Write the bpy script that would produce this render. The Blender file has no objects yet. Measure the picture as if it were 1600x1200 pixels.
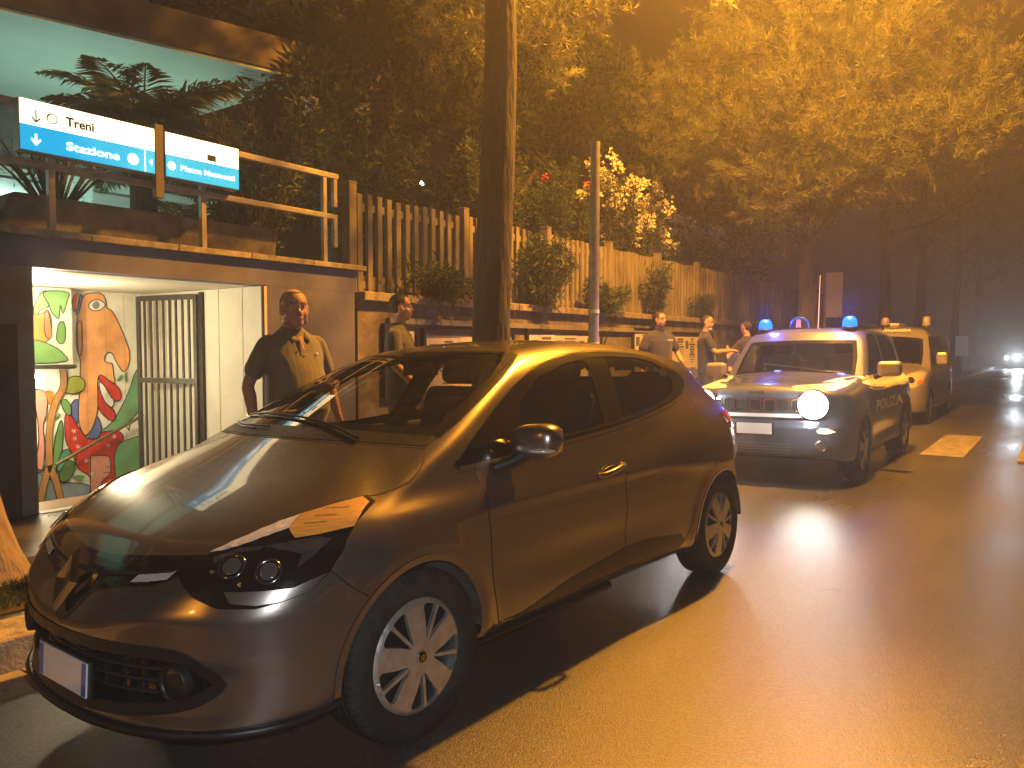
import bpy, bmesh, math, random
import numpy as np
from mathutils import Vector, Matrix, noise
from mathutils.geometry import delaunay_2d_cdt
PI = math.pi
random.seed(7)
rng = np.random.default_rng(7)
SC = bpy.context.scene
COL = SC.collection

# ---------------------------------------------------------------- camera
cam_d = bpy.data.cameras.new('camera')
cam = bpy.data.objects.new('camera', cam_d)
COL.objects.link(cam)
cam_d.sensor_fit = 'HORIZONTAL'
cam_d.sensor_width = 36.0
cam_d.lens = 36.0 * 1215.0 / 1600.0
cam_d.clip_start = 0.05
cam_d.clip_end = 900.0
cam.location = (0.0, 0.0, 1.39)
cam.rotation_euler = (PI / 2 - 0.047, 0.0, 0.618)
SC.camera = cam

# ---------------------------------------------------------------- world: night sky
W = bpy.data.worlds.new('World')
SC.world = W
W.use_nodes = True
wn = W.node_tree.nodes
wl = W.node_tree.links
wn.clear()
w_out = wn.new('ShaderNodeOutputWorld')
w_bg = wn.new('ShaderNodeBackground')
w_bg.inputs['Color'].default_value = (0.030, 0.016, 0.010, 1)
w_bg.inputs['Strength'].default_value = 0.22
wl.new(w_bg.outputs[0], w_out.inputs[0])
SC.view_settings.view_transform = 'Standard'
SC.view_settings.look = 'None'
SC.view_settings.exposure = 0.22
SC.view_settings.gamma = 1.0
SC.cycles.use_denoising = True
SC.cycles.max_bounces = 7
SC.cycles.diffuse_bounces = 3
SC.cycles.glossy_bounces = 4
SC.cycles.transmission_bounces = 5
SC.cycles.transparent_max_bounces = 16
SC.cycles.volume_bounces = 0
SC.cycles.sample_clamp_indirect = 4.0
SC.cycles.caustics_reflective = False
SC.cycles.caustics_refractive = False
SC.cycles.volume_step_rate = 4.0

SODIUM = (1.0, 0.39, 0.032)


def lamp(name, kind, loc, power, color, radius=0.1, rot=None, spot=None, blend=0.3):
    d = bpy.data.lights.new(name, kind)
    d.energy = power
    d.color = color
    if kind in ('POINT', 'SPOT'):
        d.shadow_soft_size = radius
    if kind == 'SPOT':
        d.spot_size = spot
        d.spot_blend = blend
    o = bpy.data.objects.new(name, d)
    COL.objects.link(o)
    o.location = loc
    if rot is not None:
        o.rotation_euler = rot
    return o


# street lighting: the sodium lantern above the frame and the next ones along the road
lamp('sodium_light', 'POINT', (-2.2, 9.2, 8.36), 12500, SODIUM, 0.14)
lamp('sodium_light', 'POINT', (-3.6, -17.0, 8.6), 1100, SODIUM, 0.14)
# the phone's own flash
lamp('flash_light', 'POINT', (0.03, 0.02, 1.46), 105, (0.86, 0.93, 1.0), 0.006)


# ---------------------------------------------------------------- helpers
def V3(*a):
    return np.array(a, float)


def tag(o, label=None, cat=None, group=None, kind=None):
    if label: o['label'] = label
    if cat: o['category'] = cat
    if group: o['group'] = group
    if kind: o['kind'] = kind
    return o


def empty(name, loc=(0, 0, 0), rz=0.0, parent=None):
    o = bpy.data.objects.new(name, None)
    COL.objects.link(o)
    o.location = loc
    o.rotation_euler = (0, 0, rz)
    o.empty_display_size = 0.2
    if parent: o.parent = parent
    return o


def copy_tree(o, parent=None):
    c = o.copy()
    COL.objects.link(c)
    if parent: c.parent = parent
    for ch in o.children:
        copy_tree(ch, c)
    return c


class MB:
    """collects geometry; build() links it as one mesh object"""
    def __init__(s):
        s.v = []; s.f = []; s.sm = []; s.mi = []
        s.mat = 0

    def add(s, vs, fs, smooth=False, T=None):
        b = len(s.v)
        if T is not None:
            vs = [tuple(T @ Vector(v)) for v in vs]
        s.v.extend([tuple(v) for v in vs])
        s.f.extend([tuple(i + b for i in f) for f in fs])
        s.sm.extend([smooth] * len(fs))
        s.mi.extend([s.mat] * len(fs))
        return s

    def box(s, c, d, T=None, rz=0.0, ch=0.0):
        x, y, z = d[0] / 2, d[1] / 2, d[2] / 2
        vs = [(-x, -y, -z), (x, -y, -z), (x, y, -z), (-x, y, -z), (-x, -y, z), (x, -y, z), (x, y, z), (-x, y, z)]
        if rz:
            cr, sr = math.cos(rz), math.sin(rz)
            vs = [(a * cr - b * sr, a * sr + b * cr, e) for a, b, e in vs]
        vs = [(a + c[0], b + c[1], e + c[2]) for a, b, e in vs]
        return s.add(vs, [(0, 3, 2, 1), (4, 5, 6, 7), (0, 1, 5, 4), (1, 2, 6, 5), (2, 3, 7, 6), (3, 0, 4, 7)], False, T)

    def tube(s, pts, rad, n=8, T=None, cap=True):
        pts = [Vector(p) for p in pts]
        if not hasattr(rad, '__len__'): rad = [rad] * len(pts)
        vs = []; fs = []
        t = (pts[1] - pts[0]).normalized()
        ref = Vector((0, 0, 1)) if abs(t.z) < 0.9 else Vector((1, 0, 0))
        u = t.cross(ref).normalized()
        for i, p in enumerate(pts):
            if i < len(pts) - 1: tn = (pts[i + 1] - p)
            else: tn = (p - pts[i - 1])
            if 0 < i < len(pts) - 1: tn = (pts[i + 1] - pts[i - 1])
            tn = tn.normalized() if tn.length > 1e-9 else t
            u = (u - tn * u.dot(tn))
            u = u.normalized() if u.length > 1e-6 else tn.orthogonal().normalized()
            w = tn.cross(u)
            for k in range(n):
                a = 2 * PI * k / n
                vs.append(tuple(p + (u * math.cos(a) + w * math.sin(a)) * rad[i]))
        for i in range(len(pts) - 1):
            for k in range(n):
                fs.append((i * n + k, i * n + (k + 1) % n, (i + 1) * n + (k + 1) % n, (i + 1) * n + k))
        s.add(vs, fs, True, T)
        if cap:
            s.add(vs[:n], [tuple(range(n))[::-1]], False, T)
            s.add(vs[-n:], [tuple(range(n))], False, T)
        return s

    def lathe(s, prof, n=48, T=None, smooth=True, closed=False):
        """prof: list of (r, h); axis +Z"""
        vs = []; fs = []
        for r, h in prof:
            for k in range(n):
                a = 2 * PI * k / n
                vs.append((r * math.cos(a), r * math.sin(a), h))
        m = len(prof)
        for i in range(m - 1 + (1 if closed else 0)):
            for k in range(n):
                j = (i + 1) % m
                fs.append((i * n + k, i * n + (k + 1) % n, j * n + (k + 1) % n, j * n + k))
        return s.add(vs, fs, smooth, T)

    def prism(s, poly, h0, h1, T=None):
        """poly in local XY, extruded from z=h0 to h1 (handles concave through triangulation)"""
        n = len(poly)
        a = sum(poly[i][0] * poly[(i + 1) % n][1] - poly[(i + 1) % n][0] * poly[i][1] for i in range(n))
        if a < 0: poly = poly[::-1]
        from mathutils.geometry import tessellate_polygon
        tr = tessellate_polygon([[Vector((p[0], p[1], 0)) for p in poly]])
        vs = [(p[0], p[1], h0) for p in poly] + [(p[0], p[1], h1) for p in poly]
        fs = [(i, (i + 1) % n, n + (i + 1) % n, n + i) for i in range(n)]
        for t in tr:
            t = list(t)
            p0, p1, p2 = (poly[i] for i in t)
            ar = (p1[0] - p0[0]) * (p2[1] - p0[1]) - (p2[0] - p0[0]) * (p1[1] - p0[1])
            if ar < 0: t = t[::-1]
            fs.append((n + t[0], n + t[1], n + t[2]))
            fs.append((t[2], t[1], t[0]))
        return s.add(vs, fs, False, T)

    def ball(s, c, r, n=12, m=8, T=None):
        rx, ry, rz_ = r if hasattr(r, '__len__') else (r, r, r)
        vs = []; fs = []
        for i in range(m + 1):
            t = PI * i / m
            for k in range(n):
                a = 2 * PI * k / n
                vs.append((c[0] + rx * math.sin(t) * math.cos(a), c[1] + ry * math.sin(t) * math.sin(a), c[2] + rz_ * math.cos(t)))
        for i in range(m):
            for k in range(n):
                fs.append((i * n + k, (i + 1) * n + k, (i + 1) * n + (k + 1) % n, i * n + (k + 1) % n))
        return s.add(vs, fs, True, T)

    def build(s, name, mats, parent=None, bevel=0.0, loc=None, seg=2):
        me = bpy.data.meshes.new(name)
        me.from_pydata(s.v, [], s.f)
        if not isinstance(mats, (list, tuple)): mats = [mats]
        for m in mats: me.materials.append(m)
        me.polygons.foreach_set('use_smooth', s.sm)
        if len(mats) > 1: me.polygons.foreach_set('material_index', s.mi)
        me.validate()
        me.update()
        o = bpy.data.objects.new(name, me)
        COL.objects.link(o)
        if loc is not None: o.location = loc
        if parent is not None: o.parent = parent
        if bevel > 0:
            b = o.modifiers.new('bevel', 'BEVEL')
            b.width = bevel; b.segments = seg; b.limit_method = 'ANGLE'; b.angle_limit = 0.7
            b.harden_normals = False
        return o


def np_mesh(name, verts, faces, mats, parent=None, smooth=True, normals=None, mi=None):
    """verts (n,3) array, faces: list/array of equal-length index rows"""
    verts = np.asarray(verts, np.float32); faces = np.asarray(faces, np.int32)
    me = bpy.data.meshes.new(name)
    k = faces.shape[1]
    me.vertices.add(len(verts)); me.vertices.foreach_set('co', verts.ravel())
    me.loops.add(faces.size); me.loops.foreach_set('vertex_index', faces.ravel())
    me.polygons.add(len(faces))
    me.polygons.foreach_set('loop_start', np.arange(0, faces.size, k, dtype=np.int32))
    me.polygons.foreach_set('loop_total', np.full(len(faces), k, np.int32))
    if not isinstance(mats, (list, tuple)): mats = [mats]
    for m in mats: me.materials.append(m)
    me.polygons.foreach_set('use_smooth', np.full(len(faces), smooth))
    if mi is not None: me.polygons.foreach_set('material_index', np.asarray(mi, np.int32))
    me.update(calc_edges=True)
    if normals is not None:
        me.normals_split_custom_set_from_vertices([tuple(n) for n in np.asarray(normals, float)])
    o = bpy.data.objects.new(name, me)
    COL.objects.link(o)
    if parent is not None: o.parent = parent
    return o


# ---------------------------------------------------------------- materials
MATS = {}


def mat(name, color, rough=0.6, metal=0.0, coat=0.0, noise_amt=0.0, noise_scale=6.0, bump=0.0, bump_scale=40.0,
        emit=None, estr=0.0, spec=0.5, col2=None, rough_var=0.0, detail=6.0, alpha=None, coat_rough=0.05, sss=0.0, stretch=None, trans=0.0):
    if name in MATS: return MATS[name]
    m = bpy.data.materials.new(name)
    m.use_nodes = True
    nt = m.node_tree; n = nt.nodes; l = nt.links
    b = n['Principled BSDF']
    b.inputs['Base Color'].default_value = (*color, 1)
    b.inputs['Roughness'].default_value = rough
    b.inputs['Metallic'].default_value = metal
    b.inputs['Coat Weight'].default_value = coat
    b.inputs['Coat Roughness'].default_value = coat_rough
    b.inputs['Specular IOR Level'].default_value = spec
    b.inputs['Transmission Weight'].default_value = trans
    if sss:
        b.inputs['Subsurface Weight'].default_value = sss
        b.inputs['Subsurface Radius'].default_value = (0.02, 0.008, 0.004)
    if emit is not None:
        b.inputs['Emission Color'].default_value = (*emit, 1)
        b.inputs['Emission Strength'].default_value = estr
    tc = None
    if noise_amt > 0 or bump > 0 or rough_var > 0 or col2 is not None:
        tc = n.new('ShaderNodeTexCoord')
        src = tc.outputs['Object']
        if stretch:
            mp = n.new('ShaderNodeMapping')
            mp.inputs['Scale'].default_value = stretch
            l.new(src, mp.inputs['Vector']); src = mp.outputs[0]
    if noise_amt > 0 or col2 is not None or rough_var > 0:
        tx = n.new('ShaderNodeTexNoise')
        tx.inputs['Scale'].default_value = noise_scale
        tx.inputs['Detail'].default_value = detail
        tx.inputs['Roughness'].default_value = 0.6
        l.new(src, tx.inputs['Vector'])
        if noise_amt > 0 or col2 is not None:
            mx = n.new('ShaderNodeMix'); mx.data_type = 'RGBA'
            c2 = col2 if col2 is not None else tuple(c * (1 - noise_amt) for c in color)
            c1 = color if col2 is not None else tuple(min(1, c * (1 + noise_amt * 0.6)) for c in color)
            mr = n.new('ShaderNodeMapRange')
            mr.inputs['From Min'].default_value = 0.35; mr.inputs['From Max'].default_value = 0.68
            l.new(tx.outputs[0], mr.inputs['Value'])
            mx.inputs[6].default_value = (*c2, 1); mx.inputs[7].default_value = (*c1, 1)
            l.new(mr.outputs[0], mx.inputs[0]); l.new(mx.outputs[2], b.inputs['Base Color'])
        if rough_var > 0:
            mr2 = n.new('ShaderNodeMapRange')
            mr2.inputs['From Min'].default_value = 0.3; mr2.inputs['From Max'].default_value = 0.7
            mr2.inputs['To Min'].default_value = max(0.02, rough - rough_var); mr2.inputs['To Max'].default_value = min(1, rough + rough_var)
            l.new(tx.outputs[0], mr2.inputs['Value']); l.new(mr2.outputs[0], b.inputs['Roughness'])
    if bump > 0:
        t2 = n.new('ShaderNodeTexNoise'); t2.inputs['Scale'].default_value = bump_scale; t2.inputs['Detail'].default_value = 5
        bp = n.new('ShaderNodeBump'); bp.inputs['Strength'].default_value = bump; bp.inputs['Distance'].default_value = 0.01
        l.new(src, t2.inputs['Vector']); l.new(t2.outputs[0], bp.inputs['Height']); l.new(bp.outputs[0], b.inputs['Normal'])
    MATS[name] = m
    return m


def glass_mat(name, tint, refl_rough=0.0, ior=1.5):
    if name in MATS: return MATS[name]
    m = bpy.data.materials.new(name); m.use_nodes = True
    nt = m.node_tree; n = nt.nodes; l = nt.links; n.clear()
    out = n.new('ShaderNodeOutputMaterial'); mx = n.new('ShaderNodeMixShader')
    tr = n.new('ShaderNodeBsdfTransparent'); gl = n.new('ShaderNodeBsdfGlossy'); fr = n.new('ShaderNodeFresnel')
    tr.inputs[0].default_value = (*tint, 1); gl.inputs['Roughness'].default_value = refl_rough
    gl.inputs['Color'].default_value = (1, 1, 1, 1); ge = n.new('ShaderNodeNewGeometry'); ma = n.new('ShaderNodeMath'); ma.operation = 'MULTIPLY_ADD'; ma.inputs[1].default_value = 1 / ior - ior; ma.inputs[2].default_value = ior
    l.new(ge.outputs['Backfacing'], ma.inputs[0]); l.new(ma.outputs[0], fr.inputs['IOR'])
    l.new(fr.outputs[0], mx.inputs[0]); l.new(tr.outputs[0], mx.inputs[1]); l.new(gl.outputs[0], mx.inputs[2]); l.new(mx.outputs[0], out.inputs[0])
    MATS[name] = m
    return m


def emit_mat(name, color, strength):
    return mat(name, color, 0.4, emit=color, estr=strength)


# ---------------------------------------------------------------- maths for modelled bodies
def pc(x, pts):
    """monotone cubic interpolation through pts [(x, y)...]"""
    p = np.array(pts, float); X = p[:, 0]; Y = p[:, 1]
    h = np.diff(X); d = np.diff(Y) / h
    m = np.zeros(len(X)); m[0] = d[0]; m[-1] = d[-1]
    for i in range(1, len(X) - 1):
        if d[i - 1] * d[i] <= 0: m[i] = 0
        else:
            w1 = 2 * h[i] + h[i - 1]; w2 = h[i] + 2 * h[i - 1]
            m[i] = (w1 + w2) / (w1 / d[i - 1] + w2 / d[i])
    x = np.asarray(x, float); xc = np.clip(x, X[0], X[-1])
    i = np.clip(np.searchsorted(X, xc, 'right') - 1, 0, len(h) - 1)
    t = (xc - X[i]) / h[i]
    r = (2 * t**3 - 3 * t**2 + 1) * Y[i] + (t**3 - 2 * t**2 + t) * h[i] * m[i] + (-2 * t**3 + 3 * t**2) * Y[i + 1] + (t**3 - t**2) * h[i] * m[i + 1]
    r = r + np.where(x < X[0], (x - X[0]) * m[0], 0) + np.where(x > X[-1], (x - X[-1]) * m[-1], 0)
    return r


def smax(a, b, k):
    h = np.maximum(k - np.abs(a - b), 0) / k
    return np.maximum(a, b) + h * h * k * 0.25


def smin(a, b, k):
    return -smax(-a, -b, k)


def gbump(x, c, w):
    return np.exp(-((x - c) / w) ** 2)


def inside(poly, P):
    """points P (n,2) inside polygon?"""
    poly = np.asarray(poly, float); x, y = P[:, 0], P[:, 1]
    r = np.zeros(len(P), bool); j = len(poly) - 1
    for i in range(len(poly)):
        xi, yi = poly[i]; xj, yj = poly[j]
        c = ((yi > y) != (yj > y)) & (x < (xj - xi) * (y - yi) / (yj - yi + 1e-12) + xi)
        r ^= c; j = i
    return r


def spl(pts, n=6, closed=True, tension=0.5, corners=()):
    """Catmull-Rom through pts; indices in corners stay sharp"""
    P = [np.array(p, float) for p in pts]; N = len(P); out = []
    rngn = range(N if closed else N - 1)
    for i in rngn:
        p1, p2 = P[i], P[(i + 1) % N]
        p0 = P[i - 1] if (closed or i > 0) else p1
        p3 = P[(i + 2) % N] if (closed or i + 2 < N) else p2
        if i in corners: p0 = p1
        if (i + 1) % N in corners: p3 = p2
        m1 = (p2 - p0) * tension; m2 = (p3 - p1) * tension
        if i in corners: m1 = (p2 - p1) * tension
        if (i + 1) % N in corners: m2 = (p2 - p1) * tension
        for k in range(n):
            t = k / n
            out.append((2 * t**3 - 3 * t**2 + 1) * p1 + (t**3 - 2 * t**2 + t) * m1 + (-2 * t**3 + 3 * t**2) * p2 + (t**3 - t**2) * m2)
    if not closed: out.append(P[-1])
    return np.array(out)


class Body:
    """an implicit car body F(x, y, z) < 0 inside; x backwards, y to the car's left, z up"""
    def __init__(s, F, spine, zs, L):
        s.F = F; s.x0, s.x1 = spine; s.zs = zs; s.L = L

    def root(s, o, d, tmax=2.4, n=40):
        lo = np.zeros(len(o)); hi = np.full(len(o), tmax)
        for _ in range(n):
            m = (lo + hi) / 2; p = o + d * m[:, None]
            ins = s.F(p[:, 0], p[:, 1], p[:, 2]) < 0
            lo = np.where(ins, m, lo); hi = np.where(ins, hi, m)
        return o + d * lo[:, None]

    def march(s, o, d, t1, steps=140, n=26):
        """first hit coming from outside along d"""
        hit = np.full(len(o), np.nan); prev = np.zeros(len(o)); done = np.zeros(len(o), bool)
        lo = np.zeros(len(o)); hi = np.full(len(o), t1)
        for i in range(1, steps + 1):
            t = t1 * i / steps
            p = o + d * t
            ins = (s.F(p[:, 0], p[:, 1], p[:, 2]) < 0) & ~done
            lo[ins] = t1 * (i - 1) / steps; hi[ins] = t; done |= ins
        for _ in range(n):
            m = (lo + hi) / 2; p = o + d * m[:, None]
            ins = s.F(p[:, 0], p[:, 1], p[:, 2]) < 0
            hi = np.where(ins, m, hi); lo = np.where(ins, lo, m)
        return o + d * hi[:, None], done

    def normal(s, p, e=2e-3):
        g = np.zeros_like(p)
        for i in range(3):
            q = p.copy(); q[:, i] += e; r = p.copy(); r[:, i] -= e
            g[:, i] = s.F(q[:, 0], q[:, 1], q[:, 2]) - s.F(r[:, 0], r[:, 1], r[:, 2])
        return g / (np.linalg.norm(g, axis=1, keepdims=True) + 1e-12)

    def grid(s, nf=84, nm=150, nr=64, nt=150):
        S = []
        for i in range(nf): S.append((s.x0, PI / 2 * (1 - i / nf), -1))
        for i in range(nm): S.append((s.x0 + (s.x1 - s.x0) * i / (nm - 1), 0.0, -1))
        for i in range(1, nr + 1): S.append((s.x1, PI / 2 * i / nr, 1))
        th = np.linspace(-PI / 2, PI / 2, nt)
        full = np.concatenate([th, (PI - th[1:-1])[::-1] * 1.0])
        # angle around: start at bottom (-90) left side up to top, then down the right side
        full = np.concatenate([th, PI - th[1:-1][::-1]])
        n = len(full); O = []; D = []
        for xs, ph, sg in S:
            for a in full:
                O.append((xs, 0, s.zs)); D.append((sg * math.sin(ph), math.cos(ph) * math.cos(a), math.cos(ph) * math.sin(a)))
        P = s.root(np.array(O, float), np.array(D, float), tmax=2.0)
        m = len(S)
        idx = np.arange(m * n).reshape(m, n)
        a = idx[:-1, :]; b = idx[1:, :]
        F = np.stack([a, np.roll(a, -1, 1), np.roll(b, -1, 1), b], -1).reshape(-1, 4)
        return P, F

    # drapes: map a planar outline on to the surface
    def drape(s, uv, view, off=0.0, side=1):
        uv = np.asarray(uv, float); n = len(uv)
        if view == 'side':
            o = np.stack([uv[:, 0], np.full(n, side * 1.25), uv[:, 1]], 1); d = np.tile([0, -side, 0.], (n, 1)); t = 1.25
        elif view == 'front':
            o = np.stack([np.full(n, -0.4), uv[:, 0], uv[:, 1]], 1); d = np.tile([1., 0, 0], (n, 1)); t = 2.6
        elif view == 'rear':
            o = np.stack([np.full(n, s.L + .4), uv[:, 0], uv[:, 1]], 1); d = np.tile([-1., 0, 0], (n, 1)); t = 2.0
        else:
            o = np.stack([uv[:, 0], uv[:, 1], np.full(n, 2.2)], 1); d = np.tile([0, 0, -1.], (n, 1)); t = 2.1
        p, ok = s.march(o, d, t)
        nn = s.normal(p)
        return p + nn * off, nn

    def patch(s, name, poly, view, m, parent, off=0.002, side=1, step=0.02, hole=None, depth=0.0, jitter=0.0):
        poly = np.asarray(poly, float)
        def dens(pl):
            out = []
            for i in range(len(pl)):
                a = pl[i]; b = pl[(i + 1) % len(pl)]; k = max(1, int(np.linalg.norm(b - a) / step))
                for j in range(k): out.append(a + (b - a) * j / k)
            return np.array(out)
        B = dens(poly); pts = [tuple(p) for p in B]; edges = [(i, (i + 1) % len(B)) for i in range(len(B))]
        if hole is not None:
            H = dens(np.asarray(hole, float)); b0 = len(pts)
            pts += [tuple(p) for p in H]; edges += [(b0 + i, b0 + (i + 1) % len(H)) for i in range(len(H))]
        mn = poly.min(0); mx = poly.max(0)
        gx, gy = np.meshgrid(np.arange(mn[0] + step / 2, mx[0], step), np.arange(mn[1] + step / 2, mx[1], step))
        G = np.stack([gx.ravel(), gy.ravel()], 1)
        if len(G):
            G = G[inside(poly, G)]
            if hole is not None and len(G): G = G[~inside(hole, G)]
            if len(G):
                Ball = np.array(pts)
                dd = np.sqrt(((G[:, None, :] - Ball[None]) ** 2).sum(-1)).min(1)
                G = G[dd > step * 0.45]
        pts += [tuple(p) for p in G]
        r = delaunay_2d_cdt([Vector(p) for p in pts], edges, [], 0, 1e-6)
        vv = np.array([tuple(v) for v in r[0]])
        fc = np.array([f for f in r[2] if len(f) == 3])
        cen = vv[fc].mean(1)
        keep = inside(poly, cen)
        if hole is not None: keep &= ~inside(hole, cen)
        fc = fc[keep]
        P, N = s.drape(vv, view, off, side)
        if jitter: P = P + N * (np.random.default_rng(len(vv)).random((len(vv), 1)) * jitter)
        # orientation
        a, b, c = P[fc[:, 0]], P[fc[:, 1]], P[fc[:, 2]]
        fl = (np.cross(b - a, c - a) * N[fc[:, 0]]).sum(1) < 0
        fc[fl] = fc[fl][:, ::-1]
        if depth > 0:
            nv = len(P)
            from collections import Counter
            ed = Counter()
            for f in fc:
                for i in range(3): ed[tuple(sorted((f[i], f[(i + 1) % 3])))] += 1
            sidef = []
            for f in fc:
                for i in range(3):
                    e = (f[i], f[(i + 1) % 3])
                    if ed[tuple(sorted(e))] == 1:
                        sidef.append((e[1], e[0], e[0] + nv)); sidef.append((e[1], e[0] + nv, e[1] + nv))
            P2 = P - N * depth
            fc = np.concatenate([fc, np.array(sidef)]) if sidef else fc
            P = np.concatenate([P, P2]); N = np.concatenate([N, N])
            return np_mesh(name, P, fc, m, parent, smooth=False)
        return np_mesh(name, P, fc, m, parent, smooth=not jitter, normals=None if jitter else N)

    def strip(s, mb, line, view, w=0.005, off=0.0012, side=1, step=0.02, closed=False):
        """thin raised/dark strip draped along a line -> into mb"""
        line = np.asarray(line, float)
        pts = []
        L = list(line) + ([line[0]] if closed else [])
        for a, b in zip(L[:-1], L[1:]):
            k = max(1, int(np.linalg.norm(b - a) / step))
            for j in range(k): pts.append(a + (b - a) * j / k)
        pts.append(L[-1]); pts = np.array(pts)
        P, N = s.drape(pts, view, 0.0, side)
        T = np.gradient(P, axis=0); T /= np.linalg.norm(T, axis=1, keepdims=True) + 1e-9
        S_ = np.cross(T, N); S_ /= np.linalg.norm(S_, axis=1, keepdims=True) + 1e-9
        A = P + S_ * w / 2 + N * off; B = P - S_ * w / 2 + N * off
        n = len(P); vs = [tuple(v) for v in A] + [tuple(v) for v in B]
        fs = [(i, i + 1, n + i + 1, n + i) for i in range(n - 1)]
        mb.add(vs, fs, True)
        return P


def arc2(cx, cy, r, a0, a1, n=24):
    return [(cx + r * math.cos(a0 + (a1 - a0) * i / n), cy + r * math.sin(a0 + (a1 - a0) * i / n)) for i in range(n + 1)]
# ---------------------------------------------------------------- shared materials
def dusty_paint(name, base, metal, rough, coat=1.0, dust=(0.30, 0.24, 0.18), amt=0.12):
    m = mat(name, base, rough, metal, coat, coat_rough=0.04)
    n = m.node_tree.nodes; l = m.node_tree.links; b = n['Principled BSDF']
    tc = n.new('ShaderNodeTexCoord'); t1 = n.new('ShaderNodeTexNoise'); t1.inputs['Scale'].default_value = 3.0; t1.inputs['Detail'].default_value = 8
    t2 = n.new('ShaderNodeTexNoise'); t2.inputs['Scale'].default_value = 240.0; t2.inputs['Detail'].default_value = 2
    l.new(tc.outputs['Object'], t1.inputs['Vector']); l.new(tc.outputs['Object'], t2.inputs['Vector'])
    mr = n.new('ShaderNodeMapRange'); mr.inputs['From Min'].default_value = 0.35; mr.inputs['From Max'].default_value = 0.75
    mr.inputs['To Max'].default_value = amt
    l.new(t1.outputs[0], mr.inputs['Value'])
    mm = n.new('ShaderNodeMath'); mm.operation = 'MULTIPLY'; l.new(mr.outputs[0], mm.inputs[0]); l.new(t2.outputs[0], mm.inputs[1])
    mx = n.new('ShaderNodeMix'); mx.data_type = 'RGBA'; mx.inputs[6].default_value = (*base, 1); mx.inputs[7].default_value = (*dust, 1)
    l.new(mm.outputs[0], mx.inputs[0]); l.new(mx.outputs[2], b.inputs['Base Color'])
    ma = n.new('ShaderNodeMath'); ma.operation = 'MULTIPLY_ADD'; ma.inputs[1].default_value = 0.55; ma.inputs[2].default_value = 0.035
    l.new(mm.outputs[0], ma.inputs[0]); l.new(ma.outputs[0], b.inputs['Coat Roughness'])
    return m


M_PAINT = dusty_paint('grey_brown_paint', (.23, .20, .178), .85, .27)
M_BLACKP = mat('black_plastic', (.012, .012, .013), .42, rough_var=.1, noise_scale=30)
M_GLOSSB = mat('gloss_black', (.006, .006, .007), .10, coat=1.0)
M_RUBBER = mat('tyre_rubber', (.020, .020, .019), .82, noise_amt=.5, noise_scale=18, bump=.15, bump_scale=90)
M_GAP = mat('panel_gap', (.004, .004, .004), .8)
M_CHROME = mat('chrome', (.75, .75, .76), .10, 1.0)
M_SILVER = mat('hubcap_silver', (.62, .60, .58), .34, .75, coat=.3, noise_amt=.18, noise_scale=25, rough_var=.08)
M_DARKMETAL = mat('dark_metal', (.05, .05, .05), .5, .8, noise_amt=.3)
M_GLASS = glass_mat('clear_car_glass', (.86, .88, .84))
M_TINT = glass_mat('tinted_car_glass', (.45, .45, .43))
M_SEAT = mat('seat_fabric', (.018, .018, .019), .92, noise_amt=.3, noise_scale=60)
M_DASH = mat('dashboard_plastic', (.05, .047, .042), .5, bump=.2, bump_scale=150)
M_REDL = mat('red_lamp_plastic', (.35, .01, .008), .12, coat=1.0)
M_CLEARL = mat('clear_lamp_reflector', (.82, .82, .82), .20, .45, coat=1.0)
M_AMBER = mat('amber_lamp', (.80, .50, .14), .22, .55, coat=1.0, bump=.25, bump_scale=25, stretch=(1, 1, 6))
M_PLATE = mat('plate_white', (.92, .93, .94), .35, coat=.6)
M_PLBLUE = mat('plate_blue', (.02, .12, .55), .35, coat=.6)
M_LINER = mat('wheel_arch_liner', (.030, .030, .028), .85, noise_amt=.7, noise_scale=9, col2=(.11, .10, .085))


def ring_faces(n, m, wrap=True):
    pass


def tyre_mesh(name, R, rr, w, m, parent, notches=70):
    """tyre, axle along local Y, outer face towards +y; R radius, rr rim radius, w width"""
    prof = [(rr, w * .40), (rr + .008, w * .47), (rr + (R - rr) * .35, w * .515), (rr + (R - rr) * .62, w * .505), (R - .022, w * .47), (R - .008, w * .44), (R - .0025, w * .40),
            (R, w * .33), (R, w * .245), (R - .008, w * .235), (R - .008, w * .215), (R, w * .205), (R, w * .06), (R - .008, w * .05), (R - .008, w * .03), (R, w * .02)]
    prof = prof + [(r, -h) for r, h in prof[::-1]]
    prof = np.array(prof); n = notches * 6; a = np.arange(n) * 2 * PI / n
    k = (np.arange(n) % 6)
    Vv = []
    for r, h in prof:
        rad = np.full(n, r)
        if r > R - .024 and abs(h) > w * .28: rad = rad - np.where(k == 0, .007, 0)
        Vv.append(np.stack([rad * np.cos(a), np.full(n, h), rad * np.sin(a)], 1))
    P = np.concatenate(Vv); mm = len(prof); idx = np.arange(mm * n).reshape(mm, n)
    F = np.stack([idx[:-1], idx[1:], np.roll(idx[1:], -1, 1), np.roll(idx[:-1], -1, 1)], -1).reshape(-1, 4)
    return np_mesh(name, P, F, m, parent, smooth=True)


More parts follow.
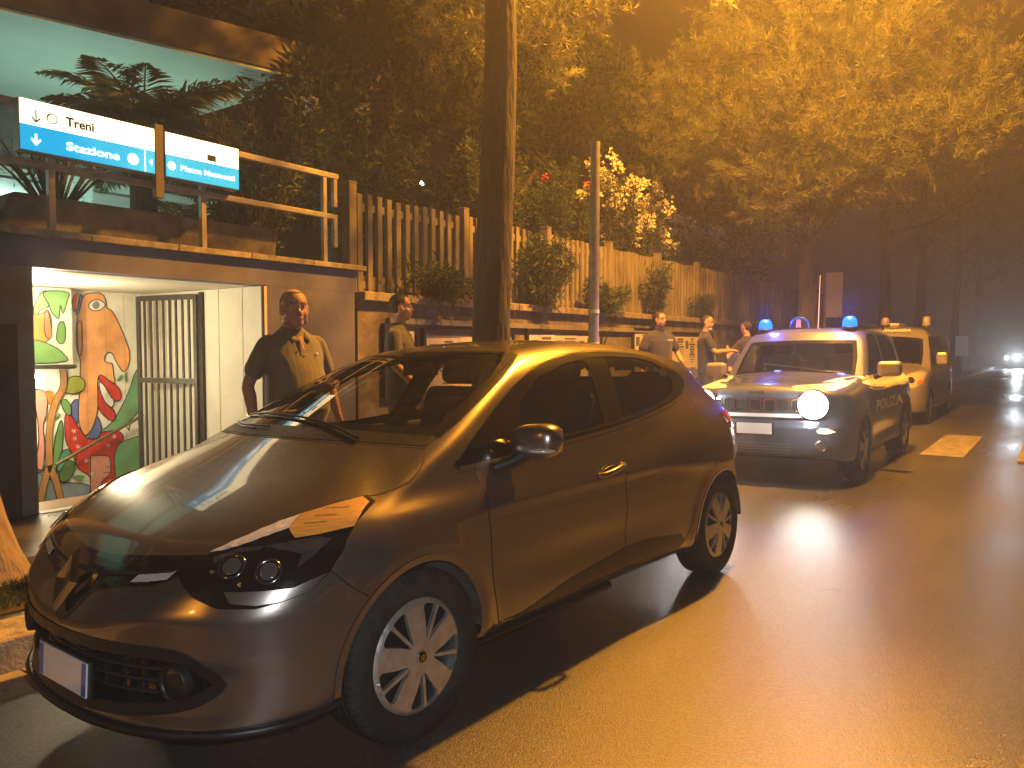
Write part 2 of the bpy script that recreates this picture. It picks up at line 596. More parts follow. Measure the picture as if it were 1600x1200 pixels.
def cap_mesh(name, R, holes, prof, m, parent, thick=.006, step=.009, off=0.0):
    """wheel face: disc of radius R with holes, dished by prof(r) (outwards +y)"""
    B = [(R * math.cos(2 * PI * i / 96), R * math.sin(2 * PI * i / 96)) for i in range(96)]
    pts = list(B); ed = [(i, (i + 1) % 96) for i in range(96)]
    for hl in holes:
        b0 = len(pts); pts += [tuple(p) for p in hl]; ed += [(b0 + i, b0 + (i + 1) % len(hl)) for i in range(len(hl))]
    g = np.arange(-R, R, step); gx, gy = np.meshgrid(g, g); G = np.stack([gx.ravel(), gy.ravel()], 1)
    G = G[np.hypot(G[:, 0], G[:, 1]) < R - step * .5]
    for hl in holes: G = G[~inside(hl, G)]
    A = np.array(pts); dd = np.sqrt(((G[:, None] - A[None]) ** 2).sum(-1)).min(1); G = G[dd > step * .45]
    pts += [tuple(p) for p in G]
    r = delaunay_2d_cdt([Vector(p) for p in pts], ed, [], 0, 1e-7)
    vv = np.array([tuple(v) for v in r[0]]); fc = np.array([f for f in r[2] if len(f) == 3]); cen = vv[fc].mean(1)
    keep = np.hypot(cen[:, 0], cen[:, 1]) < R
    for hl in holes: keep &= ~inside(hl, cen)
    fc = fc[keep]
    rad = np.hypot(vv[:, 0], vv[:, 1]); y = prof(rad) + off
    P = np.stack([vv[:, 0], y, vv[:, 1]], 1)
    a, b, c = P[fc[:, 0]], P[fc[:, 1]], P[fc[:, 2]]
    fl = np.cross(b - a, c - a)[:, 1] < 0
    fc[fl] = fc[fl][:, ::-1]
    from collections import Counter
    ec = Counter()
    for f in fc:
        for i in range(3): ec[tuple(sorted((int(f[i]), int(f[(i + 1) % 3]))))] += 1
    nv = len(P); sf = []
    for f in fc:
        for i in range(3):
            e = (int(f[i]), int(f[(i + 1) % 3]))
            if ec[tuple(sorted(e))] == 1: sf += [(e[1], e[0], e[0] + nv), (e[1], e[0] + nv, e[1] + nv)]
    P2 = P.copy(); P2[:, 1] -= thick
    o = np_mesh(name, np.concatenate([P, P2]), np.concatenate([fc, np.array(sf)]), m, parent, smooth=True)
    o.data.set_sharp_from_angle(angle=0.6)
    return o


def hub_holes(R, n=5, tip=.30, out=.90, spread=22, thin=2.8, twist=0.0):
    hs = []
    for i in range(n):
        for sg in (-1, 1):
            a0 = 2 * PI * i / n + .35
            d = PI / 180
            pl = [(tip * R, 4.2), (.45 * R, thin + 1.2), (.62 * R, thin), (out * R * .96, thin - .4), (out * R, thin + 3), (out * R, spread - 4), (out * R * .93, spread), (.72 * R, spread * .92), (.52 * R, spread * .72), (.38 * R, spread * .55)]
            pp = [(r * math.cos(a0 + sg * an * d + twist * r), r * math.sin(a0 + sg * an * d + twist * r)) for r, an in pl]
            hs.append(spl(pp, 4, True))
    return hs


def wheel(parent, cx, cy, cz, side, R=.305, rr=.200, w=.185, steer=0.0, face=M_SILVER, holes=None, spin=0.0, bolt_cap=True, hl=None, simple=False):
    """wheel group; side=+1 left, -1 right.  cy = outer sidewall plane"""
    w0 = empty('wheel', parent=parent)
    w0.matrix_parent_inverse = Matrix.Identity(4)
    rot = Matrix.Rotation(steer, 4, 'Z') @ (Matrix.Rotation(0 if side > 0 else PI, 4, 'Z')) @ Matrix.Rotation(spin, 4, 'Y')
    w0.matrix_local = Matrix.Translation((cx, cy - side * w / 2, cz)) @ rot
    tyre_mesh('tyre', R, rr, w, M_RUBBER, w0, 70 if not simple else 40)
    hs = holes if holes is not None else hub_holes(rr + .004)
    pf = lambda r: w * .5 - .006 + .012 * np.clip(1 - (r / rr) ** 2, 0, 1) - .022 * np.exp(-((r - rr * .93) / (rr * .10)) ** 2) * 0 - .010 * np.clip((r / rr - .95) * 20, 0, 1)
    cap_mesh('wheel_face', rr + .004, hs, pf, face, w0, thick=.016, step=.010 if not simple else .02)
    mb = MB()
    T = Matrix.Rotation(-PI / 2, 4, 'X')
    mb.lathe([(.0, w * .5 - .050), (rr * .5, w * .5 - .052), (rr * .9, w * .5 - .058), (rr + .002, w * .5 - .02)], 40, T)
    mb.build('rim', M_DARKMETAL, w0)
    if bolt_cap:
        mb = MB(); mb.lathe([(.0, w * .5 + .0105), (.019, w * .5 + .0100), (.021, w * .5 + .0075)], 28, T)
        c = mb.build('centre_cap', M_GLOSSB, w0)
        mb = MB(); mb.lathe([(.019, w * .5 + .0108), (.0225, w * .5 + .0108), (.0235, w * .5 + .006)], 28, T)
        s = .0075; hh = w * .5 + .0108
        mb.add([(0, hh, .013), (s, hh, 0), (0, hh, -.013), (-s, hh, 0), (0, hh, .006), (s * .45, hh, 0), (0, hh, -.006), (-s * .45, hh, 0)], [(0, 4, 5, 1), (1, 5, 6, 2), (2, 6, 7, 3), (3, 7, 4, 0)])
        mb.build('cap_ring', M_CHROME, w0)
    return w0
# ================================================================ the grey hatchback
def hatch_F(x, y, z):
    y = np.abs(y)
    # lower body ------------------------------------------------
    Tc = pc(x, [(0.0, .555), (.05, .625), (.12, .69), (.22, .76), (.4, .845), (.6, .915), (.8, .975), (1.0, 1.025), (1.2, 1.05), (2.2, 1.04), (3.2, 1.075), (3.6, 1.07), (4.1, .98)])
    drop = pc(x, [(0, .03), (.3, .045), (.64, .045), (1.05, .02), (1.5, .10), (2.3, .09), (3.0, .06), (3.6, .06)])
    top = z - (Tc - drop * (y / .7) ** 2.4)
    # hood power dome edges
    plan = pc(x, [(0, .60), (.1, .70), (.25, .775), (.45, .828), (.7, .852), (1.1, .852), (1.8, .850), (2.6, .858), (3.2, .866), (3.6, .86), (3.9, .82), (4.1, .74)])
    sec = pc(z, [(.14, -.10), (.22, -.055), (.30, -.020), (.42, -.004), (.56, .0), (.70, -.004), (.80, -.014), (.90, -.036), (1.0, -.075), (1.1, -.13), (1.25, -.22)])
    # door scoop low on the doors, haunch over the rear wheel
    scoop = -.022 * gbump(z, .47 - .04 * (x - 2.0), .09) * gbump(x, 2.05, .62)
    haunch = .018 * gbump(x, 3.35, .45) * gbump(z, .80, .16)
    fwing = .016 * gbump(x, .82, .42) * gbump(z, .72, .14)
    lipf = .012 * gbump(np.sqrt((x - .84) ** 2 + (z - .305) ** 2), .375, .05) + .012 * gbump(np.sqrt((x - 3.43) ** 2 + (z - .305) ** 2), .375, .05)
    zd = z - .815
    wing = -.80 * gbump(x, .98, .36) * .5 * (zd + np.sqrt(zd * zd + .0010))
    side = (y - (plan + sec + scoop + haunch + fwing + lipf + wing)) / (1 + .35 * gbump(x, .98, .36) * (z > .815) * np.minimum(1, np.maximum(zd, 0) * 12))
    fz = pc(z, [(.10, .05), (.17, .01), (.22, .0), (.29, .016), (.38, .018), (.46, .0), (.55, .0), (.62, .025), (.70, .07), (.80, .17), (1.0, .5)])
    fy = pc(y, [(0, .0), (.15, .006), (.30, .028), (.45, .07), (.6, .145), (.7, .225), (.78, .32), (.84, .45), (.9, .62)])
    front = (fz + fy) - x
    rz_ = pc(z, [(.2, 3.97), (.28, 4.02), (.45, 4.055), (.58, 4.05), (.68, 4.01), (.85, 3.985), (1.0, 3.95), (1.15, 3.86), (1.3, 3.74)])
    ry_ = pc(y, [(0, 0), (.3, .018), (.55, .07), (.7, .14), (.8, .24), (.88, .40)])
    rear = x - (rz_ - ry_)
    bot = pc(x, [(0, .205), (.15, .20), (.5, .225), (1.2, .245), (3.0, .215), (3.8, .27), (4.1, .30)]) - z
    lo = smax(top - .012 * gbump(x, .95, .4), side, .17)
    lo = smax(lo, front * .8, .08)
    lo = smax(lo, rear, .08)
    lo = smax(lo, bot, .04)
    # greenhouse ------------------------------------------------
    Rc = pc(x, [(1.0, 1.16), (1.4, 1.30), (1.7, 1.388), (2.0, 1.428), (2.35, 1.447), (2.7, 1.444), (3.1, 1.417), (3.5, 1.36), (3.8, 1.305)])
    roof = z - (Rc - .055 * (y / .6) ** 2.4)
    gs = pc(z, [(.9, .81), (1.0, .775), (1.1, .725), (1.2, .672), (1.3, .615), (1.38, .56), (1.5, .46)])
    gx = pc(x, [(.9, -.03), (1.4, -.008), (2.2, .0), (2.9, -.012), (3.3, -.03), (3.7, -.07), (4.0, -.12)])
    gside = (y - (gs + gx)) * .9
    ws = (.93 + 2.28 * (z - 1.06) + .55 * np.maximum(z - 1.2, 0) ** 1.5 + .19 * (y / .65) ** 2 - x) * .42
    bl = (x - (pc(z, [(.95, 4.0), (1.05, 3.91), (1.15, 3.825), (1.25, 3.765), (1.33, 3.77), (1.4, 3.76)]) - .16 * (y / .65) ** 2)) * .85
    g = smax(gside, roof, .10)
    g = smax(g, ws, .035)
    g = smax(g, bl, .05)
    g = smax(g, .75 - z, .02)
    return smin(lo, g, pc(x, [(1.0, .02), (2.6, .03), (3.3, .16), (4.2, .16)]))


HB = Body(hatch_F, (.95, 3.25), .62, 4.062)


def car_root(name, x0, y0, yaw, tilt, pivot):
    """car frame (x backwards, y left, z up) placed on the road; tilt = the road's crossfall about the left tyres"""
    r = empty(name)
    c, s = math.cos(yaw), math.sin(yaw)
    M = Matrix(((s, c, 0, x0), (c, -s, 0, y0), (0, 0, 1, 0), (0, 0, 0, 1)))
    P = Matrix.Translation((0, pivot, 0)) @ Matrix.Rotation(tilt, 4, 'X') @ Matrix.Translation((0, -pivot, 0))
    r.matrix_world = M @ P
    return r
def split_body(B, root, regions, holes, m, names, grid=None):
    """cut the body surface into its panels. regions: list of (name, test(P, N) -> mask); holes: test"""
    P, F = grid if grid is not None else B.grid()
    N = B.normal(P)
    C = P[F].mean(1); CN = N[F].mean(1)
    left = np.ones(len(F), bool)
    left &= ~holes(C, CN)
    out = {}
    def emit(name, mask):
        f = F[mask]
        if not len(f): return None
        used = np.unique(f); remap = np.full(len(P), -1); remap[used] = np.arange(len(used))
        fl = remap[f]
        # drop pole degeneracies by keeping quads; orientation outward
        p = P[used]; a, b, c = p[fl[:, 0]], p[fl[:, 1]], p[fl[:, 2]]
        bad = (np.cross(b - a, c - a) * N[f[:, 0]]).sum(1) < 0
        fl[bad] = fl[bad][:, ::-1]
        return np_mesh(name, p, fl, m, root, normals=N[used])
    for name, t in regions:
        mk = left & t(C, CN); left &= ~mk
        out.setdefault(name, []).append(emit(name, mk))
    out['body_shell'] = [emit('body_shell', left)]
    return out


def mir(poly):
    return [(-a, b) for a, b in poly][::-1]


def build_hatch():
    r = car_root('parked_hatchback', -2.70, 1.207, .0465, .021, .84)
    tag(r, 'grey-brown five-door hatchback parked at the kerb, nearest of the three vehicles', 'car')
    B = HB
    A1, A2, AZ, AR = .84, 3.43, .305, .352
    WIN = spl([(1.105, .937), (1.266, 1.037), (1.593, 1.200), (1.848, 1.293), (2.153, 1.352), (2.454, 1.373), (2.782, 1.368), (3.106, 1.332), (3.242, 1.281), (3.343, 1.222), (3.356, 1.172), (3.196, 1.110), (2.974, 1.066), (2.685, 1.030), (2.369, 1.000), (1.890, .972), (1.435, .947), (1.2, .936)], 5, True, corners=(0,))
    WS = [(.93 + .175 * (y / .70) ** 2, y) for y in np.linspace(-.70, .70, 21)] + [(1.25, .690), (1.45, .655), (1.603, .622), (1.75, .572), (1.85, .520)] + \
         [(1.735 + .115 * (y / .52) ** 2, y) for y in np.linspace(.49, -.49, 15)] + [(1.85, -.520), (1.75, -.572), (1.603, -.622), (1.45, -.655), (1.25, -.690)]
    HOOD = [(.865 + .175 * (y / .697) ** 2, y) for y in np.linspace(-.697, .697, 21)] + [(.983, .741), (.953, .754), (.877, .768), (.78, .752), (.695, .725), (.56, .675), (.438, .625), (.33, .572), (.246, .515), (.19, .46)] + \
           [(.135 + .055 * (y / .46) ** 2, y) for y in np.linspace(.42, -.42, 15)] + [(.19, -.46), (.246, -.515), (.33, -.572), (.438, -.625), (.56, -.675), (.695, -.725), (.78, -.752), (.877, -.768), (.953, -.754), (.983, -.741)]
    HL = [(.465, .695), (.515, .743), (.57, .784), (.625, .824), (.68, .855), (.730, .880), (.765, .862), (.785, .835), (.803, .793), (.816, .74), (.815, .68), (.800, .632), (.765, .612), (.723, .600), (.640, .605), (.570, .632), (.51, .665)]
    RW = [(y, 1.045 + .03 * (y / .6) ** 2) for y in np.linspace(-.60, .60, 13)] + [(.57, 1.15), (.50, 1.262)] + [(y, 1.275) for y in np.linspace(.46, -.46, 9)] + [(-.50, 1.262), (-.57, 1.15)]
    TL = [(3.62, .98), (3.74, .99), (3.90, .96), (3.99, .88), (3.98, .80), (3.86, .80), (3.72, .86), (3.63, .92)]
    GRILLE = spl([(-.502, .739), (-.3, .722), (0, .700), (.3, .722), (.502, .739), (.476, .686), (.40, .655), (.24, .632), (.13, .60), (.085, .55), (0, .50), (-.085, .55), (-.13, .60), (-.24, .632), (-.40, .655), (-.476, .686)], 4, True, corners=(0, 4))
    INT = spl([(0, .462), (.25, .465), (.45, .468), (.55, .460), (.605, .420), (.645, .372), (.605, .337), (.53, .305), (.367, .275), (.2, .262), (0, .258), (-.2, .262), (-.367, .275), (-.53, .305), (-.605, .337), (-.645, .372), (-.605, .420), (-.55, .460), (-.45, .468), (-.25, .465)], 3, True, corners=(5, 15))
    FD = [(1.232, .942), (1.206, .896), (1.226, .839), (1.224, .738), (1.227, .69), (1.25, .45), (1.293, .287), (1.32, .262), (2.28, .245), (2.303, .45), (2.285, .76), (2.320, .835), (2.369, 1.004)]
    RD = [(2.369, 1.004), (2.320, .835), (2.285, .76), (2.303, .45), (2.28, .245), (2.93, .25), (3.02, .40), (3.06, .52), (3.14, .62), (3.24, .70), (3.30, .80), (3.33, .95), (3.30, 1.11)]

    def circ(C, cx, rad): return np.hypot(C[:, 0] - cx, C[:, 2] - AZ) < rad
    S = lambda C: C[:, [0, 2]]
    Tp = lambda C: C[:, :2]
    Fr = lambda C: C[:, 1:]

    def shrink(pl, d):
        pl = np.array(pl, float); t = np.roll(pl, -1, 0) - np.roll(pl, 1, 0); t /= np.linalg.norm(t, axis=1, keepdims=True) + 1e-9
        a = sum(pl[i][0] * pl[(i + 1) % len(pl)][1] - pl[(i + 1) % len(pl)][0] * pl[i][1] for i in range(len(pl)))
        return pl + np.stack([-t[:, 1], t[:, 0]], 1) * d * (1 if a > 0 else -1)
    WINh = shrink(WIN, .020); WSh = shrink(WS, .020); INTh = shrink(INT, .018); RWh = shrink(RW, .018)

    def holes(C, N):
        h = (circ(C, A1, AR) | circ(C, A2, AR)) & (np.abs(C[:, 1]) > .52)
        h |= inside(WINh, S(C)) & (np.abs(N[:, 1]) > .45) & (C[:, 2] > .9)
        h |= inside(WSh, Tp(C)) & (C[:, 2] > .9)
        h |= inside(RWh, Fr(C)) & (N[:, 0] > .2) & (C[:, 0] > 3)
        h |= inside(INT, Fr(C)) & (N[:, 0] < -.2) & (C[:, 0] < .6)
        return h
    regs = [
        ('bonnet', lambda C, N: inside(HOOD, Tp(C)) & (C[:, 2] > .6)),
        ('front_bumper', lambda C, N: (C[:, 0] < np.where(C[:, 2] > .69, .2, .479 + (.69 - C[:, 2]) * 1.15)) & (C[:, 0] < .62) & (C[:, 2] < .75) & (C[:, 2] > .19)),
        ('front_door', lambda C, N: inside(FD, S(C)) & (C[:, 1] > .4)),
        ('front_door', lambda C, N: inside(FD, S(C)) & (C[:, 1] < -.4)),
        ('rear_door', lambda C, N: inside(RD, S(C)) & (C[:, 1] > .4)),
        ('rear_door', lambda C, N: inside(RD, S(C)) & (C[:, 1] < -.4)),
        ('roof', lambda C, N: (C[:, 2] > 1.28) & (N[:, 2] > .55) & (C[:, 0] > 1.6)),
        ('tailgate', lambda C, N: (C[:, 0] > 3.6) & (C[:, 2] > .66) & (np.abs(C[:, 1]) < .62) & (N[:, 0] > .3)),
        ('rear_bumper', lambda C, N: (C[:, 0] > 3.80) & (C[:, 2] < .64)),
    ]
    parts = split_body(B, r, regs, holes, M_PAINT, None)
    fdl, fdr = parts['front_door']
    rdl, rdr = parts['rear_door']

    # wheels, liners
    for cx in (A1, A2):
        for sd in (1, -1):
            wheel(r, cx, sd * .852, AZ, sd, spin=.55 if cx == A1 else .2, steer=(.05 if cx == A1 else 0.0))
            mb = MB()
            mb.lathe([(AR + .006, .86), (AR + .012, .80), (AR - .002, .55), (.2, .54)], 64, Matrix.Translation((cx, 0, AZ)) @ Matrix.Scale(-sd, 4, Vector((0, 1, 0))) @ Matrix.Rotation(PI / 2, 4, 'X'))
            # keep what is above the sill only and inside the body side
            mb.v = [(x, sd * min(abs(y), .838), z) for x, y, z in mb.v]
            mb.f = [f for f in mb.f if sum(mb.v[i][2] for i in f) / len(f) > .29]
            mb.sm = [True] * len(mb.f); mb.mi = [0] * len(mb.f)
            mb.build('wheel_arch_liner', M_LINER, r)
    # arch lips, in body colour
    for sd in (1, -1):
        for cx in (A1, A2):
            mb = MB()
            ln = [p for p in arc2(cx, AZ, AR - .004, -.10, PI + .10, 60)]
            B.strip(mb, ln, 'side', .026, .003, sd)
            mb.build('wheel_arch_lip', M_PAINT, r)
    # glass
    for sd in (1, -1):
        drs = (fdl, rdl) if sd > 0 else (fdr, rdr)
        mb = MB(); 
        B.patch('window_surround', spl(np.array(WIN)[::5] + 0, 5, True, corners=(0,)), 'side', M_GLOSSB, r, .0015, sd, .025,
                hole=[(1.50, .972), (1.64, 1.150), (1.84, 1.252), (2.12, 1.315), (2.40, 1.340), (2.62, 1.345), (2.9, 1.338), (3.08, 1.305), (3.175, 1.25), (3.19, 1.19), (3.10, 1.125), (2.95, 1.090), (2.68, 1.054), (2.37, 1.022), (1.89, .994)])
        B.patch('window_glass', [(1.50, .972), (1.64, 1.150), (1.84, 1.252), (2.12, 1.315), (2.36, 1.338), (2.31, 1.2), (2.245, 1.012), (1.89, .994)], 'side', M_GLASS, drs[0], -.004, sd, .04)
        B.patch('window_glass', [(2.40, 1.022), (2.46, 1.18), (2.53, 1.345), (2.62, 1.345), (2.9, 1.338), (3.08, 1.305), (3.175, 1.25), (3.19, 1.19), (3.10, 1.125), (2.95, 1.090), (2.68, 1.054)], 'side', M_GLASS, drs[1], -.004, sd, .04)
        B.patch('door_pillar', [(2.22, 1.0), (2.29, 1.2), (2.34, 1.352), (2.55, 1.358), (2.48, 1.18), (2.425, 1.012)], 'side', M_GLOSSB, r, -.001, sd, .03)
        # bright edges: the folded lines of the window surround catch the lamp
        mb = MB()
        lo = [(1.13, .930), (1.25, .930), (1.435, .938), (1.890, .963), (2.369, .991), (2.685, 1.021), (2.974, 1.056), (3.196, 1.100), (3.345, 1.158), (3.372, 1.19), (3.358, 1.225)]
        B.strip(mb, lo, 'side', .007, .004, sd)
        hi = [(1.13, .957), (1.22, 1.018), (1.40, 1.115), (1.593, 1.209), (1.848, 1.302), (2.153, 1.361), (2.454, 1.382), (2.782, 1.378), (3.106, 1.342), (3.25, 1.289), (3.345, 1.232)]
        B.strip(mb, hi, 'side', .006, .004, sd)
        mb.build('window_edge', M_PAINT, r)
        mb = MB()
        lo2 = [(1.50, .966), (1.890, .986), (2.369, 1.014), (2.685, 1.046), (2.974, 1.082), (3.12, 1.128), (3.205, 1.185)]
        B.strip(mb, lo2, 'side', .008, .004, sd)
        mb.build('window_seal', mat('trim_edge', (.10, .09, .08), .25, .8), r)
        # panel gaps
        mb = MB()
        for ln in ([(1.232, .935), (1.206, .896), (1.226, .839), (1.224, .738), (1.227, .69), (1.25, .45), (1.293, .300), (1.32, .292)],
                   [(2.36, .99), (2.320, .835), (2.285, .76), (2.303, .45), (2.29, .288)],
                   [(3.30, 1.10), (3.33, .95), (3.30, .80), (3.24, .70)], [(3.05, .49), (3.00, .37), (2.94, .288)],
                   [(1.33, .290), (2.2, .285), (2.93, .285)]):
            mb = MB(); B.strip(mb, spl(ln, 4, False), 'side', .0055, .0009, sd); mb.build('door_gap', M_GAP, r)
        mb = MB(); B.strip(mb, [(.476, .690), (.53, .632), (.594, .581)], 'side', .005, .0012, sd); mb.build('wing_gap', M_GAP, r)
        # sill moulding
        B.patch('sill_moulding', [(1.33, .268), (1.42, .285), (1.795, .352), (2.311, .395), (2.55, .392), (2.888, .350), (2.95, .30), (2.90, .262), (2.1, .270)], 'side', mat('sill_plastic', (.020, .018, .017), .38, coat=.2), r, .0025, sd, .04)
        # handles
        for hx, hz, dr in ((2.135, .800, drs[0]), (2.98, .905, drs[1])):
            if hx > 2.5: continue
            mb = MB()
            ys = B.drape([(hx, hz)], 'side', 0, sd)[0][0][1]
            mb.ball((hx, ys, hz), (.062, .004, .030), 20, 8)
            mb.build('handle_recess', M_GLOSSB, dr)
            mb = MB()
            mb.tube([(hx - .105, ys + sd * .004, hz - .012), (hx - .085, ys + sd * .030, hz - .010), (hx, ys + sd * .040, hz + .004), (hx + .085, ys + sd * .034, hz + .016), (hx + .105, ys + sd * .006, hz + .019)], [.012, .014, .0135, .014, .012], 10)
            mb.build('handle', M_PAINT, dr)
        # mirror
        mr = empty('door_mirror', parent=r)
        mb = MB()
        T = Matrix.Translation((1.475, sd * .905, 1.005)) @ Matrix.Rotation(sd * -.12, 4, 'Z')
        mb2 = []
        for i in range(17):
            t = -1 + 2 * i / 16
            hw = math.sqrt(max(0, 1 - abs(t) ** 3.2))
            ring = []
            for k in range(20):
                a = 2 * PI * k / 20
                ca, sa = math.cos(a), math.sin(a)
                zz = .074 * hw * (abs(sa) ** .75) * (1 if sa > 0 else -1) + .006 * t
                xx = -.075 * hw * max(0, ca) ** .6 + .055 * hw * max(0, -ca) ** .35
                ring.append((xx, sd * t * .118, zz))
            mb2.append(ring)
        vs = [v for rg in mb2 for v in rg]; fs = [(i * 20 + k, i * 20 + (k + 1) % 20, (i + 1) * 20 + (k + 1) % 20, (i + 1) * 20 + k) for i in range(16) for k in range(20)]
        if sd > 0: fs = [f[::-1] for f in fs]
        mb.add(vs, fs, True, T); mb.build('mirror_housing', M_PAINT, mr)
        mb = MB(); mb.tube([(1.33, sd * .790, .905), (1.38, sd * .835, .925), (1.44, sd * .868, .955)], [.034, .030, .036], 12); mb.build('mirror_arm', M_BLACKP, mr)
        mb = MB(); mb.ball((0, 0, 0), (.048, .060, .013), 20, 10, Matrix.Translation((1.437, sd * .955, .975)) @ Matrix.Rotation(sd * -.45, 4, 'Z')); mb.build('indicator', M_CLEARL, mr)
        mb = MB(); mb.box((1.532, sd * .905, 1.005), (.004, .17, .10)); mb.build('mirror_glass', M_CHROME, mr)
        # headlight
        hl_ = empty('headlight', parent=r)
        P_ = lambda pl: [(sd * a, b) for a, b in pl]
        B.patch('lamp_housing', P_(HL), 'front', mat('headlight_black', (.008, .008, .009), .08, coat=1.0), hl_, .004, 1, .02, depth=.01)
        B.patch('clear_strip', P_([(.515, .745), (.57, .784), (.625, .822), (.66, .842), (.675, .808), (.60, .768), (.549, .750)]), 'front', M_CLEARL, hl_, .0065, 1, .011, jitter=.0035)
        B.patch('indicator', P_([(.66, .842), (.70, .862), (.730, .876), (.760, .860), (.779, .838), (.799, .802), (.756, .789), (.715, .783), (.675, .808)]), 'front', M_AMBER, hl_, .0075, 1, .012)
        mb = MB()
        for dz in (.0, .020, .040): B.strip(mb, P_([(.700, .830 + dz * .9 - .012), (.745, .838 + dz * .8 - .018)]), 'front', .0025, .0088)
        mb.build('indicator_lines', M_GAP, hl_)
        B.patch('lower_trim', P_([(.640, .650), (.72, .648), (.775, .650), (.812, .680), (.800, .634), (.765, .615), (.72, .609), (.666, .618)]), 'front', M_PAINT, hl_, .0065, 1, .015)
        for (ly, lz, lr) in ((.622, .715, .044), (.715, .700, .041)):
            p0, n0 = B.drape([(sd * ly, lz)], 'front', .0085)
            q = Vector(tuple(n0[0])).to_track_quat('Z', 'Y').to_matrix().to_4x4()
            T = Matrix.Translation(tuple(p0[0])) @ q
            mb = MB(); mb.lathe([(0, .001), (lr * .45, .002), (lr * .62, .0), (lr * .66, -.001)], 28, T); mb.build('lens', mat('lamp_lens', (.5, .52, .55), .03, .9), hl_)
            mb = MB(); mb.lathe([(lr * .78, .0), (lr * .92, .003), (lr, -.001)], 28, T); mb.build('lens_ring', mat('lamp_ring', (.16, .16, .17), .15, .9), hl_)
        B.patch('reflector_facets', P_([(.665, .765), (.70, .772), (.755, .783), (.785, .775), (.780, .735), (.765, .705), (.757, .74), (.72, .752)]), 'front', mat('smoked_reflector', (.07, .07, .075), .15, .5, coat=1.0), hl_, .0055, 1, .013, jitter=.004)
        B.patch('reflector_facets', P_([(.545, .735), (.60, .760), (.66, .765), (.655, .755), (.60, .748), (.565, .72)]), 'front', mat('smoked_reflector', (.07, .07, .075), .15, .5, coat=1.0), hl_, .0055, 1, .012, jitter=.0035)
        mb = MB()
        for k, (ly, lz) in enumerate([(.58, .70), (.668, .668)]):
            p0, n0 = B.drape([(sd * ly, lz)], 'front', .008)
            q = Vector(tuple(n0[0])).to_track_quat('Z', 'Y').to_matrix().to_4x4()
            mb.ball((0, 0, 0), (.010, .006, .003), 10, 6, Matrix.Translation(tuple(p0[0])) @ q @ Matrix.Rotation(k, 4, 'Z'))
        mb.build('lamp_glint', M_CHROME, hl_)
        # fog lamp
        fo = empty('fog_lamp', parent=r)
        fx, fy, fzz = .105, .535, .382
        T = Matrix.Translation((fx, sd * fy, fzz)) @ Matrix.Rotation(sd * -.22, 4, 'Z') @ Matrix.Rotation(-PI / 2, 4, 'Y')
        mb = MB(); mb.lathe([(.047, .0), (.052, .014), (.056, .010), (.058, -.02)], 36, T); mb.build('fog_lamp_ring', M_BLACKP, fo)
        mb = MB(); mb.lathe([(0, .004), (.02, .005), (.046, .0)], 36, T); mb.build('fog_lamp_glass', mat('fog_glass', (.10, .10, .10), .05, .85), fo)
        # tail lamp
        tl = B.patch('tail_light', TL, 'side', M_REDL, r, .006, sd, .02, depth=.008)
        # daytime strip in the grille
        B.patch('daytime_lamp', P_([(.305, .650), (.316, .676), (.40, .684), (.462, .695), (.448, .672), (.38, .660)]), 'front', M_CLEARL, r, .0065, 1, .011, jitter=.003)

    # bonnet gap
    mb = MB()
    side_e = [(.99, .735), (.953, .754), (.877, .768), (.78, .752), (.695, .725), (.56, .675), (.438, .625), (.33, .572), (.246, .515), (.19, .46)]
    for sg in (1, -1):
        B.strip(mb, spl([(1.04, .700)] + side_e, 4, False) * np.array([1, sg]), 'top', .006, .0012)
    B.strip(mb, [(.135 + .055 * (y / .46) ** 2, y) for y in np.linspace(.46, -.46, 25)], 'top', .007, .0012)
    B.strip(mb, [(.862 + .175 * (y / .697) ** 2, y) for y in np.linspace(-.697, .697, 30)], 'top', .008, .0012)
    mb.build('bonnet_gap', M_GAP, r)
    # soft crease lines on the bonnet
    # cowl
    CW = [(.872 + .175 * (y / .697) ** 2, y) for y in np.linspace(-.690, .690, 21)] + [(.955 + .16 * (y / .70) ** 2, y) for y in np.linspace(.69, -.69, 21)]
    B.patch('cowl', CW, 'top', M_BLACKP, r, .002, 1, .03)
    # windscreen: glass plus printed black edge
    INN = [(1.00 + .165 * (y / .66) ** 2, y) for y in np.linspace(-.64, .64, 17)] + [(1.28, .628), (1.45, .60), (1.603, .567), (1.72, .525), (1.79, .475)] + \
          [(1.70 + .10 * (y / .47) ** 2, y) for y in np.linspace(.44, -.44, 13)] + [(1.79, -.475), (1.72, -.525), (1.603, -.567), (1.45, -.60), (1.28, -.628)]
    B.patch('windscreen_edge', WS, 'top', M_GLOSSB, r, .0012, 1, .025, hole=INN)
    B.patch('windscreen', INN, 'top', M_GLASS, r, -.001, 1, .05)
    B.patch('rear_window', RW, 'rear', M_TINT, r, .001, 1, .04)
    # front face
    B.patch('grille', GRILLE, 'front', M_GLOSSB, r, .003, 1, .018, depth=.004)
    B.patch('grille_bar', [(-.46, .695), (-.3, .678), (-.12, .660), (.12, .660), (.3, .678), (.46, .695), (.44, .688), (.3, .669), (.12, .650), (-.12, .650), (-.3, .669), (-.44, .688)], 'front', M_BLACKP, r, .010, 1, .02, depth=.006)
    # emblem: a hollow upright diamond
    em = MB()
    T = Matrix.Translation((.030, 0.0, .628)) @ Matrix.Rotation(.42, 4, 'Y')
    W_, H_, wi, hi_ = .070, .108, .028, .060
    o4 = [(0, 0, H_), (0, W_, 0), (0, 0, -H_), (0, -W_, 0)]; i4 = [(0, 0, hi_), (0, wi, 0), (0, 0, -hi_), (0, -wi, 0)]
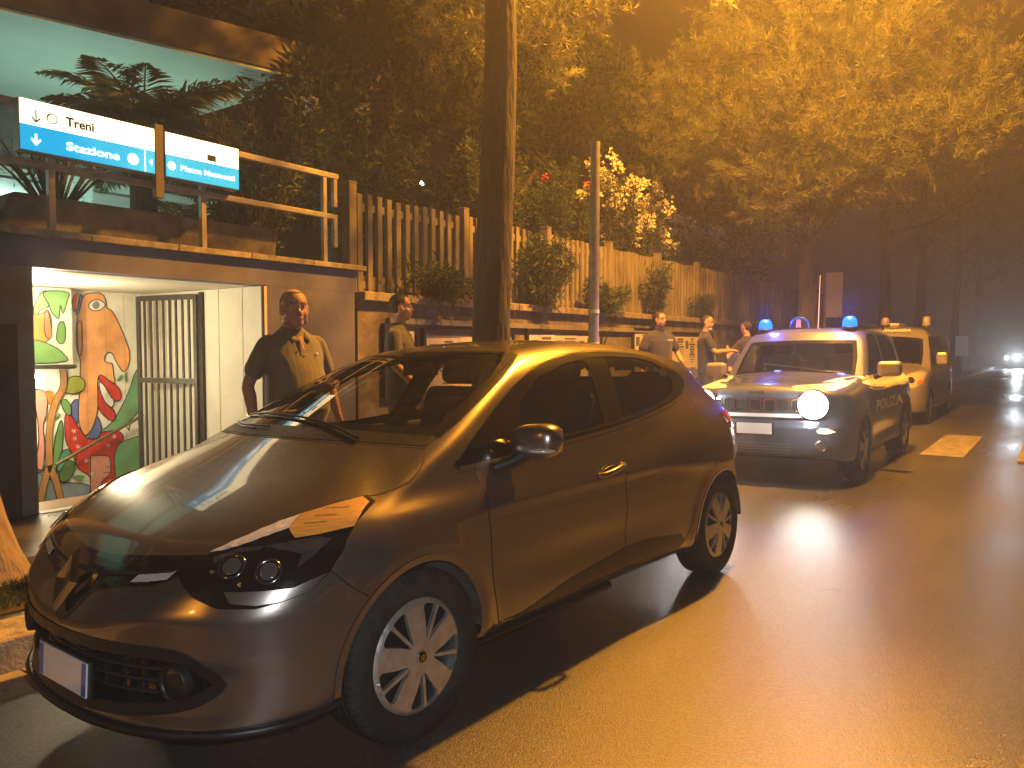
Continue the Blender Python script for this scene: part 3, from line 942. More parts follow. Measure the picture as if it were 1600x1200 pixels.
    md = [(-.018, 0, (H_ + hi_) / 2), (-.018, (W_ + wi) / 2, 0), (-.018, 0, -(H_ + hi_) / 2), (-.018, -(W_ + wi) / 2, 0)]
    vs = o4 + md + i4
    fs = [(k, (k + 1) % 4, 4 + (k + 1) % 4, 4 + k) for k in range(4)] + [(4 + k, 4 + (k + 1) % 4, 8 + (k + 1) % 4, 8 + k) for k in range(4)]
    em.add(vs, [f[::-1] for f in fs], False, T); em.build('emblem', M_CHROME, r)
    # lower intake
    bp = MB()
    pts, nn = B.drape(INT, 'front', 0)
    nI = len(pts); back = pts + np.array([.09, 0, 0]); back[:, 1] *= .96; back[:, 2] = .365 + (back[:, 2] - .365) * .88
    bp.add([tuple(p) for p in pts] + [tuple(p) for p in back], [(i, nI + i, nI + (i + 1) % nI, (i + 1) % nI) for i in range(nI)], True)
    bp.build('intake_duct', M_BLACKP, r)
    mb = MB()
    for yy in np.linspace(-.60, .60, 13)[:-1]:
        mb.box((.10 + .22 * ((yy + .05) / .6) ** 2, yy + .05, .365), (.012, .104, .19), rz=0)
    mb.build('intake_back', M_BLACKP, r)
    mb = MB()
    for zz in (.425, .388, .350, .312):
        hw = .49 if zz > .33 else .40
        for y0 in np.arange(-hw, hw - .01, .05):
            xa = .045 + .20 * (abs(y0) / .6) ** 2.2; xb = .045 + .20 * (abs(y0 + .05) / .6) ** 2.2
            mb.tube([(xa, y0, zz), (xb, y0 + .052, zz)], .0075, 6)
    for yy in (-.44, -.33, .0, .33, .44):
        mb.tube([(.06 + .2 * (abs(yy) / .6) ** 2.2, yy, .30), (.06 + .2 * (abs(yy) / .6) ** 2.2, yy, .44)], .006, 6)
    mb.build('intake_grille', mat('grille_plastic', (.022, .022, .023), .28), r)
    # intake rim and splitter
    mb = MB(); B.strip(mb, INT, 'front', .036, .004, closed=True); mb.build('intake_rim', M_BLACKP, r)
    mb = MB()
    ys = np.linspace(-.80, .80, 41)
    pa, na = B.drape([(y, .228 + .012 * (abs(y) / .8) ** 2) for y in ys], 'front', 0)
    mb.tube([tuple(p + n * .004 + np.array([0, 0, -.012])) for p, n in zip(pa, na)], .016, 8)
    mb.build('bumper_lip', M_BLACKP, r)
    # plate
    pl = empty('number_plate', parent=r)
    T = Matrix.Translation((.000, 0, .335)) @ Matrix.Rotation(.06, 4, 'Y')
    mb = MB(); mb.box((.012, 0, 0), (.012, .40, .125), T); mb.build('plate_frame', M_BLACKP, pl, .003)
    mb = MB(); mb.box((.004, 0, 0), (.006, .360, .110), T); mb.build('plate', M_PLATE, pl)
    for sy in (-1, 1):
        mb = MB(); mb.box((.0008, sy * .163, 0), (.002, .030, .104), T); mb.build('plate_band', M_PLBLUE, pl)
    # wipers
    for ln_ in ([(.945, .42), (.985, .18), (1.02, -.08), (1.07, -.34), (1.13, -.58)], [(.93, -.14), (.955, -.28), (1.0, -.44), (1.075, -.60)]):
        mb = MB()
        P0, N0 = B.drape(spl(ln_, 4, False), 'top', .013)
        mb.tube([tuple(p) for p in P0], list(np.linspace(.006, .004, len(P0))), 8)
        q, _ = B.drape(spl([(x_ - .018, y_ + .02) for x_, y_ in ln_[1:]], 4, False), 'top', .006)
        mb.tube([tuple(p) for p in q], .0045, 6)
        mb.build('wiper', M_BLACKP, r)
    # reverse sensors, aerial
    mb = MB(); p0 = B.drape([(3.45, 0)], 'top', 0)[0][0]; mb.tube([tuple(p0), tuple(p0 + np.array([.12, 0, .16]))], [.006, .003], 8); mb.build('aerial', M_BLACKP, r)
    # interior
    mb = MB()
    mb.box((2.35, 0, .34), (2.5, 1.45, .06)); mb.build('floor_pan', M_SEAT, r)
    mb = MB()
    secs = []
    for y in np.linspace(-.66, .66, 9):
        e = (y / .66) ** 2
        secs.append([(1.02 + .12 * e, y, 1.0 - .02 * e), (1.2 + .06 * e, y, 1.03 - .02 * e), (1.42, y, 1.02), (1.55, y, .97), (1.58, y, .80), (1.5, y, .55)])
    vs = [v for s_ in secs for v in s_]; fs = [(i * 6 + k, (i + 1) * 6 + k, (i + 1) * 6 + k + 1, i * 6 + k + 1) for i in range(8) for k in range(5)]
    mb.add(vs, fs, True); mb.build('dashboard', M_DASH, r)
    mb = MB(); mb.lathe([(.155 + .014 * math.cos(a), .014 * math.sin(a)) for a in np.linspace(0, 2 * PI, 9)], 36, Matrix.Translation((1.68, .36, .96)) @ Matrix.Rotation(1.15, 4, 'Y'))
    mb.tube([(1.56, .36, .90), (1.68, .36, .96)], .03, 10); mb.box((1.68, .36, .955), (.03, .27, .05)); mb.build('steering_wheel', M_BLACKP, r)
    for sy in (.36, -.36):
        se = empty('front_seat', parent=r)
        mb = MB(); mb.box((2.0, sy, .58), (.50, .48, .16)); mb.build('seat_cushion', M_SEAT, se, .05)
        mb = MB(); mb.box((0, 0, .30), (.13, .46, .62), Matrix.Translation((2.22, sy, .60)) @ Matrix.Rotation(.32, 4, 'Y')); mb.build('seat_back', M_SEAT, se, .05)
        mb = MB(); mb.box((0, 0, .72), (.10, .26, .19), Matrix.Translation((2.22, sy, .60)) @ Matrix.Rotation(.30, 4, 'Y')); mb.build('headrest', M_SEAT, se, .045)
    mb = MB(); mb.box((2.95, 0, .62), (.5, 1.25, .16)); mb.box((0, 0, .3), (.13, 1.2, .55), Matrix.Translation((3.16, 0, .66)) @ Matrix.Rotation(.3, 4, 'Y'))
    mb.build('rear_bench', M_SEAT, r, .04)
    for sy in (.38, -.38):
        mb = MB(); mb.box((3.36, sy, 1.18), (.09, .24, .13)); mb.build('headrest', M_SEAT, r, .04)
    mb = MB(); mb.box((1.72, 0, 1.30), (.03, .22, .065)); mb.tube([(1.70, 0, 1.31), (1.68, 0, 1.36)], .01, 6); mb.build('rear_view_mirror', M_BLACKP, r, .01)
    for sd in (1, -1):
        mb = MB(); mb.box((2.0, sd * .70, .80), (1.6, .05, .34)); mb.box((2.95, sd * .70, .82), (.6, .05, .36)); mb.build('door_lining', M_SEAT, r, .02)
    return r


hatch = build_hatch()
# painted shapes on the stairwell wall: (colour, outlined, [(Y, Z) ...])
MURAL = [
    ('greyblue', 1, [(3.581, 0.102), (3.749, 0.028), (3.924, -0.038), (4.219, -0.156), (4.208, -0.622), (3.455, -0.475)]),
    ('green', 1, [(4.737, 1.135), (4.828, 1.064), (4.81, 0.77), (4.666, 0.577), (4.439, 0.44), (4.329, 0.417), (4.32, 0.473), (4.419, 0.541), (4.51, 0.655), (4.627, 0.87)]),
    ('green', 1, [(4.46, -0.026), (4.454, 0.174), (4.502, 0.302), (4.707, 0.371), (5.092, 0.451), (5.153, 0.423), (5.224, 0.18), (5.255, -0.109), (5.025, -0.312), (4.644, -0.367), (4.442, -0.334)]),
    ('flesh', 1, [(4.805, 1.381), (4.897, 1.699), (4.951, 1.768), (4.975, 1.541), (4.915, 1.222), (4.828, 1.076), (4.794, 1.111)]),
    ('flesh', 1, [(4.961, 1.689), (4.965, 1.883), (5.027, 1.965), (5.101, 1.992), (5.174, 1.938), (5.183, 1.8), (5.155, 1.659), (5.069, 1.63), (4.996, 1.644)]),
    ('red', 1, [(3.942, 0.652), (3.993, 0.691), (4.08, 0.536), (4.18, 0.399), (4.287, 0.454), (4.505, 0.456), (4.563, 0.362), (4.502, 0.302), (4.454, 0.174), (4.46, -0.026), (4.42, -0.33), (4.184, -0.292), (4.191, -0.033), (4.069, 0.09), (4.002, 0.268), (3.945, 0.401)]),
    ('pink', 1, [(4.195, -0.293), (4.196, 0.182), (4.228, 0.211), (4.367, 0.195), (4.41, 0.157), (4.411, 0.025), (4.384, -0.027), (4.295, -0.113), (4.269, -0.305)]),
    ('blue', 1, [(4.003, 0.69), (4.016, 0.794), (4.057, 0.834), (4.098, 0.811), (4.105, 0.683), (4.065, 0.58)]),
    ('blue', 1, [(4.171, 0.421), (4.205, 0.526), (4.271, 0.639), (4.311, 0.56), (4.316, 0.473), (4.265, 0.391)]),
    ('flesh', 1, [(4.15, 0.44), (4.091, 0.546), (4.08, 0.685), (4.094, 0.896), (4.114, 1.234), (4.085, 1.361), (4.079, 1.529), (4.101, 1.739), (4.135, 1.867), (4.178, 1.953), (4.262, 1.979), (4.357, 1.974), (4.404, 1.901), (4.411, 1.826), (4.471, 1.785), (4.534, 1.667), (4.598, 1.514), (4.65, 1.359), (4.654, 1.248), (4.623, 1.148), (4.577, 1.121), (4.534, 1.172), (4.491, 1.25), (4.46, 1.32), (4.412, 1.334), (4.377, 1.29), (4.375, 1.238), (4.425, 1.218), (4.457, 1.207), (4.468, 1.097), (4.478, 0.991), (4.388, 1.045), (4.307, 1.076), (4.29, 0.973), (4.293, 0.843), (4.276, 0.671), (4.226, 0.524)]),
    ('red', 1, [(4.044, 1.883), (4.086, 1.959), (4.116, 1.95), (4.097, 1.844), (4.067, 1.77)]),
    ('yellow', 0, [(4.108, 1.954), (4.128, 1.944), (4.109, 1.845), (4.088, 1.791), (4.082, 1.822)]),
    ('blue', 1, [(4.128, 1.944), (4.152, 1.927), (4.111, 1.761), (4.081, 1.749), (4.097, 1.823)]),
    ('white', 1, [(4.212, 1.839), (4.249, 1.889), (4.313, 1.909), (4.37, 1.886), (4.39, 1.853), (4.353, 1.808), (4.289, 1.786), (4.236, 1.799)]),
    ('grey', 0, [(4.254, 1.851), (4.28, 1.886), (4.314, 1.892), (4.331, 1.859), (4.313, 1.815), (4.274, 1.809)]),
    ('line', 2, [(4.092, 1.634), (4.105, 1.666), (4.133, 1.66), (4.138, 1.53), (4.13, 1.361), (4.112, 1.301), (4.093, 1.35), (4.089, 1.529)]),
    ('white', 1, [(4.312, 1.015), (4.365, 0.981), (4.459, 0.845), (4.439, 0.73), (4.36, 0.796), (4.311, 0.907)]),
    ('red', 1, [(4.303, 1.069), (4.335, 1.086), (4.431, 1.011), (4.506, 0.953), (4.544, 0.874), (4.532, 0.808), (4.48, 0.798), (4.427, 0.853), (4.364, 0.965), (4.318, 1.015)]),
    ('red', 1, [(4.296, 0.968), (4.286, 0.843), (4.29, 0.735), (4.356, 0.633), (4.442, 0.581), (4.472, 0.631), (4.456, 0.694), (4.381, 0.762), (4.326, 0.874)]),
    ('leafy', 1, [(3.929, 0.925), (3.951, 1.018), (4.013, 1.078), (4.094, 1.076), (4.15, 1.021), (4.132, 0.937), (4.049, 0.894)]),
    ('leafg', 1, [(3.907, 0.832), (3.957, 0.836), (4.001, 0.764), (3.995, 0.674), (3.953, 0.689), (3.915, 0.759)]),
    ('pink', 1, [(3.641, 0.938), (3.763, 0.912), (3.758, 0.707), (3.722, 0.587), (3.73, 0.401), (3.722, 0.238), (3.704, 0.127), (3.657, 0.143), (3.64, 0.227), (3.673, 0.407), (3.67, 0.632)]),
    ('leafg', 1, [(3.902, 0.624), (3.914, 0.487), (3.893, 0.28), (3.829, 0.111), (3.807, 0.165), (3.82, 0.351), (3.86, 0.534)]),
    ('leaft', 1, [(3.977, 0.303), (3.971, 0.23), (3.898, 0.112), (3.848, 0.087), (3.861, 0.2), (3.913, 0.299)]),
    ('leafd', 1, [(3.96, 0.189), (4.026, 0.149), (4.007, 0.056), (3.934, -0.029), (3.866, 0.001), (3.888, 0.113)]),
    ('orange', 0, [(3.764, 0.932), (3.821, 0.93), (3.828, 0.826), (3.789, 0.798)]),
    ('leafg', 0, [(4.006, 0.003), (4.067, 0.022), (4.129, -0.007), (4.076, -0.039)]),
    ('leafg', 0, [(4.508, 1.03), (4.554, 1.084), (4.56, 1.061), (4.523, 1.018)]),
    ('leafg', 0, [(4.599, 1.093), (4.615, 1.104), (4.613, 1.015), (4.599, 1.005)]),
    ('leafg', 0, [(3.72, 0.382), (3.75, 0.41), (3.749, 0.379)]),
    ('leafg', 0, [(3.833, 0.64), (3.884, 0.698), (3.879, 0.674)]),
]
BOXART = [
    ('leafg', 1, [(3.529, 1.663), (3.522, 1.788), (3.581, 1.917), (3.646, 1.949), (3.68, 1.854), (3.642, 1.783), (3.577, 1.752)]),
    ('leafg', 1, [(3.618, 1.938), (3.843, 1.951), (3.837, 1.861), (3.79, 1.73), (3.769, 1.818), (3.75, 1.679), (3.686, 1.736), (3.661, 1.814)]),
    ('orange', 1, [(3.442, 1.708), (3.549, 1.712), (3.604, 1.733), (3.65, 1.758), (3.681, 1.658), (3.672, 1.52), (3.614, 1.441), (3.435, 1.459)]),
    ('brown', 1, [(3.616, 1.714), (3.637, 1.754), (3.655, 1.735), (3.671, 1.638), (3.681, 1.52), (3.652, 1.471), (3.616, 1.519), (3.611, 1.617)]),
    ('leafd', 1, [(3.724, 1.521), (3.749, 1.63), (3.791, 1.651), (3.81, 1.582), (3.802, 1.462), (3.763, 1.426), (3.726, 1.461)]),
    ('leafg', 1, [(3.434, 1.44), (3.542, 1.46), (3.632, 1.431), (3.724, 1.382), (3.788, 1.322), (3.802, 1.25), (3.429, 1.248)]),
]
STEMS = [
    [(3.926, 1.174), (3.931, 0.987), (3.848, 0.825), (3.794, 0.643), (3.769, 0.397), (3.768, 0.15)],
    [(3.768, 0.16), (3.72, 0.011), (3.656, -0.246)],
    [(3.768, 0.16), (3.826, -0.004), (3.879, -0.263)],
]

# ================================================================ ground, road, pavement
def road_z(x):
    return 0.0 if x > -1.7 else -.0205 * (-1.7 - x)


M_ASPH = mat('asphalt', (.060, .056, .052), .50, noise_amt=.35, noise_scale=1.2, detail=10)
def asphalt_nodes(m):
    n = m.node_tree.nodes; l = m.node_tree.links; b = n['Principled BSDF']
    for nd in list(n):
        if nd.type not in ('BSDF_PRINCIPLED', 'OUTPUT_MATERIAL'): n.remove(nd)
    tc = n.new('ShaderNodeTexCoord')
    big = n.new('ShaderNodeTexNoise'); big.inputs['Scale'].default_value = .7; big.inputs['Detail'].default_value = 8
    mp = n.new('ShaderNodeMapping'); mp.inputs['Scale'].default_value = (1.0, .25, 1); l.new(tc.outputs['Object'], mp.inputs[0]); l.new(mp.outputs[0], big.inputs['Vector'])
    vo = n.new('ShaderNodeTexVoronoi'); vo.inputs['Scale'].default_value = 170.0; l.new(tc.outputs['Object'], vo.inputs['Vector'])
    fine = n.new('ShaderNodeTexNoise'); fine.inputs['Scale'].default_value = 420.0; fine.inputs['Detail'].default_value = 3; l.new(tc.outputs['Object'], fine.inputs['Vector'])
    cr = n.new('ShaderNodeValToRGB'); cr.color_ramp.elements[0].position = .32; cr.color_ramp.elements[0].color = (.038, .037, .036, 1)
    cr.color_ramp.elements[1].position = .72; cr.color_ramp.elements[1].color = (.078, .076, .073, 1); l.new(big.outputs[0], cr.inputs[0])
    st = n.new('ShaderNodeMix'); st.data_type = 'RGBA'; st.blend_type = 'MULTIPLY'; st.inputs[0].default_value = .75
    c2 = n.new('ShaderNodeValToRGB'); c2.color_ramp.elements[0].position = .1; c2.color_ramp.elements[0].color = (.35, .35, .35, 1); c2.color_ramp.elements[1].position = .75; c2.color_ramp.elements[1].color = (1.5, 1.5, 1.5, 1)
    l.new(vo.outputs['Color'], c2.inputs[0]); l.new(cr.outputs[0], st.inputs[6]); l.new(c2.outputs[0], st.inputs[7])
    # cracks and tar seams
    ck = n.new('ShaderNodeTexVoronoi'); ck.feature = 'DISTANCE_TO_EDGE'; ck.inputs['Scale'].default_value = .55
    ws = n.new('ShaderNodeTexNoise'); ws.inputs['Scale'].default_value = 2.2; ws.inputs['Detail'].default_value = 6
    l.new(tc.outputs['Object'], ws.inputs['Vector'])
    va = n.new('ShaderNodeVectorMath'); va.operation = 'MULTIPLY_ADD'; va.inputs[1].default_value = (.5, .5, 0); l.new(ws.outputs['Color'], va.inputs[0]); l.new(tc.outputs['Object'], va.inputs[2])
    l.new(va.outputs[0], ck.inputs['Vector'])
    lt = n.new('ShaderNodeMath'); lt.operation = 'LESS_THAN'; lt.inputs[1].default_value = .004; l.new(ck.outputs['Distance'], lt.inputs[0])
    gate = n.new('ShaderNodeMath'); gate.operation = 'GREATER_THAN'; gate.inputs[1].default_value = .66; l.new(big.outputs[0], gate.inputs[0])
    mm = n.new('ShaderNodeMath'); mm.operation = 'MULTIPLY'; l.new(lt.outputs[0], mm.inputs[0]); l.new(gate.outputs[0], mm.inputs[1])
    fin = n.new('ShaderNodeMix'); fin.data_type = 'RGBA'; fin.inputs[7].default_value = (.018, .017, .016, 1); l.new(mm.outputs[0], fin.inputs[0]); l.new(st.outputs[2], fin.inputs[6])
    sp = n.new('ShaderNodeTexVoronoi'); sp.inputs['Scale'].default_value = 1.9; sp.inputs['Randomness'].default_value = 1.0; l.new(va.outputs[0], sp.inputs['Vector'])
    s1_ = n.new('ShaderNodeMapRange'); s1_.inputs['From Min'].default_value = .03; s1_.inputs['From Max'].default_value = .10; s1_.inputs['To Min'].default_value = .55; s1_.inputs['To Max'].default_value = 1.0
    l.new(sp.outputs['Distance'], s1_.inputs['Value'])
    tk = n.new('ShaderNodeTexNoise'); tk.inputs['Scale'].default_value = 1.0; tk.inputs['Detail'].default_value = 4
    mp2 = n.new('ShaderNodeMapping'); mp2.inputs['Scale'].default_value = (1.6, .06, 1); l.new(tc.outputs['Object'], mp2.inputs[0]); l.new(mp2.outputs[0], tk.inputs['Vector'])
    t1_ = n.new('ShaderNodeMapRange'); t1_.inputs['From Min'].default_value = .35; t1_.inputs['From Max'].default_value = .65; t1_.inputs['To Min'].default_value = .72; t1_.inputs['To Max'].default_value = 1.18
    l.new(tk.outputs[0], t1_.inputs['Value'])
    pr = n.new('ShaderNodeMath'); pr.operation = 'MULTIPLY'; l.new(s1_.outputs[0], pr.inputs[0]); l.new(t1_.outputs[0], pr.inputs[1])
    fm = n.new('ShaderNodeMix'); fm.data_type = 'RGBA'; fm.blend_type = 'MULTIPLY'; fm.inputs[0].default_value = 1.0
    l.new(fin.outputs[2], fm.inputs[6]); l.new(pr.outputs[0], fm.inputs[7]); l.new(fm.outputs[2], b.inputs['Base Color'])
    mr = n.new('ShaderNodeMapRange'); mr.inputs['From Min'].default_value = .35; mr.inputs['From Max'].default_value = .7; mr.inputs['To Min'].default_value = .25; mr.inputs['To Max'].default_value = .47
    l.new(big.outputs[0], mr.inputs['Value']); l.new(mr.outputs[0], b.inputs['Roughness'])
    ad = n.new('ShaderNodeMath'); ad.operation = 'MULTIPLY_ADD'; ad.inputs[1].default_value = .5; l.new(fine.outputs[0], ad.inputs[0]); l.new(vo.outputs['Distance'], ad.inputs[2])
    bp = n.new('ShaderNodeBump'); bp.inputs['Strength'].default_value = .33; bp.inputs['Distance'].default_value = .004
    l.new(ad.outputs[0], bp.inputs['Height']); l.new(bp.outputs[0], b.inputs['Normal'])
    b.inputs['Specular IOR Level'].default_value = .6
asphalt_nodes(M_ASPH)
M_KERB = mat('kerb_stone', (.34, .30, .25), .75, noise_amt=.45, noise_scale=14, bump=.5, bump_scale=70)
M_GUTTER = mat('gutter_concrete', (.30, .27, .22), .8, noise_amt=.35, noise_scale=5, bump=.3, bump_scale=90)
M_PAVE = mat('pavement_asphalt', (.050, .046, .042), .38, noise_amt=.5, noise_scale=3, bump=.5, bump_scale=60, rough_var=.16)
M_EARTH = mat('earth', (.045, .035, .022), .95, noise_amt=.5, noise_scale=8, bump=.6, bump_scale=30)
M_WPAINT = mat('worn_road_paint', (.30, .28, .24), .6, noise_amt=.5, noise_scale=7, col2=(.11, .10, .09), bump=.3, bump_scale=120)

g = MB(); g.add([(-70, -45, -.42), (60, -45, -.42), (60, 310, -.42), (-70, 310, -.42)], [(0, 1, 2, 3)])
tag(g.build('ground', M_EARTH), kind='structure')
g = MB()
xs = [-3.46, -2.6, -1.7, 0, 3, 6.2]; ys = [-40, -20, 0, 20, 40, 80, 160, 300]
vs = [(x, y, road_z(x)) for y in ys for x in xs]; nx = len(xs)
g.add(vs, [(j * nx + i, j * nx + i + 1, (j + 1) * nx + i + 1, (j + 1) * nx + i) for j in range(len(ys) - 1) for i in range(nx - 1)])
tag(g.build('road', M_ASPH), kind='structure')
g = MB()
for k in range(-10, 90):
    y0 = k * 1.5
    z0 = road_z(-3.46)
    g.add([(-3.75, y0 + .006, z0 - .004), (-3.46, y0 + .006, z0 + .001), (-3.46, y0 + 1.494, z0 + .001), (-3.75, y0 + 1.494, z0 - .004)], [(0, 1, 2, 3)])
tag(g.build('gutter', M_GUTTER), kind='structure')
g = MB(); g.add([(-3.76, -40, -.06), (-3.44, -40, -.055), (-3.44, 160, -.055), (-3.76, 160, -.06)], [(0, 1, 2, 3)]); tag(g.build('gutter_bed', M_GUTTER), kind='structure')
g = MB()
for k in range(-20, 140):
    y0 = k * 1.0
    g.box((-3.90, y0 + .5, .02), (.30, .992, .185))
tag(g.build('kerb', M_KERB, bevel=.012), kind='structure')
g = MB(); g.box((-5.22, 60, -.15), (2.34, 200, .52)); tag(g.build('pavement', M_PAVE), kind='structure')
g = MB()
for k in range(-20, 140): g.box((6.36, k + .5, .05), (.30, .992, .2))
tag(g.build('far_kerb', M_KERB, bevel=.012), kind='structure')
g = MB(); g.box((9.5, 60, -.13), (6.0, 200, .52)); tag(g.build('far_pavement', M_PAVE), kind='structure')
# crossing
g = MB()
for x0 in (-2.57, -1.51, -.45, .61, 1.67, 2.73, 3.79):
    zz = .004
    if x0 < -1.7: g.add([(x0, 11.25, road_z(x0) + .005), (x0 + .5, 11.25, road_z(x0 + .5) + .005), (x0 + .5, 14.1, road_z(x0 + .5) + .005), (x0, 14.1, road_z(x0) + .005)], [(0, 1, 2, 3)])
    else: g.add([(x0, 11.25, zz), (x0 + .5, 11.25, zz), (x0 + .5, 14.1, zz), (x0, 14.1, zz)], [(0, 1, 2, 3)])
tag(g.build('crosswalk_marking', M_WPAINT), kind='structure')

# ================================================================ underpass entrance block
M_BLUE = mat('blue_grey_paint', (.105, .105, .18), .62, noise_amt=.28, noise_scale=2.2, bump=.15, bump_scale=25)
M_GREYW = mat('grey_render', (.20, .19, .19), .75, noise_amt=.3, noise_scale=2.5, bump=.2, bump_scale=30)
M_WHITEW = mat('white_panel', (.66, .62, .52), .5, noise_amt=.10, noise_scale=3)
M_CREAM = mat('cream_panel', (.78, .75, .64), .45, noise_amt=.22, noise_scale=2.6)
M_STONE = mat('coping_stone', (.26, .23, .19), .85, noise_amt=.5, noise_scale=9, bump=.6, bump_scale=35)
M_STEEL = mat('grey_gate_paint', (.055, .054, .050), .42, .35, noise_amt=.3, noise_scale=8)
XW = -6.4
ub = empty('underpass_entrance', (XW, 3.8, .11))
tag(ub, 'blue-grey concrete underpass entrance with a bright painted stairwell inside', 'building')
bi = lambda mb, name, m, **k: mb.build(name, m, None, **k)


def part(mb, name, m, root, bevel=0.0):
    o = mb.build(name, m, None, bevel)
    o.parent = root
    o.matrix_parent_inverse = root.matrix_world.inverted() if root.parent is None and False else Matrix.Translation(-Vector(root.location))
    return o


m = MB(); m.box((XW - .17, 1.0, 2.115), (.34, 10.07, .23)); part(m, 'beam', M_BLUE, ub)
m = MB(); m.box((XW - .17, -.645, .98), (.34, 6.74, 2.04)); part(m, 'side_wall', M_GREYW, ub)
m = MB(); m.box((XW - .17, 5.43, 1.05), (.336, 1.16, 1.9)); part(m, 'end_wall', M_BLUE, ub)
m = MB(); m.box((XW + .012, 1.55, .78), (.02, 2.1, 1.56)); part(m, 'dark_panel', mat('dark_metal_panel', (.035, .035, .038), .6, noise_amt=.3), ub)
m = MB()
for k in range(13): m.box((XW - .13, -3.6 + k * .75 + .37, 2.262), (.38, .742, .055))
part(m, 'coping', M_STONE, ub, .006)
# reveal, ceiling, inner walls
m = MB(); m.box((XW - 1.13, 4.825, .85), (2.26, .05, 2.28))
part(m, 'inner_side_wall', M_WHITEW, ub)
m = MB()
for xx in (-6.72, -7.12): m.box((xx, 4.803, 1.0), (.008, .006, 1.96))
m.box((XW + .002, 4.80, 1.0), (.012, .03, 2.0))
part(m, 'panel_joint', M_DARKMETAL, ub)
m = MB(); m.box((-7.75, 3.3, 2.025), (2.38, 4.9, .06)); part(m, 'ceiling', mat('ceiling_paint', (.70, .68, .60), .6, noise_amt=.08), ub)
m = MB(); m.box((-8.66, 3.55, .75), (.10, 4.4, 2.60)); mw = part(m, 'mural_wall', M_CREAM, ub)
m = MB(); m.box((-7.75, 5.72, .85), (2.38, .06, 2.4)); part(m, 'inner_back_wall', M_WHITEW, ub)
m = MB()
m.box((-6.63, 3.3, -.02), (.46, 4.9, .27)); m.box((-7.0, 3.3, -.15), (.3, 4.9, .26)); m.box((-7.9, 3.3, -.29), (1.5, 4.9, .06))
part(m, 'inner_floor', mat('worn_tiles', (.16, .15, .13), .28, noise_amt=.4, noise_scale=5), ub)
m = MB(); m.box((-6.42, 3.77, .112), (.10, 2.08, .012)); part(m, 'threshold', mat('marble_sill', (.62, .60, .54), .3, noise_amt=.15), ub)
# mural ---------------------------------------------------------
MC = {'greyblue': (.30, .36, .40), 'green': (.20, .42, .22), 'flesh': (.82, .42, .17), 'red': (.62, .05, .025), 'pink': (.72, .36, .28), 'blue': (.13, .18, .42), 'yellow': (.75, .50, .08),
      'white': (.85, .84, .78), 'grey': (.30, .30, .28), 'leafy': (.45, .50, .06), 'leafg': (.18, .34, .12), 'leaft': (.10, .36, .26), 'leafd': (.13, .28, .06), 'orange': (.80, .26, .05), 'brown': (.45, .20, .08), 'line': (.02, .02, .02), 'stem': (.50, .27, .09)}
mk = list(MC)
mmats = [mat('paint_' + k, tuple(c ** 1.25 for c in MC[k]), .5, noise_amt=.28, noise_scale=3.5) for k in mk]


def paint_shapes(shapes, X, lw=.011):
    mb = MB(); d = 0
    T = lambda X_: Matrix(((0, 0, 1, X_), (1, 0, 0, 0), (0, 1, 0, 0), (0, 0, 0, 1)))
    for name, o, poly in shapes:
        d += 1
        pl = spl(poly, 4, True)
        if o != 2:
            mb.mat = mk.index(name); mb.prism([tuple(p) for p in pl], -.001, d * .0007 + .001, T(X))
        if o:
            mb.mat = mk.index('line'); n = len(pl); h = d * .0007 + .0014
            t = np.roll(pl, -1, 0) - np.roll(pl, 1, 0); t /= np.linalg.norm(t, axis=1, keepdims=True) + 1e-9
            nn = np.stack([-t[:, 1], t[:, 0]], 1) * lw / 2
            A = pl + nn; B_ = pl - nn
            vs = [(X + h, a[0], a[1]) for a in A] + [(X + h, b[0], b[1]) for b in B_]
            mb.add(vs, [(i, n + i, n + (i + 1) % n, (i + 1) % n) for i in range(n)])
    return mb


def paint_lines(mb, lines, X, col, lw=.006, h=.03):
    mb.mat = mk.index(col)
    for ln in lines:
        pl = spl(ln, 4, False) if len(ln) > 2 else np.array(ln, float)
        t = np.gradient(pl, axis=0); t /= np.linalg.norm(t, axis=1, keepdims=True) + 1e-9
        nn = np.stack([-t[:, 1], t[:, 0]], 1) * lw / 2; n = len(pl)
        vs = [(X + h, a[0], a[1]) for a in pl + nn] + [(X + h, b[0], b[1]) for b in pl - nn]
        mb.add(vs, [(i, n + i, n + i + 1, i + 1) for i in range(n - 1)])


mb = paint_shapes(MURAL, -8.609)
H = .024
paint_lines(mb, STEMS, -8.609, 'line', .075, H - .001); paint_lines(mb, STEMS, -8.609, 'stem', .062, H)
# folds, fingers, teeth and shirt marks, boards of the wall
for y0 in np.arange(3.75, 5.4, .21): paint_lines(mb, [[(y0, -.25), (y0, 1.98)]], -8.609, 'grey', .0035, .0262)
P2 = lambda L: L
fing = []
for k, zz in enumerate((.175, .115, .055)): fing.append([(4.34 - .02 * k, zz - .10), (4.42, zz - .11), (4.455, zz - .13)])
paint_lines(mb, fing, -8.609, 'line', .006, .0265)
fing2 = [[(4.945, 1.86 - .055 * k), (5.02, 1.90 - .055 * k), (5.09, 1.87 - .055 * k)] for k in range(4)]
paint_lines(mb, fing2, -8.609, 'line', .007, .0265)
for (cy, cz) in ((4.02, .50), (4.06, .33), (4.14, .17), (4.26, .36), (4.38, .31), (4.45, .40), (4.20, .02), (4.33, .40), (4.12, -.03), (4.03, .42)):
    L = []
    for a in (0.2, 1.25, 2.3):
        L.append([(cy - .028 * math.cos(a), cz - .028 * math.sin(a)), (cy + .028 * math.cos(a), cz + .028 * math.sin(a))])
    paint_lines(mb, L, -8.609, 'white', .005, .0262)
paint_lines(mb, [[(4.30 + .022 * k, 1.06 - .043 * k), (4.325 + .024 * k, 1.02 - .040 * k)] for k in range(8)], -8.609, 'line', .0035, .0262)
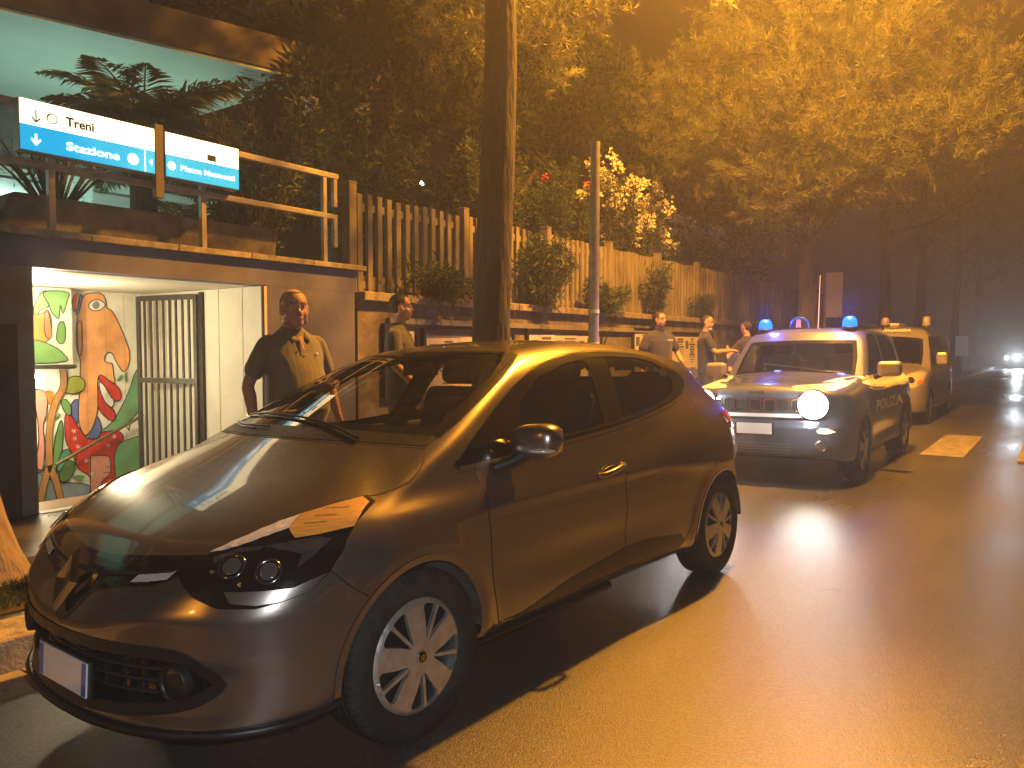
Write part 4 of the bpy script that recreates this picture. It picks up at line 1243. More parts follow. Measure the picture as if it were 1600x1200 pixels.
paint_lines(mb, [[(3.99, .86), (4.04, .90), (4.12, .93)], [(4.04, .90), (4.07, .95)], [(4.06, .91), (4.10, .89)]], -8.609, 'line', .0045, .0262)
o = part(mb, 'painted_figure', mmats, ub)
bx = empty('wall_box', (-8.4, 3.5, 1.6)); bx.parent = ub; bx.matrix_parent_inverse = Matrix.Translation(-Vector(ub.location))


def sub(mb, name, m_, root, bevel=0.0):
    o = mb.build(name, m_, None, bevel)
    o.parent = root
    w = Vector(root.location)
    o.matrix_parent_inverse = Matrix.Translation(-w)
    return o


m = MB(); m.box((-8.43, 3.40, 1.59), (.34, .97, .80)); sub(m, 'box_body', mat('box_paint', (.50, .50, .40), .5, noise_amt=.25, noise_scale=5), bx, .015)
m = MB(); m.tube([(-8.24, 2.95, 1.195), (-8.24, 3.87, 1.195), (-8.27, 3.90, 1.195), (-8.58, 3.90, 1.195)], .022, 8); sub(m, 'box_rim', M_DARKMETAL, bx)
mb = paint_shapes(BOXART, -8.259); sub(mb, 'painted_leaves', mmats, bx)
# handrail
m = MB(); m.tube([(-8.52, 4.75, .630), (-8.52, 4.66, .575), (-8.52, 3.87, .205), (-8.52, 3.80, .17)], .017, 10)
for yy in (4.60, 4.02): m.tube([(-8.60, yy, .50 - (4.60 - yy) * .47), (-8.55, yy, .46 - (4.60 - yy) * .47), (-8.52, yy, .545 - (4.60 - yy) * .47)], .008, 6)
part(m, 'handrail', mat('handrail_metal', (.20, .13, .08), .35, .7), ub)
# gate leaf, folded inwards: a thing that swings
gt = empty('gate', (-7.46, 4.77, 0), rz=0)
tag(gt, 'grey steel barred gate standing open in the underpass entrance', 'gate')
gd = Vector((-8.36 + 7.46, 4.62 - 4.77, 0)); gl_ = gd.length; ga = math.atan2(gd.y, gd.x)
gt.rotation_euler = (0, 0, ga)
m = MB()
for xx in (.02, gl_ - .02): m.box((xx, 0, .80), (.045, .035, 2.30))
for zz in (1.925, 1.03, -.32 + .03): m.box((gl_ / 2, 0, zz), (gl_ - .08, .033, .055))
o = m.build('gate_frame', M_STEEL, gt, .004)
m = MB()
for k in range(8):
    xx = .02 + (gl_ - .04) * (k + 1) / 9; m.box((xx, 0, 1.48), (.022, .018, .84)); m.box((xx, 0, .37), (.022, .018, 1.26))
m.build('gate_bars', M_STEEL, gt)
m = MB(); m.box((-7.40, 4.79, .9), (.06, .04, 2.14)); part(m, 'gate_post', M_DARKMETAL, ub)
# lamps in the stairwell: two bulkhead fluorescents
M_TUBE = emit_mat('fluorescent_tube', (1.0, .93, .74), 22)
for i, (x, y, z, L_) in enumerate([(-8.35, 3.25, 1.10, .75), (-8.1, 3.08, 1.86, .40)]):
    t = empty('wall_lamp', (x, y, z))
    tag(t, ('fluorescent lamp glowing under the painted box on the stairwell wall', 'small bright lamp high in the left corner of the stairwell')[i], 'lamp')
    mb = MB(); mb.box((0, 0, .035), (.10, L_ + .06, .025)); mb.build('lamp_body', M_WHITEW, t, .004)
    mb = MB(); mb.tube([(0, -L_ / 2, 0), (0, L_ / 2, 0)], .018, 10); mb.build('tube', M_TUBE, t)
lamp('stairwell_light', 'POINT', (-8.22, 3.42, 1.04), 26, (1.0, .82, .50), .06)
lamp('stairwell_light', 'POINT', (-7.55, 3.25, 1.75), 95, (1.0, .82, .50), .08)

# ================================================================ terrace above
M_RAIL = mat('railing_paint', (.34, .31, .27), .5, .2, noise_amt=.3, noise_scale=6)
te = MB(); te.box((-15.0, 2.0, 2.13), (16.5, 12.0, .2)); tag(te.build('terrace_floor', M_GREYW), kind='structure')
rl = empty('railing', (XW - .08, 2.0, 2.29))
tag(rl, 'pale painted steel railing along the terrace edge over the underpass', 'railing')
for yy in (-1.0, 1.5, 2.91, 4.22, 5.655):
    m = MB(); m.box((XW - .08, yy, 2.75), (.05, .05, .95)); part(m, 'post', M_RAIL, rl, .004)
m = MB(); m.box((XW - .08, 2.17, 3.228), (.06, 7.34, .055)); part(m, 'rail', M_RAIL, rl, .004)
m = MB(); m.box((XW - .08, 2.17, 2.795), (.055, 7.30, .05)); part(m, 'rail', M_RAIL, rl, .004)
m = MB(); m.box((XW - .08, 5.80, 3.05), (.05, .05, .30)); m.box((XW - .08, 5.80, 2.62), (.05, .05, .30)); part(m, 'end_stub', M_RAIL, rl, .004)
# illuminated direction signs
M_SW = emit_mat('sign_white_lit', (1.0, .97, .62), 1.6)
M_SB = emit_mat('sign_blue_lit', (.0, .38, .72), .95)
M_INK = mat('sign_ink', (.03, .03, .005), .6)
M_SWT = emit_mat('sign_white_text', (.85, .97, 1.0), 1.5)
M_CASE = mat('sign_case', (.25, .25, .22), .5, .5)
XS = XW + .06
TW = Matrix(((0, 0, 1, XS + .004), (1, 0, 0, 0), (0, 1, 0, 0), (0, 0, 0, 1)))


def text_mesh(body, name, m_, size, M, parent, bold=0.0, width=None, align='LEFT'):
    """lettering as a thin mesh; M maps text plane to parent space"""
    c = bpy.data.curves.new(name, 'FONT'); c.body = body; c.size = size; c.extrude = .0012; c.offset = bold; c.resolution_u = 3
    c.align_x = align
    t = bpy.data.objects.new(name, c); COL.objects.link(t)
    bpy.context.view_layer.update()
    dg = bpy.context.evaluated_depsgraph_get()
    me = bpy.data.meshes.new_from_object(t.evaluated_get(dg))
    bpy.data.objects.remove(t); bpy.data.curves.remove(c)
    if width:
        xs = [v.co.x for v in me.vertices]; s = width / (max(xs) - min(xs) + 1e-9)
        for v in me.vertices: v.co.x *= s
    me.transform(M); me.materials.clear(); me.materials.append(m_)
    o = bpy.data.objects.new(name, me); COL.objects.link(o); o.parent = parent
    return o


def arrow(mb, cy, cz, s):
    P_ = [(cy - s * .09, cz + s * .5), (cy + s * .09, cz + s * .5), (cy + s * .09, cz - s * .12), (cy + s * .36, cz + s * .14), (cy + s * .42, cz + s * .0), (cy, cz - s * .5), (cy - s * .42, cz), (cy - s * .36, cz + s * .14), (cy - s * .09, cz - s * .12)]
    mb.prism(P_, 0, .003, TW)


def disc(mb, cy, cz, r, r0=0.0, X=0.0):
    T = Matrix(((0, 0, 1, XS + .004 + X), (1, 0, 0, cy), (0, 1, 0, cz), (0, 0, 0, 1)))
    if r0: mb.lathe([(r0, .002), (r, .002)], 28, T, False)
    else: mb.lathe([(0, .002), (r, .002)], 28, T, False)


def signbox(y0, y1, label):
    s = empty('direction_sign', (0, 0, 0)); tag(s, label, 'sign', 'backlit station direction signs')
    m = MB(); m.box((XS - .06, (y0 + y1) / 2, 3.049), (.10, y1 - y0, .388)); m.build('sign_case', M_CASE, s, .004)
    m = MB(); m.box((XS - .002, (y0 + y1) / 2, 3.144), (.012, y1 - y0 - .012, .184)); m.build('white_panel', M_SW, s)
    m = MB(); m.box((XS - .002, (y0 + y1) / 2, 2.957), (.012, y1 - y0 - .012, .184)); m.build('blue_panel', M_SB, s)
    return s


s1 = signbox(2.640, 3.692, 'long backlit white and blue sign reading Treni and Stazione')
mb = MB(); mb.prism([(2.750, 3.165), (2.758, 3.165), (2.758, 3.09), (2.785, 3.117), (2.785, 3.103), (2.754, 3.072), (2.723, 3.103), (2.723, 3.117), (2.750, 3.09)], 0, .003, TW)
mb.build('arrow', M_INK, s1)
mb = MB(); disc(mb, 2.868, 3.128, .040, .033); disc(mb, 2.858, 3.135, .022, .017); mb.build('train_symbol', M_INK, s1)
text_mesh('Treni', 'lettering', M_INK, .098, Matrix(((0, 0, 1, XS + .006), (1, 0, 0, 2.968), (0, 1, 0, 3.100), (0, 0, 0, 1))), s1, .0028, .215)
mb = MB(); arrow(mb, 2.750, 2.945, .088); mb.build('arrow', M_SWT, s1)
text_mesh('Stazione', 'lettering', M_SWT, .088, Matrix(((0, 0, 1, XS + .006), (1, 0, 0, 2.966), (0, 1, 0, 2.917), (0, 0, 0, 1))), s1, .0022, .415)
mb = MB(); disc(mb, 3.495, 2.948, .046); mb.build('station_symbol', M_SWT, s1)
mb = MB(); mb.box((XS + .006, 3.598, 2.957), (.004, .008, .18)); mb.build('divider', M_SWT, s1)
mb = MB(); mb.prism([(3.66, 2.980), (3.66, 2.925), (3.632, 2.9525)], 0, .003, TW); mb.build('arrow', M_SWT, s1)
s2 = signbox(3.785, 4.515, 'shorter backlit white and blue sign reading Piazza Matteotti')
mb = MB(); disc(mb, 3.838, 2.958, .036); mb.build('symbol', M_SWT, s2)
text_mesh('Piazza Matteotti', 'lettering', M_SWT, .062, Matrix(((0, 0, 1, XS + .006), (1, 0, 0, 3.918), (0, 1, 0, 2.935), (0, 0, 0, 1))), s2, .0014, .54)
mb = MB(); mb.box((XS + .006, 4.226, 3.097), (.004, .085, .052)); mb.build('dark_square', M_INK, s2)
m = MB(); m.box((XW + .02, 3.738, 2.98), (.06, .075, .62)); tag(m.build('sign_post', mat('sign_post_paint', (.07, .055, .035), .6), bevel=.004), 'rusty brown steel post between the two lit signs', 'post')
# planter and station behind
pl = MB()
pl.add([(-6.72, 2.55, 2.26), (-7.12, 2.55, 2.26), (-7.12, 5.2, 2.26), (-6.72, 5.2, 2.26), (-6.66, 2.72, 2.60), (-7.18, 2.72, 2.60), (-7.18, 5.2, 2.60), (-6.66, 5.2, 2.60)],
       [(0, 4, 7, 3), (0, 1, 5, 4), (1, 2, 6, 5), (2, 3, 7, 6), (4, 5, 6, 7)])
tag(pl.build('planter', mat('old_concrete', (.11, .10, .08), .9, noise_amt=.5, noise_scale=6, bump=.6, bump_scale=30), bevel=.02), 'long dark concrete planter trough behind the terrace railing', 'planter')
M_SOFF = mat('pale_render', (.50, .56, .50), .8, noise_amt=.14, noise_scale=.6)
M_FASC = mat('roof_fascia', (.085, .070, .06), .8, noise_amt=.3)
st = empty('station_building', (-13, 5, 2.25))
tag(st, 'station building with a wide pale lit canopy behind the terrace', 'building')
fr = lambda y: -9.908 + (y - 3.96) * .274
m = MB(); pts = [(fr(-8), -8), (fr(7.6), 7.6), (-13.4, 7.6), (-13.4, -8)]
m.prism(pts, 5.2, 5.24); part(m, 'soffit', M_SOFF, st)
m = MB(); pts = [(fr(-8) + .05, -8.05), (fr(7.6) + .05, 7.65), (-24, 7.65), (-24, -8.05)]
m.prism(pts, 5.243, 5.70); part(m, 'roof_slab', M_FASC, st)
m = MB(); m.box((-13.5, .7, 4.62), (.2, 17.4, 1.16)); part(m, 'upper_wall', M_FASC, st)
m = MB(); m.box((-13.45, .7, 4.10), (.34, 17.4, .12)); part(m, 'lintel', M_SOFF, st)
m = MB(); m.box((-20.0, .7, 3.3), (.2, 18, 2.4)); part(m, 'room_wall', mat('room_wall_paint', (.55, .66, .60), .7, noise_amt=.1), st)
m = MB(); m.box((-16.8, .7, 4.20), (6.4, 17.4, .1)); part(m, 'room_ceiling', M_SOFF, st)
for yy in (-3.0, 1.6, 6.22, 8.9):
    m = MB(); m.box((-13.1, yy, 3.18), (.38, .44, 1.86)); part(m, 'column', M_SOFF, st)
for yy in (4.2, 7.6, 8.4):
    m = MB(); m.box((-16.0, yy, 3.2), (.12, .5, 1.9)); part(m, 'door_frame', mat('door_dark', (.10, .12, .11), .5), st)
lf = empty('ceiling_light', (-16.0, 6.45, 4.12)); tag(lf, 'round white ceiling light glowing in the station hall', 'lamp')
m = MB(); m.ball((0, 0, 0), (.30, .30, .05), 20, 8); m.build('lamp_shade', emit_mat('hall_lamp', (.85, 1, .95), 9), lf)
m = MB(); m.tube([(0, 0, .03), (0, 0, .08)], .1, 12); m.build('lamp_base', M_CASE, lf)
lamp('hall_light', 'POINT', (-16.0, 6.0, 3.7), 150, (.62, 1.0, .86), .3)
lamp('hall_light', 'POINT', (-16.0, 1.0, 3.7), 80, (.62, 1.0, .86), .3)
lamp('canopy_light', 'POINT', (-11.2, 6.0, 3.1), 120, (.55, 1.0, .80), .4)
lamp('canopy_light', 'POINT', (-11.6, 1.5, 3.1), 120, (.55, 1.0, .80), .4)

# ================================================================ boundary wall with notices, concrete fence
M_WALL = mat('old_plaster', (.17, .145, .12), .9, noise_amt=.55, noise_scale=3.5, bump=.7, bump_scale=18)
M_CONC = mat('fence_concrete', (.18, .16, .125), .82, noise_amt=.35, noise_scale=5, bump=.4, bump_scale=45, stretch=(1, 1, .35))
wl_ = empty('boundary_wall', (XW, 20, 0)); tag(wl_, 'low stained plaster wall carrying notice boards below the pale fence', 'wall')
m = MB(); m.box((XW - .15, 28.0, .93), (.30, 43.9, 1.96)); part(m, 'wall_body', M_WALL, wl_)
m = MB()
for k in range(29): m.box((XW - .13, 6.08 + k * 1.5 + .75, 1.96), (.42, 1.488, .10))
part(m, 'coping', M_STONE, wl_, .01)
m = MB(); m.box((XW + .03, 11.3, 1.70), (.06, 9.6, .07)); part(m, 'ledge', M_GREYW, wl_)
fence = empty('concrete_fence', (XW - .14, 12, 2.0)); tag(fence, 'long precast concrete picket fence on top of the boundary wall', 'fence')
fy = [6.07, 8.08, 10.1, 12.1, 14.1, 16.1, 18.1, 20.1, 22.1, 24.1, 26.1, 28.1]
for i, y0 in enumerate(fy):
    m = MB(); m.box((XW - .14, y0, 2.60), (.13, .11, 1.22)); m.box((XW - .14, y0, 3.22), (.14, .12, .02)); part(m, 'post', M_CONC, fence, .008)
    if i < len(fy) - 1:
        m = MB(); n = 12
        for k in range(n):
            yy = y0 + .065 + (1.88) * (k + .5) / n; hgt = 3.12 + .012 * math.sin(k * 7.3 + i)
            m.box((XW - .14 + .004 * math.sin(k * 3.1 + i), yy, (2.02 + hgt) / 2), (.05, .078, hgt - 2.02))
        m.box((XW - .172, y0 + 1.005, 2.98), (.05, 1.86, .09)); m.box((XW - .172, y0 + 1.005, 2.10), (.05, 1.86, .09))
        part(m, 'fence_panel', M_CONC, fence, .006)
# notice boards: frames and printed sheets
M_PAPER = mat('notice_paper', (.62, .58, .58), .7, noise_amt=.15, noise_scale=6)
M_FRAME = mat('notice_frame', (.03, .028, .03), .5, .4)
M_PRINT = mat('print_grey', (.10, .09, .11), .8)


def notice_board(y0, y1, z0, z1, label, sheets, seed):
    b = empty('notice_board', (XW + .02, (y0 + y1) / 2, (z0 + z1) / 2)); tag(b, label, 'notice board', 'notice boards on the boundary wall')
    m = MB(); m.box((XW + .02, (y0 + y1) / 2, (z0 + z1) / 2), (.03, y1 - y0, z1 - z0)); part(m, 'backing', M_GREYW, b)
    m = MB()
    m.box((XW + .03, (y0 + y1) / 2, z1 + .02), (.06, y1 - y0 + .08, .05)); m.box((XW + .03, (y0 + y1) / 2, z0 - .02), (.06, y1 - y0 + .08, .04))
    m.box((XW + .03, y0 - .02, (z0 + z1) / 2), (.056, .04, z1 - z0)); m.box((XW + .03, y1 + .02, (z0 + z1) / 2), (.056, .04, z1 - z0))
    part(m, 'frame', M_FRAME, b)
    rr = random.Random(seed); y = y0 + .03
    for w_ in sheets:
        m = MB(); zt = z1 - .03 - rr.random() * .04; zb = zt - .62 - rr.random() * .1
        m.add([(XW + .040, y, zb), (XW + .040, y + w_, zb), (XW + .042, y + w_, zt), (XW + .040, y, zt - .01)], [(0, 1, 2, 3)])
        sh = part(m, 'poster', M_PAPER, b)
        m = MB(); zz = zt - .05
        m.box((XW + .0445, y + w_ * .2, zt - .16), (.002, w_ * .24, .16))
        while zz > zb + .08:
            lw = w_ * (.25 + .3 * rr.random()); m.box((XW + .0445, y + w_ * .66, zz), (.002, lw, .018 + .02 * (rr.random() > .6))); zz -= .052
        part(m, 'print', M_PRINT, b)
        y += w_ + .01
        if y > y1 - .2: break


notice_board(6.45, 6.95, .85, 1.62, 'single notice sheet on the wall behind the man in dark clothes', [.44], 1)
notice_board(7.12, 8.95, .80, 1.58, 'wide notice board with three pale posters left of the big pine trunk', [.62, .55, .48], 2)
notice_board(9.35, 11.5, .80, 1.62, 'notice board with pale posters between the pine trunk and the lamp pole', [.7, .66, .66], 3)
notice_board(12.75, 14.0, .75, 1.70, 'notice board standing right of the lamp pole behind the officers', [.6, .55], 4)
notice_board(14.4, 16.6, .75, 1.66, 'farthest notice board on the wall, behind the officer holding papers', [.6, .6, .6], 5)
# ================================================================ trees and plants
M_BARK = mat('pine_bark', (.038, .030, .024), .95, noise_amt=.6, noise_scale=9, bump=1.0, bump_scale=14, stretch=(1, 1, .25))
for _m in (M_BARK,):
    [n_ for n_ in _m.node_tree.nodes if n_.type == 'BUMP'][0].inputs['Distance'].default_value = .05
M_BARKP = mat('pale_bark', (.24, .205, .17), .9, noise_amt=.5, noise_scale=7, bump=1.0, bump_scale=14, col2=(.20, .14, .10), stretch=(1, 1, .3))
[n_ for n_ in M_BARKP.node_tree.nodes if n_.type == 'BUMP'][0].inputs['Distance'].default_value = .05
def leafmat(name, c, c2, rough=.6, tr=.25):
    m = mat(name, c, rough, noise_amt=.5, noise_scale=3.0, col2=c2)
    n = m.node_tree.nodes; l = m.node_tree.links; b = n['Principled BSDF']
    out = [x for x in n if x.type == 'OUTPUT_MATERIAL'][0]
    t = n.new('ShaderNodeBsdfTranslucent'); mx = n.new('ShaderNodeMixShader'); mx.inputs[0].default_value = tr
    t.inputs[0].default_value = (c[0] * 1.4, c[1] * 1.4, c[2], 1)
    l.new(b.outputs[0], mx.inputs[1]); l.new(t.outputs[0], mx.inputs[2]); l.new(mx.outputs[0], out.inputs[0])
    return m


M_NEED = leafmat('pine_needles', (.15, .15, .035), (.045, .055, .018))
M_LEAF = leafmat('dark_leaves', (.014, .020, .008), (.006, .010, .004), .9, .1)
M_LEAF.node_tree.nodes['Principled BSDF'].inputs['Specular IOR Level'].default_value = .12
M_OLE = leafmat('oleander_leaves', (.045, .075, .03), (.02, .036, .014))
M_PALM = leafmat('palm_leaves', (.075, .12, .05), (.04, .06, .03))
M_FLOW = mat('pale_blossom', (.88, .84, .70), .7, noise_amt=.1)
M_FLOWR = mat('red_blossom', (.60, .10, .06), .7)


def rand_dirs(n, r=None):
    r = r or rng
    v = r.normal(size=(n, 3)); return v / np.linalg.norm(v, axis=1, keepdims=True)


def blades(base, dirs, L, w, up=None, curl=0.0):
    """thin double-triangle blades from base along dirs"""
    n = len(base); s = np.cross(dirs, rand_dirs(n)); s /= np.linalg.norm(s, axis=1, keepdims=True) + 1e-9
    L = np.broadcast_to(np.asarray(L), (n,))[:, None]; w = np.broadcast_to(np.asarray(w), (n,))[:, None]
    mid = base + dirs * L * .5 ; tip = base + dirs * L + np.array([0, 0, -1.]) * curl * L
    P = np.stack([base, mid + s * w / 2, tip, mid - s * w / 2], 1).reshape(-1, 3)
    F = np.arange(n * 4).reshape(n, 4)
    return P, F


def shoots(starts, dirs, L, per, nl, nw, spread=.9, r=None):
    """twigs with needles all along"""
    r = r or rng
    n = len(starts); t = r.random((n, per)); B = starts[:, None] + dirs[:, None] * (t * L[:, None])[..., None]
    D = dirs[:, None] * .8 + rand_dirs(n * per, r).reshape(n, per, 3) * spread
    D /= np.linalg.norm(D, axis=2, keepdims=True)
    return blades(B.reshape(-1, 3), D.reshape(-1, 3), nl * (.7 + .6 * r.random(n * per)), nw)


def pine_tree(loc, height, trunk_r, crown, label, lean=(0, 0), seed=1, nclump=60, first=2.6, bark=None, fine=1.0, share=None, limbs_to=None):
    """crown: list of (dx, dy, z, rx, ry, rz) lobes"""
    R = np.random.default_rng(seed); t = empty('pine_tree', loc); tag(t, label, 'tree', 'roadside pines')
    m = MB(); zs = np.concatenate([[-.1, 0, .12, .3], np.linspace(.7, height, 12)])
    pts = [(lean[0] * z + .04 * math.sin(z * 1.1 + seed) - .04 * math.sin(seed), lean[1] * z + .04 * math.cos(z * .9 + seed) - .04 * math.cos(seed), z) for z in zs]
    rad = [trunk_r * (1.0 + .38 * math.exp(-max(z, 0) / .18)) * (1 - .55 * max(0, z) / height) for i, z in enumerate(zs)]
    m.tube(pts, rad, 16)
    m.build('trunk', bark or M_BARK, t)
    lm = MB(); S = []; D = []; LL = []
    for (dx, dy, z, rx, ry, rz_) in crown:
        k = max(6, int(nclump * rx * ry * rz_ / 3))
        # a limb to the lobe
        zt = max(first, z - rz_ * 1.0 - .3)
        i = int(np.argmin(np.abs(zs - zt))); p0 = Vector(pts[i]); p1 = Vector((dx, dy, z))
        md = (p0 + p1) / 2 + Vector((0, 0, -.15 * (p1 - p0).length * .5))
        if z > 6.0 or seed != 3: lm.tube([p0, md, p1], [trunk_r * .20, trunk_r * .13, trunk_r * .05], 7)
        for _ in range(k):
            u = rand_dirs(1, R)[0] * (R.random() ** .45); c = np.array([dx + u[0] * rx, dy + u[1] * ry, z + u[2] * rz_])
            if R.random() < .35 and (z > 6.0 or seed != 3): lm.tube([p1.lerp(p0, .3), tuple(c)], [trunk_r * .07, .008], 4, cap=False)
            ns = int(R.integers(5, 10))
            for _ in range(ns):
                d = np.array([u[0], u[1], u[2] * .5 + .55]) + rand_dirs(1, R)[0] * .75; d /= np.linalg.norm(d)
                S.append(c + R.normal(size=3) * .16); D.append(d); LL.append(.22 + .25 * R.random())
    lm.build('limbs', bark or M_BARK, t)
    P, F = shoots(np.array(S), np.array(D), np.array(LL), int(40 * fine), .125, .012, .75, R)
    np_mesh('crown', P, F, M_NEED, t, smooth=False)
    return t


def bush_leaves(centers, rad, n, L, w, R, up=.3):
    c = centers[R.integers(0, len(centers), n)]; u = rand_dirs(n, R); rr = R.random(n)[:, None] ** .5
    B = c + u * rr * np.array(rad); D = u + rand_dirs(n, R) * .8 + np.array([0, 0, up]); D /= np.linalg.norm(D, axis=1, keepdims=True)
    return blades(B, D, L * (.6 + .8 * R.random(n)), w)


def leafy_tree(loc, height, trunk_r, crown, label, seed, n=16000, L=.16, w=.06, name='leafy_tree', m_=None):
    R = np.random.default_rng(seed); t = empty(name, loc); tag(t, label, 'tree', 'garden trees behind the fence')
    m = MB(); m.tube([(0, 0, -.1), (.08, .05, height * .35), (-.05, .1, height * .7), (.1, 0, height)], [trunk_r * 1.2, trunk_r, trunk_r * .6, trunk_r * .2], 10); m.build('trunk', M_BARK, t)
    lm = MB(); C = []
    for (dx, dy, z, rx, ry, rz_) in crown:
        lm.tube([(0, 0, height * .45), (dx * .5, dy * .5, (height * .45 + z) / 2), (dx, dy, z)], [trunk_r * .5, trunk_r * .3, .02], 6)
        for _ in range(int(26)):
            u = rand_dirs(1, R)[0] * R.random() ** .4; C.append((dx + u[0] * rx, dy + u[1] * ry, z + u[2] * rz_))
    lm.build('limbs', M_BARK, t)
    P, F = bush_leaves(np.array(C), (.42, .42, .34), n, L, w, R, .1)
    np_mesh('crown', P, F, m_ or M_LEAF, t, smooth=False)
    return t


# roadside pines
pine_tree((-4.32, 5.78, .11), 9.5, .195, [(-.4, .3, 6.2, 1.7, 1.7, .9), (-2.3, 1.6, 6.6, 1.9, 1.8, 1.0), (.9, -.6, 6.9, 1.5, 1.5, .9), (-1.2, -1.2, 7.8, 2.0, 1.9, 1.1), (-3.2, -.2, 7.2, 1.6, 1.6, .9), (.45, 3.05, 5.9, .7, .7, .5), (.0, 2.2, 5.55, .8, .9, .65), (-.8, 2.1, 5.35, .9, .9, .7), (-1.5, 2.6, 5.1, .9, 1.0, .65), (-.9, 3.1, 5.9, .9, .9, .6), (-1.9, 1.2, 5.6, .9, 1.0, .7)],  # low lobes towards the lantern added to shade the near fence and wall
          'thick dark pine trunk standing between the hatchback and the fence', lean=(-.004, .006), seed=3, nclump=62)
pine_tree((-4.40, 16.5, .11), 10.5, .20, [(.5, -1.5, 4.1, 1.0, .8, .55), (-.5, -1.5, 4.45, 1.0, .8, .6), (1.4, -1.6, 4.45, .9, .8, .55), (-1.3, -1.3, 5.0, 1.1, .9, .7), (-2.2, -1.5, 5.6, 1.1, 1.0, .8), (2.5, -1.2, 4.9, 1.05, 1.1, .75), (1.55, -1.6, 5.0, 1.1, 1.0, .9), (.55, -1.6, 4.75, 1.2, 1.1, 1.0), (-.5, -1.4, 5.4, 1.2, 1.2, 1.0), (.2, -1.0, 4.1, .9, .9, .6), (1.0, -1.6, 5.9, 1.5, 1.3, .9), (2.8, .2, 6.3, 1.2, 1.4, 1.0), (-2.0, -1.0, 6.4, 1.6, 1.5, 1.1), (.3, -1.2, 7.2, 2.2, 1.8, 1.0), (3.1, -.6, 5.5, .6, .8, .5)],
          'big pine whose lamp-lit branches hang over the police car', lean=(.002, 0), seed=5, nclump=80, first=3.2, fine=1.15)
pine_tree((-4.80, 1.77, .11), 8.0, .155, [(-.8, -.3, 6.8, 1.6, 1.6, .9), (.9, -1.2, 7.3, 1.5, 1.6, .9)], 'pale rough tree trunk at the left edge of the pavement', lean=(-.16, -.11), seed=8, nclump=18, bark=M_BARKP, first=4.5)
far = pine_tree((-4.6, 26.0, .11), 9.5, .20, [(0, 0, 6.0, 2.2, 2.2, 1.3), (1.6, -.8, 6.8, 1.8, 1.8, 1.1), (-1.6, .5, 6.9, 1.9, 1.9, 1.2), (.3, 1.2, 7.8, 2.2, 2.2, 1.1), (2.3, .5, 5.6, 1.2, 1.3, .8)],
                'dark pine on the pavement just beyond the van', seed=11, nclump=16, first=3.4)
for i, (x, y, rz_, s, lb) in enumerate([(-4.8, 35, 1.3, 1.1, 'second dark pine beyond the van, farther along the pavement'), (-4.6, 46, 2.6, 1.05, 'third dark pine beyond the van, near the road signs'), (-4.9, 60, .7, 1.2, 'farthest dark pine along the left pavement'),
                                        (8.6, 30, 2.0, 1.2, 'dark pine on the far side of the road'), (8.4, 44, 4.0, 1.25, 'farther dark pine on the far side of the road'), (9.0, 62, 5.0, 1.3, 'farthest dark pine across the road')]):
    c = copy_tree(far); c.location = (x, y, .11); c.rotation_euler = (0, 0, rz_); c.scale = (s, s, s); c['label'] = lb
# garden trees behind the fence, dark against the sky
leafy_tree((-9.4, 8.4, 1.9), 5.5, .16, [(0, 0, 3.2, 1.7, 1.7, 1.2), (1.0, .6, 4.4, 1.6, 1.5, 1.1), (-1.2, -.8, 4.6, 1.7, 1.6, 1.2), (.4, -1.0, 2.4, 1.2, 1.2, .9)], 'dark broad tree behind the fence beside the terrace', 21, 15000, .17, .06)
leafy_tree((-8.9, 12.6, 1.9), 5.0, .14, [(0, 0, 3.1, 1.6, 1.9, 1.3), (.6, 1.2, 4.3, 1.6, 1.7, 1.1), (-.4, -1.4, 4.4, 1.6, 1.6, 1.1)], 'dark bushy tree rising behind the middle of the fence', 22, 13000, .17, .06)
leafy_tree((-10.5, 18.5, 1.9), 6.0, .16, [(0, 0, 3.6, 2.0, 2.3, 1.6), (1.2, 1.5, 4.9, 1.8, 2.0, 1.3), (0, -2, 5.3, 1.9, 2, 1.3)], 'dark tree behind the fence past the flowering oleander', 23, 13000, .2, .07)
leafy_tree((-9.6, 25.5, 1.9), 6.0, .16, [(0, 0, 3.0, 2.2, 2.6, 1.8), (1.2, 1.8, 4.6, 2.0, 2.2, 1.5)], 'farthest dark tree behind the end of the fence', 24, 9000, .24, .08)


